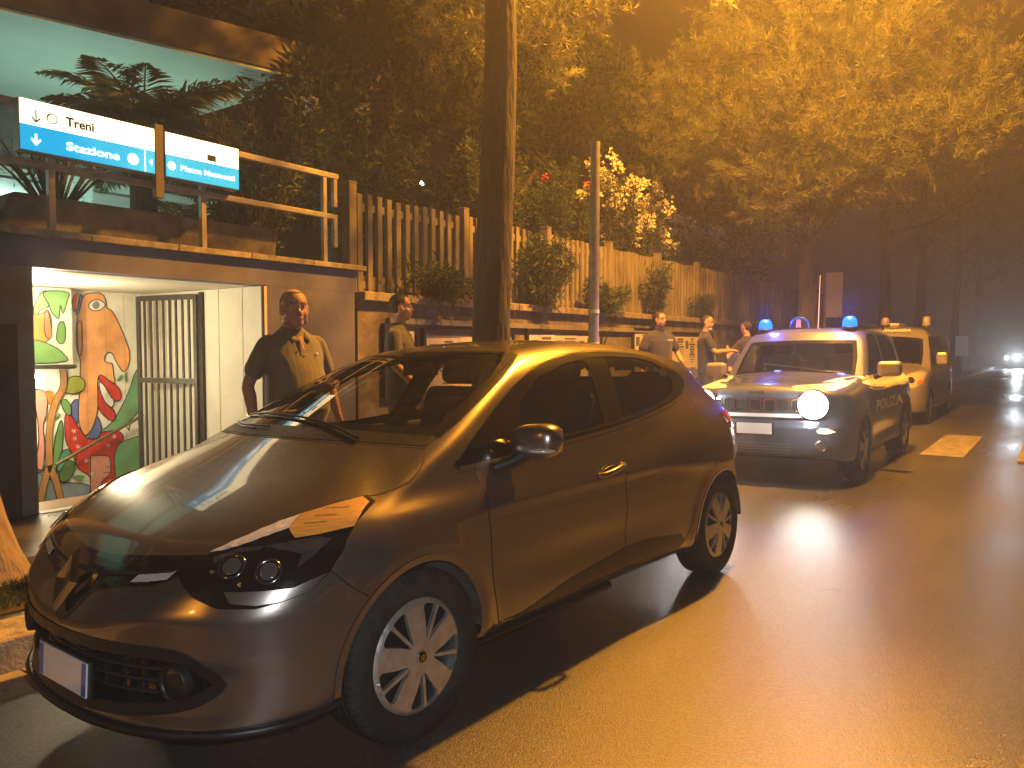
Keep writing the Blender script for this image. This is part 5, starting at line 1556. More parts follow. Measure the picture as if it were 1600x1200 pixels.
def oleander(loc, stems, height, rad, label, seed, nfl, flow=None, n=7000, cat='shrub', Lf=.13, group='oleanders'):
    R = np.random.default_rng(seed); t = empty('oleander', loc); tag(t, label, cat, group)
    m = MB(); B = []; D = []; tips = []
    for k in range(stems):
        a = R.random() * 2 * PI; q = R.random() ** .6; p1 = np.array([rad[0] * q * math.cos(a), rad[1] * q * math.sin(a), height * (.65 + .45 * R.random())]); p0 = p1 * np.array([.18, .18, 0]); pm = (p0 + p1) / 2 + np.array([p1[0] * .08, p1[1] * .08, .12 * height])
        m.tube([tuple(p0), tuple(pm), tuple(p1)], [.016, .011, .005], 5, cap=False); tips.append(p1)
        k2 = n // stems; tt = R.random(k2) ** .7
        c = (1 - tt)[:, None] ** 2 * p0 + 2 * (tt * (1 - tt))[:, None] * pm + (tt ** 2)[:, None] * p1
        B.append(c + R.normal(size=(k2, 3)) * .05); d = (p1 - pm) / np.linalg.norm(p1 - pm) * .7 + rand_dirs(k2, R) * .9; D.append(d / np.linalg.norm(d, axis=1, keepdims=True))
    m.build('stems', M_BARK, t)
    P, F = blades(np.concatenate(B), np.concatenate(D), Lf * (.6 + .7 * R.random(sum(len(b) for b in B))), Lf * .17, curl=.15)
    np_mesh('foliage', P, F, M_OLE, t, smooth=False)
    if nfl:
        C = []; Dn = []
        for k in range(nfl):
            c = tips[int(R.integers(0, len(tips)))] + R.normal(size=3) * .10
            for _ in range(14):
                q = c + R.normal(size=3) * .055
                for pz in range(5): C.append(q); Dn.append(rand_dirs(1, R)[0] + np.array([.3, -.2, .5]))
        C = np.array(C); Dn = np.array(Dn); Dn /= np.linalg.norm(Dn, axis=1, keepdims=True)
        P, F = blades(C, Dn, .056, .042); np_mesh('blossom', P, F, flow or M_FLOW, t, smooth=False)
    return t


oleander((-7.5, 14.6, 2.0), 46, 2.75, (.9, 1.5), 'oleander full of pale blossom above the fence right of the lamp pole', 31, 105)
oleander((-7.6, 17.8, 2.0), 40, 2.3, (.8, 1.6), 'sparser oleander with a few pale blossoms at the right of the fence', 32, 60)
oleander((-7.7, 12.4, 2.0), 26, 2.6, (.6, .7), 'oleander with small red blossoms just left of the lamp pole top', 33, 2, M_FLOWR)
oleander((-7.7, 10.4, 2.0), 30, 2.5, (.7, 1.1), 'leafy oleander without blossom right of the big pine trunk', 34, 0)
oleander((-7.8, 7.6, 2.0), 30, 2.6, (.7, 1.1), 'dark oleander with faint blossoms behind the near end of the fence', 35, 2)
oleander((-7.6, 5.6, 2.24), 24, 1.7, (.8, .7), 'dark oleander on the terrace by the end of the railing', 36, 0, n=3800)
oleander((-6.25, 9.6, 2.0), 18, .95, (.28, .75), 'yellow-lit leafy branch drooping over the wall beside the pine', 37, 0, n=2600, Lf=.15)
oleander((-6.22, 13.4, 2.0), 12, .8, (.2, .35), 'small sprig growing on the wall above the first officer', 38, 0, n=900, Lf=.14)
oleander((-6.3, 7.4, 1.98), 14, .35, (.22, .9), 'low dark plant trailing along the wall top under the fence', 39, 0, n=1800)
oleander((-6.3, 11.6, 1.98), 14, .40, (.22, .8), 'low plant trailing on the wall top behind the lamp pole', 40, 0, n=1800)
oleander((-6.3, 15.9, 1.98), 12, .45, (.2, .5), 'low plant on the wall top behind the second officer', 42, 0, n=1200)
oleander((-6.95, 3.15, 2.55), 34, .55, (.2, .6), 'thin twiggy plant in the left end of the planter', 41, 0, n=520, Lf=.05, group='planter plants')


def palm(loc, trunk_h, nf, L, label, seed, zc, droop=.8):
    R = np.random.default_rng(seed); t = empty('palm_tree', loc); tag(t, label, 'palm', 'palms on the terrace')
    m = MB(); m.tube([(0, 0, -.1), (.02, .02, trunk_h * .5), (0, .05, trunk_h)], [.15, .13, .15], 12); m.build('trunk', M_BARK, t)
    rb = MB(); B = []; D = []; Ls = []
    for k in range(nf):
        a = 2 * PI * k / nf * 1.618 * 1.0 + R.random() * .3; el = .15 + 1.05 * ((k * .381) % 1)
        d = np.array([math.cos(a) * math.cos(el), math.sin(a) * math.cos(el), math.sin(el)])
        Lk = L * (.8 + .3 * R.random()); pts = []
        p = np.array([0, .05, trunk_h]); v = d.copy()
        for i in range(13):
            pts.append(tuple(p)); p = p + v * Lk / 12; v = v + np.array([0, 0, -droop * .13]); v /= np.linalg.norm(v)
        rb.tube(pts, [.014 * (1 - i / 14) + .003 for i in range(13)], 5, cap=False)
        P_ = np.array(pts)
        for i in range(1, 13):
            tn = P_[i] - P_[i - 1]; tn /= np.linalg.norm(tn); s = np.cross(tn, [0, 0, 1]); s /= np.linalg.norm(s) + 1e-9
            for j in range(5):
                q = P_[i - 1] + (P_[i] - P_[i - 1]) * j / 5; u = (i + j / 5) / 13
                for sg in (-1, 1):
                    dd = s * sg * .85 + tn * (.35 + .5 * u) + np.array([0, 0, .10 - .25 * R.random()]) + R.normal(size=3) * .05; B.append(q); D.append(dd / np.linalg.norm(dd)); Ls.append(.34 * math.sin(PI * min(1, u * .85 + .18)) + .05)
    rb.build('frond_ribs', M_PALM, t)
    P, F = blades(np.array(B), np.array(D), np.array(Ls) * 1.1, .027, curl=.18)
    np_mesh('fronds', P, F, M_PALM, t, smooth=False)
    return t


palm((-7.75, 4.35, 2.24), 1.25, 46, 1.2, 'dark palm rising behind the lit signs', 51, 0, .9)
palm((-8.1, 5.1, 2.24), .35, 16, .95, 'low young palm behind the middle of the railing', 52, 0, 1.0)
gm = MB()
R_ = np.random.default_rng(60); n = 5000
B = np.stack([-4.15 - R_.random(n) * .8, R_.uniform(1.4, 2.6, n), np.full(n, .108)], 1); D = rand_dirs(n, R_) * .6 + np.array([0, 0, 1]); D /= np.linalg.norm(D, axis=1, keepdims=True)
P, F = blades(B, D, .05, .006)
tag(np_mesh('grass', P, F, M_OLE, None, smooth=False), 'short weeds growing round the foot of the tree', 'grass', kind='stuff')
m = MB(); m.box((-4.6, 1.9, .112), (1.0, 1.5, .012)); tag(m.build('tree_pit', M_EARTH), kind='structure')

# ================================================================ poles, signs, far lights
lp = empty('lamp_pole', (-4.3, 7.62, .11)); tag(lp, 'plain grey steel pole on the pavement behind the hatchback roof, ending among leaves', 'pole')
m = MB(); m.tube([(0, 0, -.05), (0, 0, 1.2), (.0, .01, 2.4), (.0, .02, 3.55)], [.062, .060, .056, .053], 16); m.build('pole', mat('galvanised', (.34, .32, .29), .45, .5, noise_amt=.25, noise_scale=7), lp)
m = MB(); m.tube([(-.0, .0, 1.66), (.0, .0, 1.70)], .064, 16); m.tube([(0, .0, 1.30), (0, 0, 1.34)], .064, 16); m.build('band', M_WHITEW, lp)
sl = empty('street_lamp', (-2.2, 9.2, 8.53)); tag(sl, 'sodium street lantern hanging from a wire high over the parked cars', 'street lamp')
m = MB(); m.tube([(-5.2, -3.4, 1.0), (-2.6, -1.75, .42), (0, 0, .22), (6, 1.2, .45), (12, 2.4, 1.1)], .008, 6); m.build('wire', M_DARKMETAL, sl)
m = MB(); m.ball((0, 0, .10), (.17, .36, .11), 16, 8); m.build('lantern', M_CASE, sl)
m = MB(); m.ball((0, 0, .03), (.11, .22, .07), 16, 8); m.build('bulb', emit_mat('sodium_glass', (1, .42, .05), 40), sl)
rs = empty('road_sign', (-4.25, 17.6, .11)); tag(rs, 'pale square road sign plate on a pole behind the police car', 'road sign')
m = MB(); m.tube([(0, 0, 0), (0, 0, 2.95)], .03, 10); m.build('pole', MATS['galvanised'], rs)
m = MB(); m.box((.20, -.04, 2.40), (.34, .012, .95)); m.build('sign_plate', mat('sign_back', (.62, .60, .55), .5, .3), rs, .01)
for i, (x, y, z, w_) in enumerate([(-4.3, 39.1, 1.35, .16), (-4.25, 45.0, 1.45, .55)]):
    s = empty('road_sign', (x, y, .11)); tag(s, ('narrow white marker post on the pavement past the van', 'white rectangular road sign farther past the van')[i], 'road sign')
    m = MB(); m.tube([(0, 0, 0), (0, 0, z)], .03, 8); m.build('pole', MATS['galvanised'], s)
    m = MB(); m.box((0, -.04, z - .1), (w_, .015, 1.0)); m.build('sign_plate', emit_mat('glowing_sheet', (.55, .60, .70), .10), s)  # faint emission stands in for light thrown back by the plate
lamp_far = MB(); lamp_far.ball((-16, 17.8, 6.35), .07, 12, 8); tag(lamp_far.build('distant_lamp', emit_mat('white_glow', (.8, 1, .95), 14)), 'small bright white lamp seen far behind the fence', 'lamp')
# ================================================================ the police off-roader
def suv_F(x, y, z):
    y = np.abs(y)
    Tc = pc(x, [(0.0, .93), (.06, .99), (.2, 1.025), (.6, 1.06), (1.0, 1.10), (1.4, 1.13), (2.5, 1.10), (3.6, 1.12), (4.25, 1.10)])
    top = z - (Tc - .045 * (y / .7) ** 3 + .018 * gbump(y, .0, .30) * (x < 1.4))
    plan = pc(x, [(0, .78), (.1, .84), (.3, .875), (.9, .885), (1.4, .862), (3.0, .868), (3.5, .885), (4.0, .86), (4.25, .80)])
    sec = pc(z, [(.2, -.05), (.32, -.01), (.5, .0), (.75, .002), (.95, -.012), (1.06, -.045), (1.2, -.12)])
    fl = .022 * gbump(np.sqrt((x - .85) ** 2 + (z - .34) ** 2), .43, .07) + .022 * gbump(np.sqrt((x - 3.42) ** 2 + (z - .34) ** 2), .43, .07)
    sill = -.03 * gbump(z, .42, .10) * gbump(x, 2.13, .75)
    side = y - (plan + sec + fl + sill)
    fz = pc(z, [(.15, .14), (.28, .04), (.42, .0), (.60, .0), (.66, .03), (.72, .055), (.92, .06), (1.0, .09), (1.1, .2)])
    fy = pc(y, [(0, 0), (.4, .015), (.6, .045), (.74, .11), (.82, .20), (.9, .36)])
    rear = x - (4.20 - .05 * np.abs(z - .7) - pc(y, [(0, 0), (.5, .03), (.75, .10), (.9, .30)]))
    lo = smax(top, side, .10); lo = smax(lo, (fz + fy - x) * .9, .06); lo = smax(lo, rear, .07); lo = smax(lo, .25 + .07 * (x < .4) * (1 - x / .4) - z, .05)
    Rc = pc(x, [(1.2, 1.42), (1.6, 1.585), (1.8, 1.635), (2.2, 1.665), (3.0, 1.66), (3.7, 1.635), (4.1, 1.60)])
    roof = z - (Rc - .04 * (y / .6) ** 3)
    gside = y - (pc(z, [(1.0, .815), (1.12, .795), (1.35, .745), (1.55, .69), (1.7, .62)]) + pc(x, [(1.0, -.02), (1.6, 0), (3.4, 0), (4.1, -.06)]))
    ws = (1.245 + 1.12 * (z - 1.1) + .13 * (y / .65) ** 2 - x) * .65
    bl = x - (pc(z, [(1.0, 4.14), (1.2, 4.08), (1.6, 3.93)]) - .07 * (y / .65) ** 2)
    g = smax(gside, roof, .10); g = smax(g, ws, .045); g = smax(g, bl, .06); g = smax(g, .8 - z, .02)
    return smin(lo, g, .025)


def van_F(x, y, z):
    y = np.abs(y)
    Tc = pc(x, [(0.0, .80), (.08, .88), (.3, .98), (.7, 1.08), (1.0, 1.13), (1.3, 1.15), (4.4, 1.15)])
    top = z - (Tc - .06 * (y / .7) ** 3)
    plan = pc(x, [(0, .74), (.15, .82), (.4, .885), (.9, .905), (3.6, .91), (4.2, .885), (4.4, .86)])
    sec = pc(z, [(.2, -.05), (.35, -.01), (.6, .0), (.9, -.004), (1.1, -.03), (1.3, -.08)])
    side = y - (plan + sec)
    fz = pc(z, [(.15, .12), (.28, .03), (.42, .0), (.6, .01), (.75, .06), (.9, .14), (1.1, .4)])
    fy = pc(y, [(0, 0), (.4, .03), (.6, .09), (.75, .18), (.85, .32), (.92, .5)])
    rear = x - (4.38 - pc(y, [(0, 0), (.7, .03), (.85, .09), (.95, .25)]) - .03 * np.abs(z - .8))
    lo = smax(top, side, .12); lo = smax(lo, (fz + fy - x) * .85, .07); lo = smax(lo, rear, .06); lo = smax(lo, .24 - z, .05)
    Rc = pc(x, [(.9, 1.4), (1.3, 1.68), (1.6, 1.79), (2.0, 1.845), (2.6, 1.86), (4.4, 1.85)])
    roof = z - (Rc - .05 * (y / .6) ** 3)
    gside = y - pc(z, [(1.0, .87), (1.2, .845), (1.5, .80), (1.75, .735), (1.9, .68)])
    ws = (.86 + 1.0 * (z - 1.1) + .18 * (y / .7) ** 2 - x) * .7
    bl = x - (4.34 - .05 * (z - 1.1) - .04 * (y / .7) ** 2)
    g = smax(gside, roof, .10); g = smax(g, ws, .04); g = smax(g, bl, .06); g = smax(g, .8 - z, .02)
    return smin(lo, g, .03)


def inset(pl, d):
    pl = np.array(pl, float); t = np.roll(pl, -1, 0) - np.roll(pl, 1, 0); t /= np.linalg.norm(t, axis=1, keepdims=True) + 1e-9
    a = sum(pl[i][0] * pl[(i + 1) % len(pl)][1] - pl[(i + 1) % len(pl)][0] * pl[i][1] for i in range(len(pl)))
    return pl + np.stack([-t[:, 1], t[:, 0]], 1) * d * (1 if a > 0 else -1)


def slot_holes(R, n, r0=.35, r1=.86, w=.30):
    hs = []
    for i in range(n):
        a = 2 * PI * i / n
        hs.append(spl([(R * r * math.cos(a + s), R * r * math.sin(a + s)) for r, s in ((r0, -w * .5), (r1, -w), (r1 * 1.03, 0), (r1, w), (r0, w * .5))], 3, True))
    return hs


M_AZURE = dusty_paint('azure_paint', (.085, .11, .17), .3, .35, amt=.25)
M_VAN = dusty_paint('grey_van_paint', (.34, .32, .29), .5, .38, amt=.3)
M_REFLW = mat('reflective_white', (.90, .90, .88), .45, coat=.4)
M_FACE2 = mat('alloy_grey', (.22, .22, .22), .35, .8)


def letter_on(B, text_, name, m_, root, x0, x1, z0, z1, side, off=.004):
    """lettering draped on the body side (left side reads front-to-back)"""
    c = bpy.data.curves.new(name, 'FONT'); c.body = text_; c.size = 1; c.resolution_u = 2; c.offset = .028
    t = bpy.data.objects.new(name, c); COL.objects.link(t); bpy.context.view_layer.update()
    me = bpy.data.meshes.new_from_object(t.evaluated_get(bpy.context.evaluated_depsgraph_get()))
    bpy.data.objects.remove(t); bpy.data.curves.remove(c)
    co = np.array([v.co[:] for v in me.vertices]); mn = co.min(0); mx = co.max(0)
    u = (co[:, 0] - mn[0]) / (mx[0] - mn[0]); v = (co[:, 1] - mn[1]) / (mx[1] - mn[1])
    shear = .0
    if side == 'front':
        uv = np.stack([-(x0 + (x1 - x0) * u), z0 + (z1 - z0) * v], 1); P, N = B.drape(uv, 'front', off)
    else:
        a, b = (x0, x1) if side > 0 else (x1, x0)
        uv = np.stack([a + (b - a) * u, z0 + (z1 - z0) * v], 1); P, N = B.drape(uv, 'side', off, side)
    for i, vert in enumerate(me.vertices): vert.co = P[i]
    me.materials.clear(); me.materials.append(m_); me.update()
    o = bpy.data.objects.new(name, me); COL.objects.link(o); o.parent = root
    return o


def beacon(root_label, loc, r, h, m_dome, cat='beacon', dome=True):
    b = empty('roof_beacon', loc); tag(b, root_label, cat, 'roof beacons')
    m = MB(); m.lathe([(r * 1.12, 0), (r * 1.12, h * .16), (r, h * .2), (0, h * .2)], 24); m.build('beacon_base', M_BLACKP, b)
    m = MB()
    if dome: m.lathe([(r, h * .2), (r * .98, h * .55), (r * .82, h * .82), (r * .5, h * .97), (0, h)], 24)
    else: m.lathe([(r, h * .2), (r * .92, h * .95), (r * .7, h), (0, h)], 24)
    m.build('beacon_dome', m_dome, b)
    return b


def side_glass(B, poly, r, sd, gm, drs=None):
    B.patch('window_surround', poly, 'side', M_GLOSSB, r, .0015, sd, .03, hole=inset(poly, .028))
    return B.patch('window_glass', inset(poly, .024), 'side', gm, r, -.003, sd, .06)


def build_suv():
    r = car_root('police_car', -2.57, 7.93, 0.0, .0205, .86)
    r.location.z += -.015
    tag(r, 'azure police off-roader reading Polizia, headlights and blue beacons lit, behind the hatchback', 'police car')
    B = Body(suv_F, (.95, 3.3), .72, 4.2)
    grid = B.grid(46, 84, 30, 96)
    AZ, AR = .34, .395
    WS = [(1.262 + .12 * (y / .68) ** 2, y) for y in np.linspace(-.68, .68, 13)] + [(1.60, .665), (1.80, .615)] + [(1.70 + .10 * (y / .6) ** 2, y) for y in np.linspace(.58, -.58, 11)] + [(1.80, -.615), (1.60, -.665)]
    W1 = [(1.56, 1.11), (1.72, 1.30), (1.90, 1.50), (2.02, 1.565), (2.42, 1.585), (2.42, 1.11)]
    W2 = [(2.52, 1.11), (2.52, 1.585), (3.20, 1.575), (3.42, 1.42), (3.46, 1.15), (3.30, 1.11)]
    W3 = [(3.56, 1.20), (3.50, 1.45), (3.58, 1.53), (3.82, 1.52), (3.88, 1.35), (3.86, 1.20)]
    BON = [(1.235 + .12 * (y / .70) ** 2, y) for y in np.linspace(-.70, .70, 13)] + [(.6, .735), (.22, .72)] + [(.09, y) for y in np.linspace(.6, -.6, 9)] + [(.22, -.72), (.6, -.735)]
    FD = [(1.42, 1.08), (1.36, .80), (1.38, .42), (2.45, .40), (2.48, 1.08)]; RD = [(2.48, 1.08), (2.45, .40), (3.0, .40), (3.10, .60), (3.22, .80), (3.44, .95), (3.46, 1.08)]
    S = lambda C: C[:, [0, 2]]; Tp = lambda C: C[:, :2]
    h1, h2, h3, hw = inset(W1, .016), inset(W2, .016), inset(W3, .016), inset(WS, .018)

    def holes(C, N):
        h = ((np.hypot(C[:, 0] - .85, C[:, 2] - AZ) < AR) | (np.hypot(C[:, 0] - 3.42, C[:, 2] - AZ) < AR)) & (np.abs(C[:, 1]) > .55)
        for w in (h1, h2, h3): h |= inside(w, S(C)) & (np.abs(N[:, 1]) > .6)
        h |= inside(hw, Tp(C)) & (C[:, 2] > 1.05)
        return h
    regs = [('bonnet', lambda C, N: inside(BON, Tp(C)) & (C[:, 2] > .9)),
            ('front_bumper', lambda C, N: (C[:, 0] < .42) & (C[:, 2] < .72)),
            ('front_door', lambda C, N: inside(FD, S(C)) & (C[:, 1] > .4)), ('front_door', lambda C, N: inside(FD, S(C)) & (C[:, 1] < -.4)),
            ('rear_door', lambda C, N: inside(RD, S(C)) & (C[:, 1] > .4)), ('rear_door', lambda C, N: inside(RD, S(C)) & (C[:, 1] < -.4)),
            ('roof', lambda C, N: (C[:, 2] > 1.52) & (N[:, 2] > .6))]
    parts = split_body(B, r, regs, holes, M_AZURE, None, grid)
    hs = slot_holes(.225, 5, .35, .85, .33)
    for cx in (.85, 3.42):
        for sd in (1, -1):
            wheel(r, cx, sd * .885, AZ - .0, sd, R=.345, rr=.222, w=.215, face=M_FACE2, holes=hs, spin=.3, simple=True)
            mb = MB(); mb.lathe([(AR + .004, .87), (AR + .008, .80), (AR, .56), (.2, .55)], 48, Matrix.Translation((cx, 0, AZ)) @ Matrix.Scale(-sd, 4, Vector((0, 1, 0))) @ Matrix.Rotation(PI / 2, 4, 'X'))
            mb.v = [(x, sd * min(abs(y), .868), z) for x, y, z in mb.v]; mb.f = [f for f in mb.f if sum(mb.v[i][2] for i in f) / len(f) > .30]; mb.sm = [True] * len(mb.f); mb.mi = [0] * len(mb.f)
            mb.build('wheel_arch_liner', M_LINER, r)
            mb = MB(); B.strip(mb, [(cx + (AR + .0) * math.cos(a), AZ + (AR + .0) * math.sin(a)) for a in np.linspace(-.12, PI + .12, 40)], 'side', .05, .005, sd); mb.build('wheel_arch_trim', M_BLACKP, r)
    for sd in (1, -1):
        side_glass(B, W1, r, sd, M_GLASS); side_glass(B, W2, r, sd, M_TINT); side_glass(B, W3, r, sd, M_TINT)
        mb = MB()
        for ln in ([(1.42, 1.08), (1.36, .80), (1.38, .42)], [(2.48, 1.08), (2.45, .42)], [(1.38, .42), (3.0, .42)], [(3.46, 1.08), (3.40, .93), (3.20, .80), (3.08, .58), (3.0, .42)]):
            mb = MB(); B.strip(mb, ln, 'side', .009, .001, sd); mb.build('door_gap', M_GAP, r)
        B.patch('sill_moulding', [(1.28, .27), (1.36, .40), (2.9, .40), (3.0, .27)], 'side', M_BLACKP, r, .004, sd, .06)
        # white reflective wave along the doors
        B.patch('white_band', [(.62, 1.045), (1.0, 1.035), (1.30, .99), (1.62, .955), (2.5, .93), (3.5, .93), (4.0, .96), (4.0, 1.06), (3.3, 1.098), (3.0, 1.06), (2.7, 1.098), (2.3, 1.098), (2.05, 1.05), (1.75, 1.098), (1.4, 1.09), (1.0, 1.075)], 'side', M_REFLW, r, .003, sd, .04)
        B.patch('band_stripe', [(1.30, .975), (1.62, .938), (2.5, .918), (2.5, .908), (1.6, .925), (1.28, .962)], 'side', M_REFLW, r, .003, sd, .04)
        letter_on(B, 'POLIZIA', 'lettering', M_REFLW, r, 1.58, 3.16, .685, .815, sd)
        for hx in (2.28, 3.22):
            mb = MB(); ys = B.drape([(hx, .93)], 'side', 0, sd)[0][0][1]
            mb.tube([(hx - .1, ys, .925), (hx - .08, ys + sd * .035, .93), (hx + .08, ys + sd * .035, .935), (hx + .1, ys, .935)], .016, 8); mb.build('handle', M_CHROME if False else mat('handle_paint', (.45, .36, .2), .3, .5), r)
        mr = empty('door_mirror', parent=r)
        mb = MB(); mb.box((1.60, sd * 1.00, 1.165), (.13, .25, .17)); mb.build('mirror_housing', mat('mirror_cap', (.40, .34, .24), .35, .2, coat=.6), mr, .045, seg=3)
        mb = MB(); mb.tube([(1.60, sd * .84, 1.07), (1.60, sd * .93, 1.11)], .03, 8); mb.build('mirror_arm', M_BLACKP, mr)
        # headlights
        hl = empty('headlight', parent=r)
        T = Matrix.Translation((.088, sd * .56, .84)) @ Matrix.Rotation(sd * -.16, 4, 'Z') @ Matrix.Rotation(-PI / 2, 4, 'Y')
        mb = MB(); mb.lathe([(.140, .03), (.148, .035), (.154, .02), (.158, -.06)], 36, T); mb.build('headlight_ring', M_BLACKP, hl)
        mb = MB(); mb.lathe([(0, .050), (.08, .044), (.140, .026)], 36, T); mb.build('headlight_glass', emit_mat('headlight_lit', (1, .97, .90), 20), hl)  # lit glass made oversize to stand in for the headlight's bloom
        mb = MB(); mb.tube([(.075 + .02, sd * .44, .0), (.10, sd * .46, 0)], .01, 6)
        ind = B.patch('indicator', [(sd * .60, .585), (sd * .635, .612), (sd * .70, .608), (sd * .76, .575), (sd * .69, .555), (sd * .62, .560)], 'front', emit_mat('indicator_lit', (1, .62, .30), 2.4) if sd > 0 else M_AMBER, r, .006, 1, .02)
        fo = empty('fog_lamp', parent=r); p0, n0 = B.drape([(sd * .64, .435)], 'front', .002); q = Vector(tuple(n0[0])).to_track_quat('Z', 'Y').to_matrix().to_4x4(); T2 = Matrix.Translation(tuple(p0[0])) @ q
        mb = MB(); mb.lathe([(.040, .004), (.050, .012), (.058, .0)], 24, T2); mb.build('fog_lamp_ring', M_CHROME, fo)
        mb = MB(); mb.lathe([(0, .006), (.041, .004)], 24, T2); mb.build('fog_lamp_glass', mat('fog_glass2', (.3, .3, .3), .05, .7), fo)
        B.patch('tail_light', [(4.0, .82), (4.12, .82), (4.12, 1.05), (4.0, 1.05)], 'side', M_REDL, r, .006, sd, .03)
        # bonnet flashes
        B.patch('bonnet_flash', [(.13, sd * .34), (.135, sd * .62), (.22, sd * .73), (.60, sd * .76), (1.0, sd * .755), (1.22, sd * .74), (.95, sd * .70), (.62, sd * .60), (.34, sd * .46), (.20, sd * .36)], 'top', M_REFLW, r, .003, 1, .03)
        mb = MB(); mb.tube([(1.95, sd * .56, 1.665), (2.1, sd * .57, 1.70), (3.6, sd * .56, 1.69), (3.8, sd * .55, 1.655)], .013, 6); mb.build('roof_rail', M_BLACKP, r)
    IN = inset(WS, .03)
    B.patch('windscreen_edge', WS, 'top', M_GLOSSB, r, .001, 1, .03, hole=inset(WS, .045))
    B.patch('windscreen', inset(WS, .04), 'top', M_GLASS, r, -.002, 1, .08)
    # face: seven slots
    G = [(-.50, .905), (.50, .905), (.53, .885), (.53, .785), (.50, .760), (-.50, .760), (-.53, .785), (-.53, .885)]
    B.patch('grille', G, 'front', mat('grille_paint', (.06, .06, .065), .3, .4), r, .008, 1, .03, depth=.008)
    for k in range(7):
        c0 = (k - 3) * .138
        mb = MB(); sl = spl([(c0 - .045, .885), (c0 + .045, .885), (c0 + .052, .835), (c0 + .045, .780), (c0 - .045, .780), (c0 - .052, .835)], 3, True)
        o = B.patch('grille_slot', sl, 'front', M_GAP, r, .0165, 1, .03)
        mb = MB(); B.strip(mb, sl, 'front', .009, .020, closed=True); mb.build('slot_rim', M_CHROME, r)
    mb = MB(); B.strip(mb, [(y, .728) for y in np.linspace(-.62, .62, 21)], 'front', .035, .012); mb.build('bumper_stripe', M_REFLW, r)
    mb = MB(); B.strip(mb, [(y, .690) for y in np.linspace(-.55, .55, 21)], 'front', .012, .010); mb.build('bumper_trim', M_CHROME, r)
    mb = MB()
    for zz in (.445, .415, .385, .355):
        B.strip(mb, [(y, zz) for y in np.linspace(-.36, .36, 13)], 'front', .007, .008)
    mb.build('lower_grille', mat('lower_grille_grey', (.22, .22, .23), .3, .5), r)
    letter_on(B, 'Jeep', 'emblem', M_DARKMETAL, r, -.09, .09, .945, .975, 'front', .004)
    pl = empty('number_plate', parent=r)
    mb = MB(); mb.box((-.004, 0, .595), (.014, .40, .125)); mb.build('plate_frame', M_BLACKP, pl, .003)
    mb = MB(); mb.box((-.013, 0, .595), (.006, .36, .110)); mb.build('plate', M_PLATE, pl)
    mb = MB(); B.strip(mb, [(.75, y) for y in np.linspace(-.0, .0, 2)], 'top', .001, .001)
    mb = MB(); mb.box((2.3, 0, .42), (2.6, 1.45, .06)); mb.build('floor_pan', M_SEAT, r)
    mb = MB(); mb.box((1.62, 0, 1.02), (.45, 1.40, .18)); mb.build('dashboard', M_SEAT, r, .06)
    for sy in (.38, -.38):
        se = empty('front_seat', parent=r)
        mb = MB(); mb.box((2.3, sy, 1.0), (.14, .48, .66)); mb.build('seat_back', M_SEAT, se, .05)
        mb = MB(); mb.box((2.33, sy, 1.42), (.10, .27, .17)); mb.build('headrest', M_SEAT, se, .04)
        mb = MB(); mb.box((2.05, sy, .72), (.5, .48, .14)); mb.build('seat_cushion', M_SEAT, se, .04)
    mb = MB(); mb.box((3.4, 0, .95), (.14, 1.3, .60)); mb.build('rear_bench', M_SEAT, r, .04)
    mb = MB(); mb.box((1.86, 0, 1.50), (.03, .24, .07)); mb.build('rear_view_mirror', M_BLACKP, r, .01)
    mb = MB(); mb.tube([(2.62, -.02, 1.66), (2.86, -.05, 2.38)], [.007, .003], 6); mb.build('aerial', mat('aerial_white', (.6, .6, .6), .4), r)
    mb = MB(); mb.lathe([(.05, 0), (.04, .03), (0, .035)], 16, Matrix.Translation((2.62, -.02, 1.655))); mb.build('aerial_base', M_BLACKP, r)
    # wiper
    mb = MB(); q, _ = B.drape([(1.30, .5), (1.33, .1), (1.42, -.35)], 'top', .015); mb.tube([tuple(p) for p in q], .008, 6); mb.build('wiper', M_BLACKP, r)
    return r, B


suv, SUVB = build_suv()
M_BLUEON = emit_mat('blue_beacon_lit', (.0, .075, 1.0), 4.5)
M_BLUECORE = emit_mat('blue_beacon_core', (.25, .62, 1.0), 22)


def w_of(root, p): return root.matrix_world @ Vector(p)


bpy.context.view_layer.update()
for p, lb in (((1.98, .50, 1.632), 'lit blue beacon at the road side of the police car roof'), ((1.98, -.50, 1.632), 'lit blue beacon at the kerb side of the police car roof')):
    b = beacon(lb, tuple(w_of(suv, p)), .082, .155, M_BLUEON)
    m = MB(); m.ball((0, 0, .095), (.050, .050, .034), 16, 8); m.v = [(x * 1.0, y, z) for x, y, z in m.v]
    bw = w_of(suv, (p[0], p[1], p[2]))
    lamp('beacon_light', 'POINT', (bw.x - .0, bw.y - .05, bw.z + .26), 22, (.07, .12, 1.0), .06)
M_BLUEOFF = mat('blue_beacon_plastic', (.02, .12, .55), .15, coat=1.0, trans=.3)
b = empty('roof_beacon', tuple(w_of(suv, (2.05, -.10, 1.640)))); tag(b, 'unlit blue arched beacon with a siren horn in the middle of the police car roof', 'beacon', 'roof beacons')
m = MB(); m.box((0, 0, .015), (.30, .12, .03)); m.build('beacon_base', M_BLACKP, b, .008)
m = MB()
for s_ in (1, -1): m.tube([(s_ * .10, 0, .03), (s_ * .085, 0, .10), (s_ * .04, 0, .14), (0, 0, .145)], [.026, .026, .024, .022], 10)
m.build('beacon_arch', M_BLUEOFF, b)
m = MB(); m.tube([(0, -.05, .03), (0, -.05, .13)], [.035, .022], 12); m.build('siren_horn', mat('horn_cream', (.42, .36, .28), .4), b)
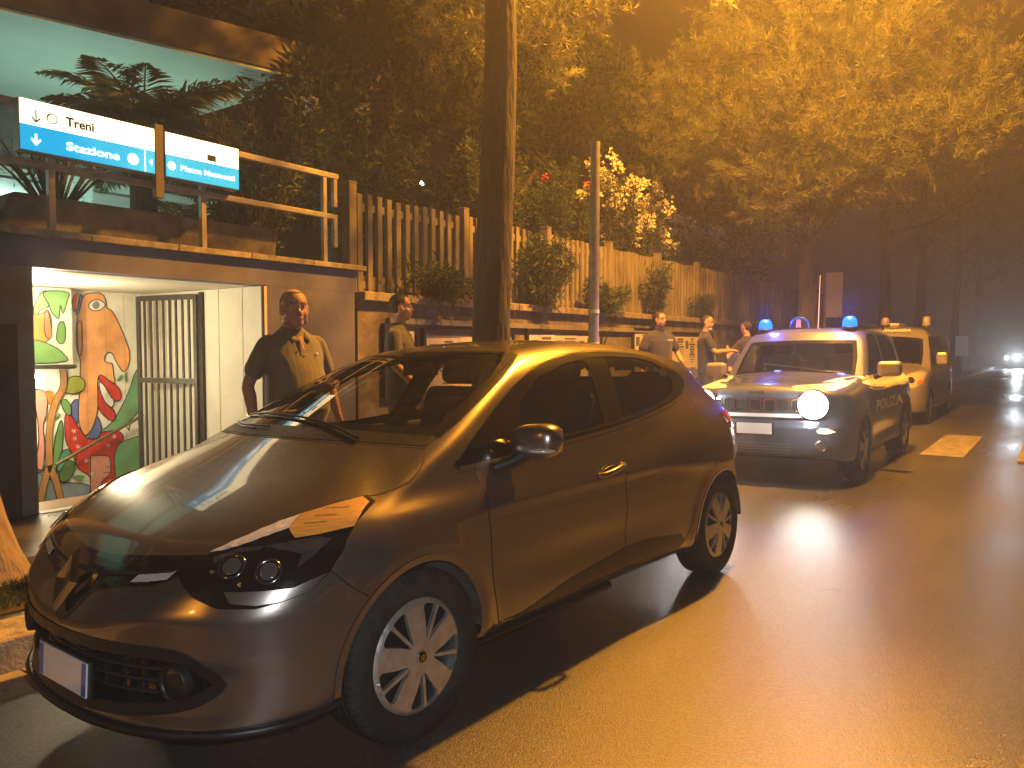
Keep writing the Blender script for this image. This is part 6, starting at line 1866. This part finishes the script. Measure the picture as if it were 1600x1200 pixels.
# headlight beams
for sy, pw in ((.56, 55), (-.56, 55)):
    wp = w_of(suv, (.02, sy, .84))
    lamp('headlight_beam', 'SPOT', tuple(wp), pw * .5, (1.0, .95, .86), .05, rot=(PI / 2 - .10, 0, PI), spot=1.9, blend=.85)
    wq = w_of(suv, (-.16, sy, .87)); lamp('headlight_spill', 'POINT', tuple(wq), 12, (1.0, .95, .86), .05)


def build_van():
    r = car_root('police_van', -2.88, 15.25, 0.0, .0205, .86)
    r.location.z -= .02
    tag(r, 'grey police van with unlit roof beacons parked behind the police car', 'van')
    B = Body(van_F, (.95, 3.6), .85, 4.4); grid = B.grid(34, 64, 22, 84)
    AZ, AR = .32, .375
    WS = [(.875 + .16 * (y / .72) ** 2, y) for y in np.linspace(-.72, .72, 11)] + [(1.25, .72), (1.50, .68)] + [(1.40 + .10 * (y / .64) ** 2, y) for y in np.linspace(.64, -.64, 9)] + [(1.50, -.68), (1.25, -.72)]
    W1 = [(1.22, 1.12), (1.42, 1.42), (1.60, 1.62), (2.20, 1.66), (2.20, 1.12)]
    W2 = [(2.32, 1.14), (2.32, 1.66), (3.10, 1.66), (3.10, 1.14)]
    S = lambda C: C[:, [0, 2]]; Tp = lambda C: C[:, :2]
    BON = [(.84 + .16 * (y / .74) ** 2, y) for y in np.linspace(-.74, .74, 11)] + [(.5, .76), (.2, .68)] + [(.1, y) for y in np.linspace(.5, -.5, 5)] + [(.2, -.68), (.5, -.76)]
    FD = [(1.12, 1.08), (1.16, .36), (2.24, .36), (2.26, 1.70), (1.62, 1.70), (1.40, 1.46)]
    h1, h2, hw = inset(W1, .02), inset(W2, .02), inset(WS, .02)

    def holes(C, N):
        h = ((np.hypot(C[:, 0] - .90, C[:, 2] - AZ) < AR) | (np.hypot(C[:, 0] - 3.66, C[:, 2] - AZ) < AR)) & (np.abs(C[:, 1]) > .58)
        for w in (h1, h2): h |= inside(w, S(C)) & (np.abs(N[:, 1]) > .6)
        return h | (inside(hw, Tp(C)) & (C[:, 2] > 1.05))
    regs = [('bonnet', lambda C, N: inside(BON, Tp(C)) & (C[:, 2] > .75)), ('front_bumper', lambda C, N: (C[:, 0] < .45) & (C[:, 2] < .66)),
            ('front_door', lambda C, N: inside(FD, S(C)) & (C[:, 1] > .4)), ('front_door', lambda C, N: inside(FD, S(C)) & (C[:, 1] < -.4)),
            ('roof', lambda C, N: (C[:, 2] > 1.70) & (N[:, 2] > .6))]
    split_body(B, r, regs, holes, M_VAN, None, grid)
    hs = slot_holes(.20, 6, .4, .85, .26)
    for cx in (.90, 3.66):
        for sd in (1, -1):
            wheel(r, cx, sd * .895, AZ, sd, R=.325, rr=.205, w=.20, face=M_SILVER, holes=hs, simple=True)
            mb = MB(); mb.lathe([(AR + .004, .88), (AR, .58), (.2, .57)], 40, Matrix.Translation((cx, 0, AZ)) @ Matrix.Scale(-sd, 4, Vector((0, 1, 0))) @ Matrix.Rotation(PI / 2, 4, 'X'))
            mb.v = [(x, sd * min(abs(y), .885), z) for x, y, z in mb.v]; mb.f = [f for f in mb.f if sum(mb.v[i][2] for i in f) / len(f) > .30]; mb.sm = [True] * len(mb.f); mb.mi = [0] * len(mb.f)
            mb.build('wheel_arch_liner', M_LINER, r)
    for sd in (1, -1):
        side_glass(B, W1, r, sd, M_GLASS); side_glass(B, W2, r, sd, M_TINT)
        mb = MB()
        for ln in (FD[:3] + [(2.25, 1.15)], [(2.26, 1.1), (2.26, 1.70)], [(3.16, 1.7), (3.16, .40)], [(2.24, .36), (3.2, .36)], [(2.3, .98), (4.2, .98)]):
            mb = MB(); B.strip(mb, ln, 'side', .011, .001, sd); mb.build('door_gap', M_GAP, r)
        mb = MB(); B.strip(mb, [(.50, .70), (1.2, .66), (2.3, .64), (3.3, .64)], 'side', .05, .006, sd); mb.build('side_moulding', M_BLACKP, r)
        mb = MB(); mb.box((1.28, sd * 1.03, 1.20), (.12, .20, .24)); mb.build('mirror', M_VAN, r, .04)
        mb = MB(); mb.tube([(2.05, sd * .90, 1.02), (2.2, sd * .93, 1.02)], .016, 6); mb.build('handle', M_BLACKP, r)
        hl = empty('headlight', parent=r)
        B.patch('lamp_housing', [(sd * .46, .72), (sd * .52, .86), (sd * .66, .96), (sd * .80, .99), (sd * .855, .92), (sd * .84, .76), (sd * .70, .69)], 'front', M_CLEARL, hl, .004, 1, .03)
        p0, n0 = B.drape([(sd * .66, .83)], 'front', .008); q = Vector(tuple(n0[0])).to_track_quat('Z', 'Y').to_matrix().to_4x4()
        mb = MB(); mb.lathe([(0, .004), (.06, .0)], 20, Matrix.Translation(tuple(p0[0])) @ q); mb.build('lens', M_CHROME, hl)
        B.patch('indicator', [(sd * .74, .74), (sd * .83, .78), (sd * .835, .84), (sd * .76, .82)], 'front', mat('amber_lens', (.7, .22, .05), .2, coat=1.0), hl, .009, 1, .03)
        B.patch('tail_light', [(4.2, .9), (4.33, .9), (4.33, 1.3), (4.2, 1.3)], 'side', M_REDL, r, .006, sd, .04)
    B.patch('windscreen_edge', WS, 'top', M_GLOSSB, r, .001, 1, .04, hole=inset(WS, .05))
    B.patch('windscreen', inset(WS, .045), 'top', M_TINT, r, -.002, 1, .08)
    B.patch('grille', [(-.42, .72), (.42, .72), (.46, .82), (.3, .87), (-.3, .87), (-.46, .82)], 'front', M_BLACKP, r, .005, 1, .04)
    B.patch('lower_grille', [(-.5, .36), (.5, .36), (.56, .50), (-.56, .50)], 'front', M_BLACKP, r, .005, 1, .04)
    pl = empty('number_plate', parent=r)
    mb = MB(); mb.box((-.01, 0, .585), (.012, .38, .12)); mb.build('plate_frame', M_BLACKP, pl)
    mb = MB(); mb.box((-.019, 0, .585), (.006, .36, .11)); mb.build('plate', M_PLATE, pl)
    # header board lettering over the windscreen
    P, N = B.drape([(1.56, 0.0)], 'top', .004)
    T = Matrix(((0, -.45, 0, P[0][0] - .06), (-1, 0, 0, .52), (0, .9, 0, P[0][2] + .0), (0, 0, 0, 1)))
    T = Matrix(((0, .62, -.78, 1.435), (1, 0, 0, -.02), (0, .78, .62, 1.730), (0, 0, 0, 1)))
    text_mesh('FINANZA', 'lettering', M_REFLW, .085, T, r, .001, .50)
    mb = MB(); mb.box((2.3, 0, .42), (2.7, 1.5, .06)); mb.build('floor_pan', M_SEAT, r)
    mb = MB(); mb.box((1.35, 0, 1.02), (.5, 1.5, .2)); mb.build('dashboard', M_SEAT, r, .06)
    for sy in (.4, -.4):
        mb = MB(); mb.box((2.1, sy, 1.05), (.15, .5, .9)); mb.build('front_seat', M_SEAT, r, .05)
    mb = MB(); mb.box((2.55, 0, 1.885), (.9, .34, .06)); mb.build('roof_hatch', mat('cream_hatch', (.6, .52, .38), .4), r, .02)
    mb = MB(); mb.box((2.5, .0, 1.15), (.04, 1.5, 1.2)); mb.build('bulkhead', M_SEAT, r)
    return r


van = build_van()
bpy.context.view_layer.update()
M_DOMEOFF = mat('dull_blue_dome', (.30, .27, .30), .15, coat=1.0)
beacon('unlit rounded beacon on the middle of the grey van roof', tuple(w_of(van, (1.95, -.06, 1.845))), .085, .19, M_DOMEOFF)
beacon('unlit square-topped beacon on the road side of the grey van roof', tuple(w_of(van, (1.95, .68, 1.80))), .075, .22, M_DOMEOFF, dome=False)
# far oncoming car
fc = empty('far_car', (-2.6, 62.0, 0)); tag(fc, 'distant oncoming car with glaring white headlights', 'car')
m = MB(); m.prism([(-.82, .25), (.82, .25), (.86, .55), (.84, .92), (.68, 1.02), (.58, 1.42), (-.58, 1.42), (-.68, 1.02), (-.84, .92), (-.86, .55)], 0, 4.1, Matrix(((1, 0, 0, 0), (0, 0, 1, 0), (0, 1, 0, 0), (0, 0, 0, 1)))); m.build('body', M_VAN, fc, .08)
m = MB(); m.prism([(-.56, 1.04), (.56, 1.04), (.50, 1.36), (-.50, 1.36)], -.01, .0, Matrix(((1, 0, 0, 0), (0, 0, 1, 0), (0, 1, 0, 0), (0, 0, 0, 1)))); m.build('windscreen', M_GLOSSB, fc)
for sx in (-.6, .6):
    m = MB(); m.ball((sx, -.02, .70), (.10, .03, .08), 12, 8); m.build('headlight', emit_mat('far_headlight', (.85, .95, 1.0), 160), fc)
    m = MB(); m.lathe([(0, -.1), (.30, -.1), (.31, .1), (0, .1)], 20, Matrix.Translation((sx * 1.2, .9, .31)) @ Matrix.Rotation(PI / 2, 4, 'Y')); m.build('wheel', M_RUBBER, fc)
lamp('far_beam', 'SPOT', (-2.6, 61.8, .75), 1400, (.8, .9, 1.0), .1, rot=(PI / 2 - .03, 0, PI), spot=1.1, blend=.8)
# ================================================================ people
def skin_mat(name, c):
    return mat(name, c, .62, noise_amt=.16, noise_scale=14, sss=.0, spec=.4, bump=.08, bump_scale=120)


M_SKIN = skin_mat('skin_tan', (.36, .19, .12))
M_SKIN2 = skin_mat('skin_light', (.46, .27, .18))
M_HAIR = mat('short_dark_hair', (.030, .022, .016), .75, noise_amt=.5, noise_scale=60, bump=.6, bump_scale=160)
M_HAIRG = mat('greying_hair', (.12, .10, .085), .8, noise_amt=.5, noise_scale=60, bump=.6, bump_scale=160)
M_EYE = mat('eye_white', (.72, .68, .64), .2)
M_PUP = mat('eye_dark', (.01, .008, .006), .15)
M_LIP = mat('lip', (.30, .12, .09), .5)
M_TROU = mat('dark_trousers', (.022, .022, .026), .85, bump=.3, bump_scale=80)
M_KHAKI = mat('beige_trousers', (.22, .18, .13), .85, bump=.3, bump_scale=80)
M_SHOE = mat('shoe_leather', (.02, .017, .015), .4)


def cloth(name, c):
    m = mat(name, c, .88, noise_amt=.12, noise_scale=5)
    n = m.node_tree.nodes; l = m.node_tree.links; b = n['Principled BSDF']
    tc = n.new('ShaderNodeTexCoord'); mp = n.new('ShaderNodeMapping'); mp.inputs['Scale'].default_value = (9, 9, 3.2)
    t1 = n.new('ShaderNodeTexNoise'); t1.inputs['Scale'].default_value = 1.0; t1.inputs['Detail'].default_value = 3; t1.inputs['Distortion'].default_value = 1.4
    bp = n.new('ShaderNodeBump'); bp.inputs['Strength'].default_value = .5; bp.inputs['Distance'].default_value = .02
    l.new(tc.outputs['Object'], mp.inputs[0]); l.new(mp.outputs[0], t1.inputs['Vector']); l.new(t1.outputs[0], bp.inputs['Height']); l.new(bp.outputs[0], b.inputs['Normal'])
    b.inputs['Sheen Weight'].default_value = .2
    return m


def eloft(mb, secs, n=20, T=None):
    """closed loft of ellipses: (cx, cy, cz, rx, ry[, tilt])"""
    vs = []
    for s_ in secs:
        cx, cy, cz, rx, ry = s_[:5]; tl = s_[5] if len(s_) > 5 else 0
        for k in range(n):
            a = 2 * PI * k / n; x = rx * math.cos(a); y = ry * math.sin(a)
            vs.append((cx + x, cy + y, cz + x * tl))
    m = len(secs); fs = [(i * n + k, i * n + (k + 1) % n, (i + 1) * n + (k + 1) % n, (i + 1) * n + k) for i in range(m - 1) for k in range(n)]
    fs.append(tuple(range(n))[::-1]); fs.append(tuple((m - 1) * n + k for k in range(n)))
    return mb.add(vs, fs, True, T)


def chain(mb, pts, rad, n=12):
    P = spl([tuple(p) for p in pts], 5, False); R_ = np.interp(np.linspace(0, len(pts) - 1, len(P)), range(len(pts)), rad)
    mb.tube([tuple(p) for p in P], list(R_), n)
    mb.ball(tuple(P[0]), R_[0] * .99, 10, 8); mb.ball(tuple(P[-1]), R_[-1] * .99, 10, 8)


def remesh(o, vox, smooth=4, fac=.5):
    r = o.modifiers.new('remesh', 'REMESH'); r.mode = 'VOXEL'; r.voxel_size = vox; r.use_smooth_shade = True
    s_ = o.modifiers.new('smooth', 'SMOOTH'); s_.factor = fac; s_.iterations = smooth
    return o


def hand(mb, w, d, palm_n, side, curl=.35, sc=1.0):
    """palm and five fingers from wrist w along d; palm_n = palm normal (inward); side=+1 left hand"""
    d = Vector(d).normalized(); pn = Vector(palm_n); pn = (pn - d * pn.dot(d)).normalized(); ac = d.cross(pn) * side
    w = Vector(w)
    # palm
    for k, (a, b) in enumerate(((-.028, .0), (-.010, .004), (.010, .004), (.028, .0))):
        p0 = w + ac * a * .6 * sc; p1 = w + d * (.088 + b) * sc + ac * a * sc
        mb.tube([tuple(p0), tuple((p0 + p1) / 2), tuple(p1)], [.015 * sc, .0155 * sc, .0125 * sc], 8)
    for k, (a, L_) in enumerate(((-.030, .058), (-.011, .072), (.010, .078), (.030, .068))):
        p = w + d * .088 * sc + ac * a * sc; v = (d + ac * a * 2.2).normalized(); r_ = .0092 * sc
        pts = [tuple(p)]; ang = curl * (1.15 - .1 * k)
        for j, f in enumerate((.45, .30, .25)):
            v = (v * math.cos(ang) + pn * math.sin(ang)).normalized(); p = p + v * L_ * f * sc; pts.append(tuple(p))
        mb.tube(pts, [r_, r_ * .95, r_ * .88, r_ * .75], 8); mb.ball(pts[-1], r_ * .78, 8, 6)
    # thumb leaves the side of the palm
    p = w + d * .028 * sc + ac * .026 * sc; v = (d * .75 + ac * .75 + pn * .30).normalized(); pts = [tuple(p)]
    for f in (.038, .032, .025):
        p = p + v * f * sc; pts.append(tuple(p)); v = (v + d * .25 + pn * .15).normalized()
    mb.tube(pts, [.014 * sc, .012 * sc, .0105 * sc, .0085 * sc], 8); mb.ball(pts[-1], .0087 * sc, 8, 6)


def build_head(T, parent, skin, hair, style, k=1.0, mask=False):
    """head in its own frame: face to +x, centre at origin, about .235 tall"""
    hb = MB()
    hb.ball((-.012 * k, 0, .030 * k), (.098 * k, .077 * k, .090 * k), 28, 18, T)
    hb.ball((.018 * k, 0, -.030 * k), (.070 * k, .060 * k, .080 * k), 24, 14, T)
    hb.ball((.050 * k, 0, -.082 * k), (.034 * k, .040 * k, .028 * k), 16, 10, T)      # chin
    for s_ in (1, -1):
        hb.ball((.040 * k, s_ * .042 * k, -.028 * k), (.034 * k, .026 * k, .034 * k), 14, 10, T)   # cheek
        hb.ball((.066 * k, s_ * .030 * k, .030 * k), (.018 * k, .026 * k, .010 * k), 12, 8, T)    # brow
        hb.ball((.010 * k, s_ * .055 * k, -.062 * k), (.045 * k, .018 * k, .030 * k), 12, 8, T)    # jaw
        hb.ball((-.008 * k, s_ * .080 * k, -.004 * k), (.018 * k, .010 * k, .033 * k), 12, 10, T)  # ear
        hb.ball((.004 * k, s_ * .078 * k, -.024 * k), (.010 * k, .008 * k, .012 * k), 10, 8, T)
    hb.tube([(.078 * k, 0, .022 * k), (.094 * k, 0, -.006 * k), (.104 * k, 0, -.024 * k)], [.009 * k, .011 * k, .0135 * k], 10, T)
    for s_ in (1, -1): hb.ball((.090 * k, s_ * .014 * k, -.027 * k), (.012 * k, .010 * k, .009 * k), 10, 8, T)
    hb.ball((.083 * k, 0, -.052 * k), (.014 * k, .026 * k, .008 * k), 12, 8, T); hb.ball((.080 * k, 0, -.062 * k), (.014 * k, .023 * k, .008 * k), 12, 8, T)
    # eyes, brows, lips
    m = MB()
    for s_ in (1, -1): m.ball((.0745 * k, s_ * .031 * k, .012 * k), (.012 * k, .0125 * k, .0062 * k), 14, 10, T)
    m.build('eyes', M_EYE, parent)
    m = MB()
    for s_ in (1, -1): m.ball((.0850 * k, s_ * .031 * k, .011 * k), (.004 * k, .0058 * k, .0058 * k), 10, 8, T)
    m.build('pupils', M_PUP, parent)
    m = MB()
    for s_ in (1, -1): m.tube([(.088 * k, s_ * .014 * k, .033 * k), (.089 * k, s_ * .032 * k, .039 * k), (.078 * k, s_ * .050 * k, .034 * k)], [.0035, .005, .003], 6, T)
    m.build('eyebrows', M_HAIR, parent)
    m = MB(); m.tube([(.083 * k, -.022 * k, -.058 * k), (.094 * k, 0, -.0565 * k), (.083 * k, .022 * k, -.058 * k)], [.002, .0035, .002], 6, T); m.build('mouth', M_LIP, parent)
    # hair cap: shell over the back and sides
    m = MB(); n1, n2 = 28, 14; vs = []; fs = []; ids = {}
    lim = {'bald': lambda a: .52 if abs(a) < 1.35 else -.35, 'short': lambda a: (.62 if abs(a) < .9 else (.25 if abs(a) < 1.5 else -.55)), 'full': lambda a: (.50 if abs(a) < .9 else (.0 if abs(a) < 1.5 else -.7))}[style]
    top0 = .80 if style == 'bald' else 1.0
    for i in range(n1):
        a = -PI + 2 * PI * i / n1; lo_ = lim(a)
        for j in range(n2 + 1):
            hi_ = .30 if (style == 'bald' and False) else 1.0
            e = lo_ * PI / 2 + (PI / 2 - lo_ * PI / 2) * j / n2
            rr = 1.045 if style != 'bald' else (1.03 if e < .9 else .985)
            vs.append(((-.012 + .098 * rr * math.cos(e) * math.cos(a)) * k, .077 * rr * math.cos(e) * math.sin(a) * k * 1.01, (.030 + .090 * rr * math.sin(e)) * k))
    for i in range(n1):
        for j in range(n2): fs.append((i * (n2 + 1) + j, ((i + 1) % n1) * (n2 + 1) + j, ((i + 1) % n1) * (n2 + 1) + j + 1, i * (n2 + 1) + j + 1))
    m.add(vs, fs, True, T); m.build('hair', hair, parent)
    if mask:
        m = MB(); m.ball((.058 * k, 0, -.10 * k), (.046 * k, .050 * k, .028 * k), 16, 10, T); m.build('face_mask', mat('blue_mask', (.20, .35, .75), .7), parent)
    return hb


def person(loc, rz, label, H=1.76, shirt=None, trous=None, skin=None, hair=None, style='short', arms=None, belly=0.0, head_yaw=0.0, head_pitch=0.0, sleeve=.62, collar=False, wide=1.0, mask=False, legs=None, group=None, vox=.011, hk=1.0, hz=1.648):
    """local frame: faces +x, y to the person's left, z up from the sole. arms: {+1/-1: (elbow, wrist, palm normal, curl)}"""
    skin = skin or M_SKIN; r = empty('person', loc, rz); tag(r, label, 'person', group)
    s = H / 1.76; W_ = wide
    sh = {sd: Vector((-.005, sd * .190 * W_, 1.405)) for sd in (1, -1)}
    if arms is None: arms = {}
    for sd in (1, -1):
        if sd not in arms: arms[sd] = (Vector((-.02, sd * .285 * W_, 1.14)), Vector((.05, sd * .30 * W_, .885)), Vector((.1, -sd, 0)), .35)
    body = MB()
    # neck and shoulders
    eloft(body, [(-.015, 0, 1.38, .075, .13 * W_), (-.01, 0, 1.46, .062, .075), (.0, 0, 1.52, .056, .060), (.01, 0, 1.58, .054, .056)], 18)
    TH = Matrix.Translation((.022, 0, hz)) @ Matrix.Rotation(head_yaw, 4, 'Z') @ Matrix.Rotation(head_pitch, 4, 'Y')
    hb = build_head(TH, r, skin, hair or M_HAIR, style, hk, mask)
    b0 = len(body.v); body.v += hb.v; body.f += [tuple(i + b0 for i in f) for f in hb.f]; body.sm += hb.sm; body.mi += hb.mi
    # trunk core
    eloft(body, [(0, 0, .86, .11, .155), (.0, 0, 1.0, .11, .15 * W_), (0, 0, 1.2, .115, .16 * W_), (-.005, 0, 1.36, .105, .165 * W_), (-.01, 0, 1.44, .07, .13 * W_)], 18)
    for sd in (1, -1):
        el, wr, pn, cu = arms[sd]; el = Vector(el); wr = Vector(wr)
        chain(body, [sh[sd], sh[sd].lerp(el, .5), el, el.lerp(wr, .35), wr], [.050, .048, .041, .042, .028])
        hand(body, wr, (wr - el), pn, sd, cu)
        hp = Vector((0, sd * .095, .90)); kn = Vector((.03, sd * .115, .50)); an = Vector((-.01, sd * .125, .085))
        if legs and sd in legs: kn, an = Vector(legs[sd][0]), Vector(legs[sd][1])
        chain(body, [hp, hp.lerp(kn, .5), kn, kn.lerp(an, .4), an], [.085, .075, .055, .055, .036])
        if True:
            m = MB(); m.ball((an.x + .055, an.y, .042), (.135, .048, .042), 18, 10); m.ball((an.x - .03, an.y, .06), (.055, .042, .055), 14, 10); m.v = [(x, y, max(z, .0)) for x, y, z in m.v]; m.build('shoe', M_SHOE, r)
        legs_ = (kn, an)
    o = body.build('body', skin, r); remesh(o, vox if vox < .012 else vox, 3)
    # shirt
    m = MB(); bl = belly
    eloft(m, [(.01 + bl * .25, 0, .845, .135 + bl * .5, .180 * W_ + bl * .2), (.02 + bl * .45, 0, .96, .142 + bl * .85, .186 * W_ + bl * .35), (.015 + bl * .45, 0, 1.08, .140 + bl * .9, .182 * W_ + bl * .35), (.01 + bl * .2, 0, 1.22, .136 + bl * .45, .186 * W_ + bl * .1), (.0, 0, 1.34, .126, .212 * W_), (-.008, 0, 1.41, .106, .205 * W_), (-.012, 0, 1.455, .084, .155 * W_), (-.012, 0, 1.492, .070, .098), (-.012, 0, 1.512, .062, .070)], 28)
    for sd in (1, -1):
        el = Vector(arms[sd][0]); e2 = sh[sd].lerp(el, sleeve)
        chain(m, [sh[sd] + Vector((0, -sd * .04, .0)), sh[sd] + Vector((0, 0, -.008)), sh[sd].lerp(el, sleeve * .55), e2], [.052, .058, .066, .070])
    o = m.build('shirt', shirt, r); remesh(o, vox * 1.05, 4)
    if collar:
        m = MB()
        for sd in (1, -1):
            m.add([(-.075, sd * .005, 1.535), (-.055, sd * .050, 1.530), (.0, sd * .075, 1.505), (.060, sd * .055, 1.470), (.092, sd * .022, 1.435), (.100, sd * .060, 1.405), (.075, sd * .088, 1.440), (.0, sd * .112, 1.475), (-.065, sd * .07, 1.495), (-.092, sd * .005, 1.498)],
                  [(0, 1, 8, 9), (1, 2, 7, 8), (2, 3, 6, 7), (3, 4, 5, 6)], True)
        o = m.build('collar', shirt, r); so = o.modifiers.new('solid', 'SOLIDIFY'); so.thickness = .006; so.offset = 1
        m = MB(); m.add([(.096, -.020, 1.452), (.096, .020, 1.452), (.1335 + bl * .15, .0, 1.335)], [(0, 1, 2)]); m.build('open_neck', skin, r)
    # trousers
    m = MB()
    eloft(m, [(.01 + bl * .1, 0, .80, .125, .17), (.01 + bl * .2, 0, .90, .130 + bl * .4, .172), (.01 + bl * .2, 0, .985, .125 + bl * .5, .165)], 22)
    for sd in (1, -1):
        hp = Vector((.0, sd * .092, .88)); kn = Vector((.03, sd * .115, .50)); an = Vector((-.01, sd * .125, .085))
        if legs and sd in legs: kn, an = Vector(legs[sd][0]), Vector(legs[sd][1])
        chain(m, [hp, hp.lerp(kn, .5), kn, kn.lerp(an, .5), an], [.098, .090, .072, .068, .060])
    o = m.build('trousers', trous or M_TROU, r); remesh(o, vox * 1.1, 4)
    m = MB(); m.lathe([(1, -.018), (1.03, -.012), (1.03, .012), (1, .018)], 30, Matrix.Translation((.012 + bl * .2, 0, .975)) @ Matrix.Diagonal((.133 + bl * .5, .170, 1, 1))); m.build('belt', M_SHOE, r)
    r.scale = (s, s, s)
    return r


G_POL = cloth('olive_polo', (.13, .115, .075))
G_DARK = cloth('dark_shirt', (.028, .026, .030))
G_NAVY = cloth('navy_uniform', (.030, .032, .048))
man = person((-4.02, 3.24, .11), -.10, 'heavy balding man in an olive polo shirt standing between the hatchback and the entrance', 1.64, G_POL, M_KHAKI, M_SKIN, M_HAIRG, 'bald',
             arms={1: (Vector((-.02, .300, 1.13)), Vector((.06, .325, .885)), Vector((.2, -1, 0)), .4), -1: (Vector((-.04, -.315, 1.13)), Vector((.05, -.330, .885)), Vector((.2, 1, 0)), .45)}, belly=.075, head_yaw=-.30, sleeve=.66, collar=True, wide=1.05, vox=.0085, hk=1.15, hz=1.632)
m = MB(); m.lathe([(.036, -.012), (.040, 0), (.036, .012)], 20, Matrix.Translation((.032, -.330, .925)) @ Matrix.Rotation(.3, 4, 'Y')); m.ball((.045, -.368, .925), (.016, .006, .016), 12, 8); m.build('wristwatch', M_CHROME, man)
m = MB(); m.ball((.128, .105, 1.33), (.006, .012, .008), 10, 6); m.build('shirt_emblem', M_REFLW, man)
m = MB()
for zz in (1.40, 1.36, 1.325): m.ball((.133 + (1.40 - zz) * .15, .0, zz), (.005, .006, .006), 10, 6)
m.build('buttons', M_WHITEW, man)
person((-4.75, 4.98, .11), .55, 'person in a dark shirt standing by the pine trunk behind the windscreen', 1.74, G_DARK, M_TROU, M_SKIN2, M_HAIR, 'full',
       arms={-1: (Vector((.02, -.26, 1.15)), Vector((.20, -.25, .96)), Vector((0, 1, 0)), .5)}, head_yaw=.2)
c1 = person((-4.95, 10.75, .11), -.55, 'police officer in navy uniform standing left of the two others', 1.80, G_NAVY, M_TROU, M_SKIN2, M_HAIR, 'full',
            arms={1: (Vector((.04, .30, 1.16)), Vector((.26, .22, 1.05)), Vector((0, -1, 0)), .5)}, head_yaw=.3, wide=1.05)
tx = text_mesh('POLIZIA', 'chest_patch', mat('patch_text', (.75, .55, .35), .6), .03, Matrix(((0, 0, 1, .142), (1, 0, 0, .05), (0, 1, 0, 1.35), (0, 0, 0, 1))), c1, .0008, .10)
person((-4.85, 12.35, .11), .55, 'police officer with a blue mask under the chin reaching towards the police car', 1.80, G_NAVY, M_TROU, M_SKIN2, M_HAIR, 'short',
       arms={-1: (Vector((.10, -.27, 1.18)), Vector((.36, -.20, 1.20)), Vector((0, 0, -1)), .5), 1: (Vector((.10, .27, 1.18)), Vector((.34, .16, 1.16)), Vector((0, 0, -1)), .5)}, head_yaw=-.5, mask=True, head_pitch=.15)
person((-4.45, 13.2, .11), 2.9, 'police officer farthest right, half hidden behind the police car windscreen', 1.72, G_NAVY, M_TROU, M_SKIN2, M_HAIR, 'short',
       arms={1: (Vector((.12, .25, 1.18)), Vector((.30, .12, 1.28)), Vector((0, -1, 0)), .6)}, head_pitch=.2)
pp = MB(); pp.add([(-4.52, 12.42, 1.28), (-4.34, 12.50, 1.30), (-4.33, 12.56, 1.02), (-4.50, 12.47, 1.00)], [(0, 1, 2, 3)]); o = pp.build('paper_sheet', M_PAPER)
so = o.modifiers.new('solid', 'SOLIDIFY'); so.thickness = .002
tag(o, 'white sheet of paper in the masked officer\'s hand', 'paper')
# fallen leaves and needles along the kerb
R_ = np.random.default_rng(77); n = 520
Y_ = R_.uniform(.2, 26, n); X_ = np.where(R_.random(n) < .6, R_.uniform(-3.74, -3.50, n), R_.uniform(-6.3, -4.05, n))
Z_ = np.where(X_ > -3.76, -.032, .119); a_ = R_.uniform(0, 2 * PI, n); L_ = R_.uniform(.018, .05, n)
d_ = np.stack([np.cos(a_), np.sin(a_), R_.uniform(-.02, .12, n)], 1); b_ = np.stack([X_, Y_, Z_], 1); s_ = np.stack([-np.sin(a_), np.cos(a_), R_.uniform(0, .3, n)], 1)
P_ = np.stack([b_, b_ + d_ * L_[:, None] * .5 + s_ * L_[:, None] * .22, b_ + d_ * L_[:, None], b_ + d_ * L_[:, None] * .5 - s_ * L_[:, None] * .22 + [0, 0, .002]], 1).reshape(-1, 3)
tag(np_mesh('fallen_leaves', P_, np.arange(n * 4).reshape(n, 4), mat('dry_leaf', (.20, .13, .06), .8, noise_amt=.5, noise_scale=2), None, smooth=False), 'dry leaves scattered along the gutter and pavement', 'leaves', kind='stuff')
# ================================================================ haze, added for the glow and veil round the lamps
hz_ = MB(); hz_.box((-5.5, 130, 6.2), (124, 342, 14.8))
HM = bpy.data.materials.new('haze'); HM.use_nodes = True
hn = HM.node_tree.nodes; hn.clear(); ho = hn.new('ShaderNodeOutputMaterial'); hv = hn.new('ShaderNodeVolumePrincipled')
hv.inputs['Color'].default_value = (.92, .92, .92, 1); hv.inputs['Density'].default_value = .0068; hv.inputs['Anisotropy'].default_value = .72
HM.node_tree.links.new(hv.outputs[0], ho.inputs['Volume'])
tag(hz_.build('haze', HM), kind='stuff')
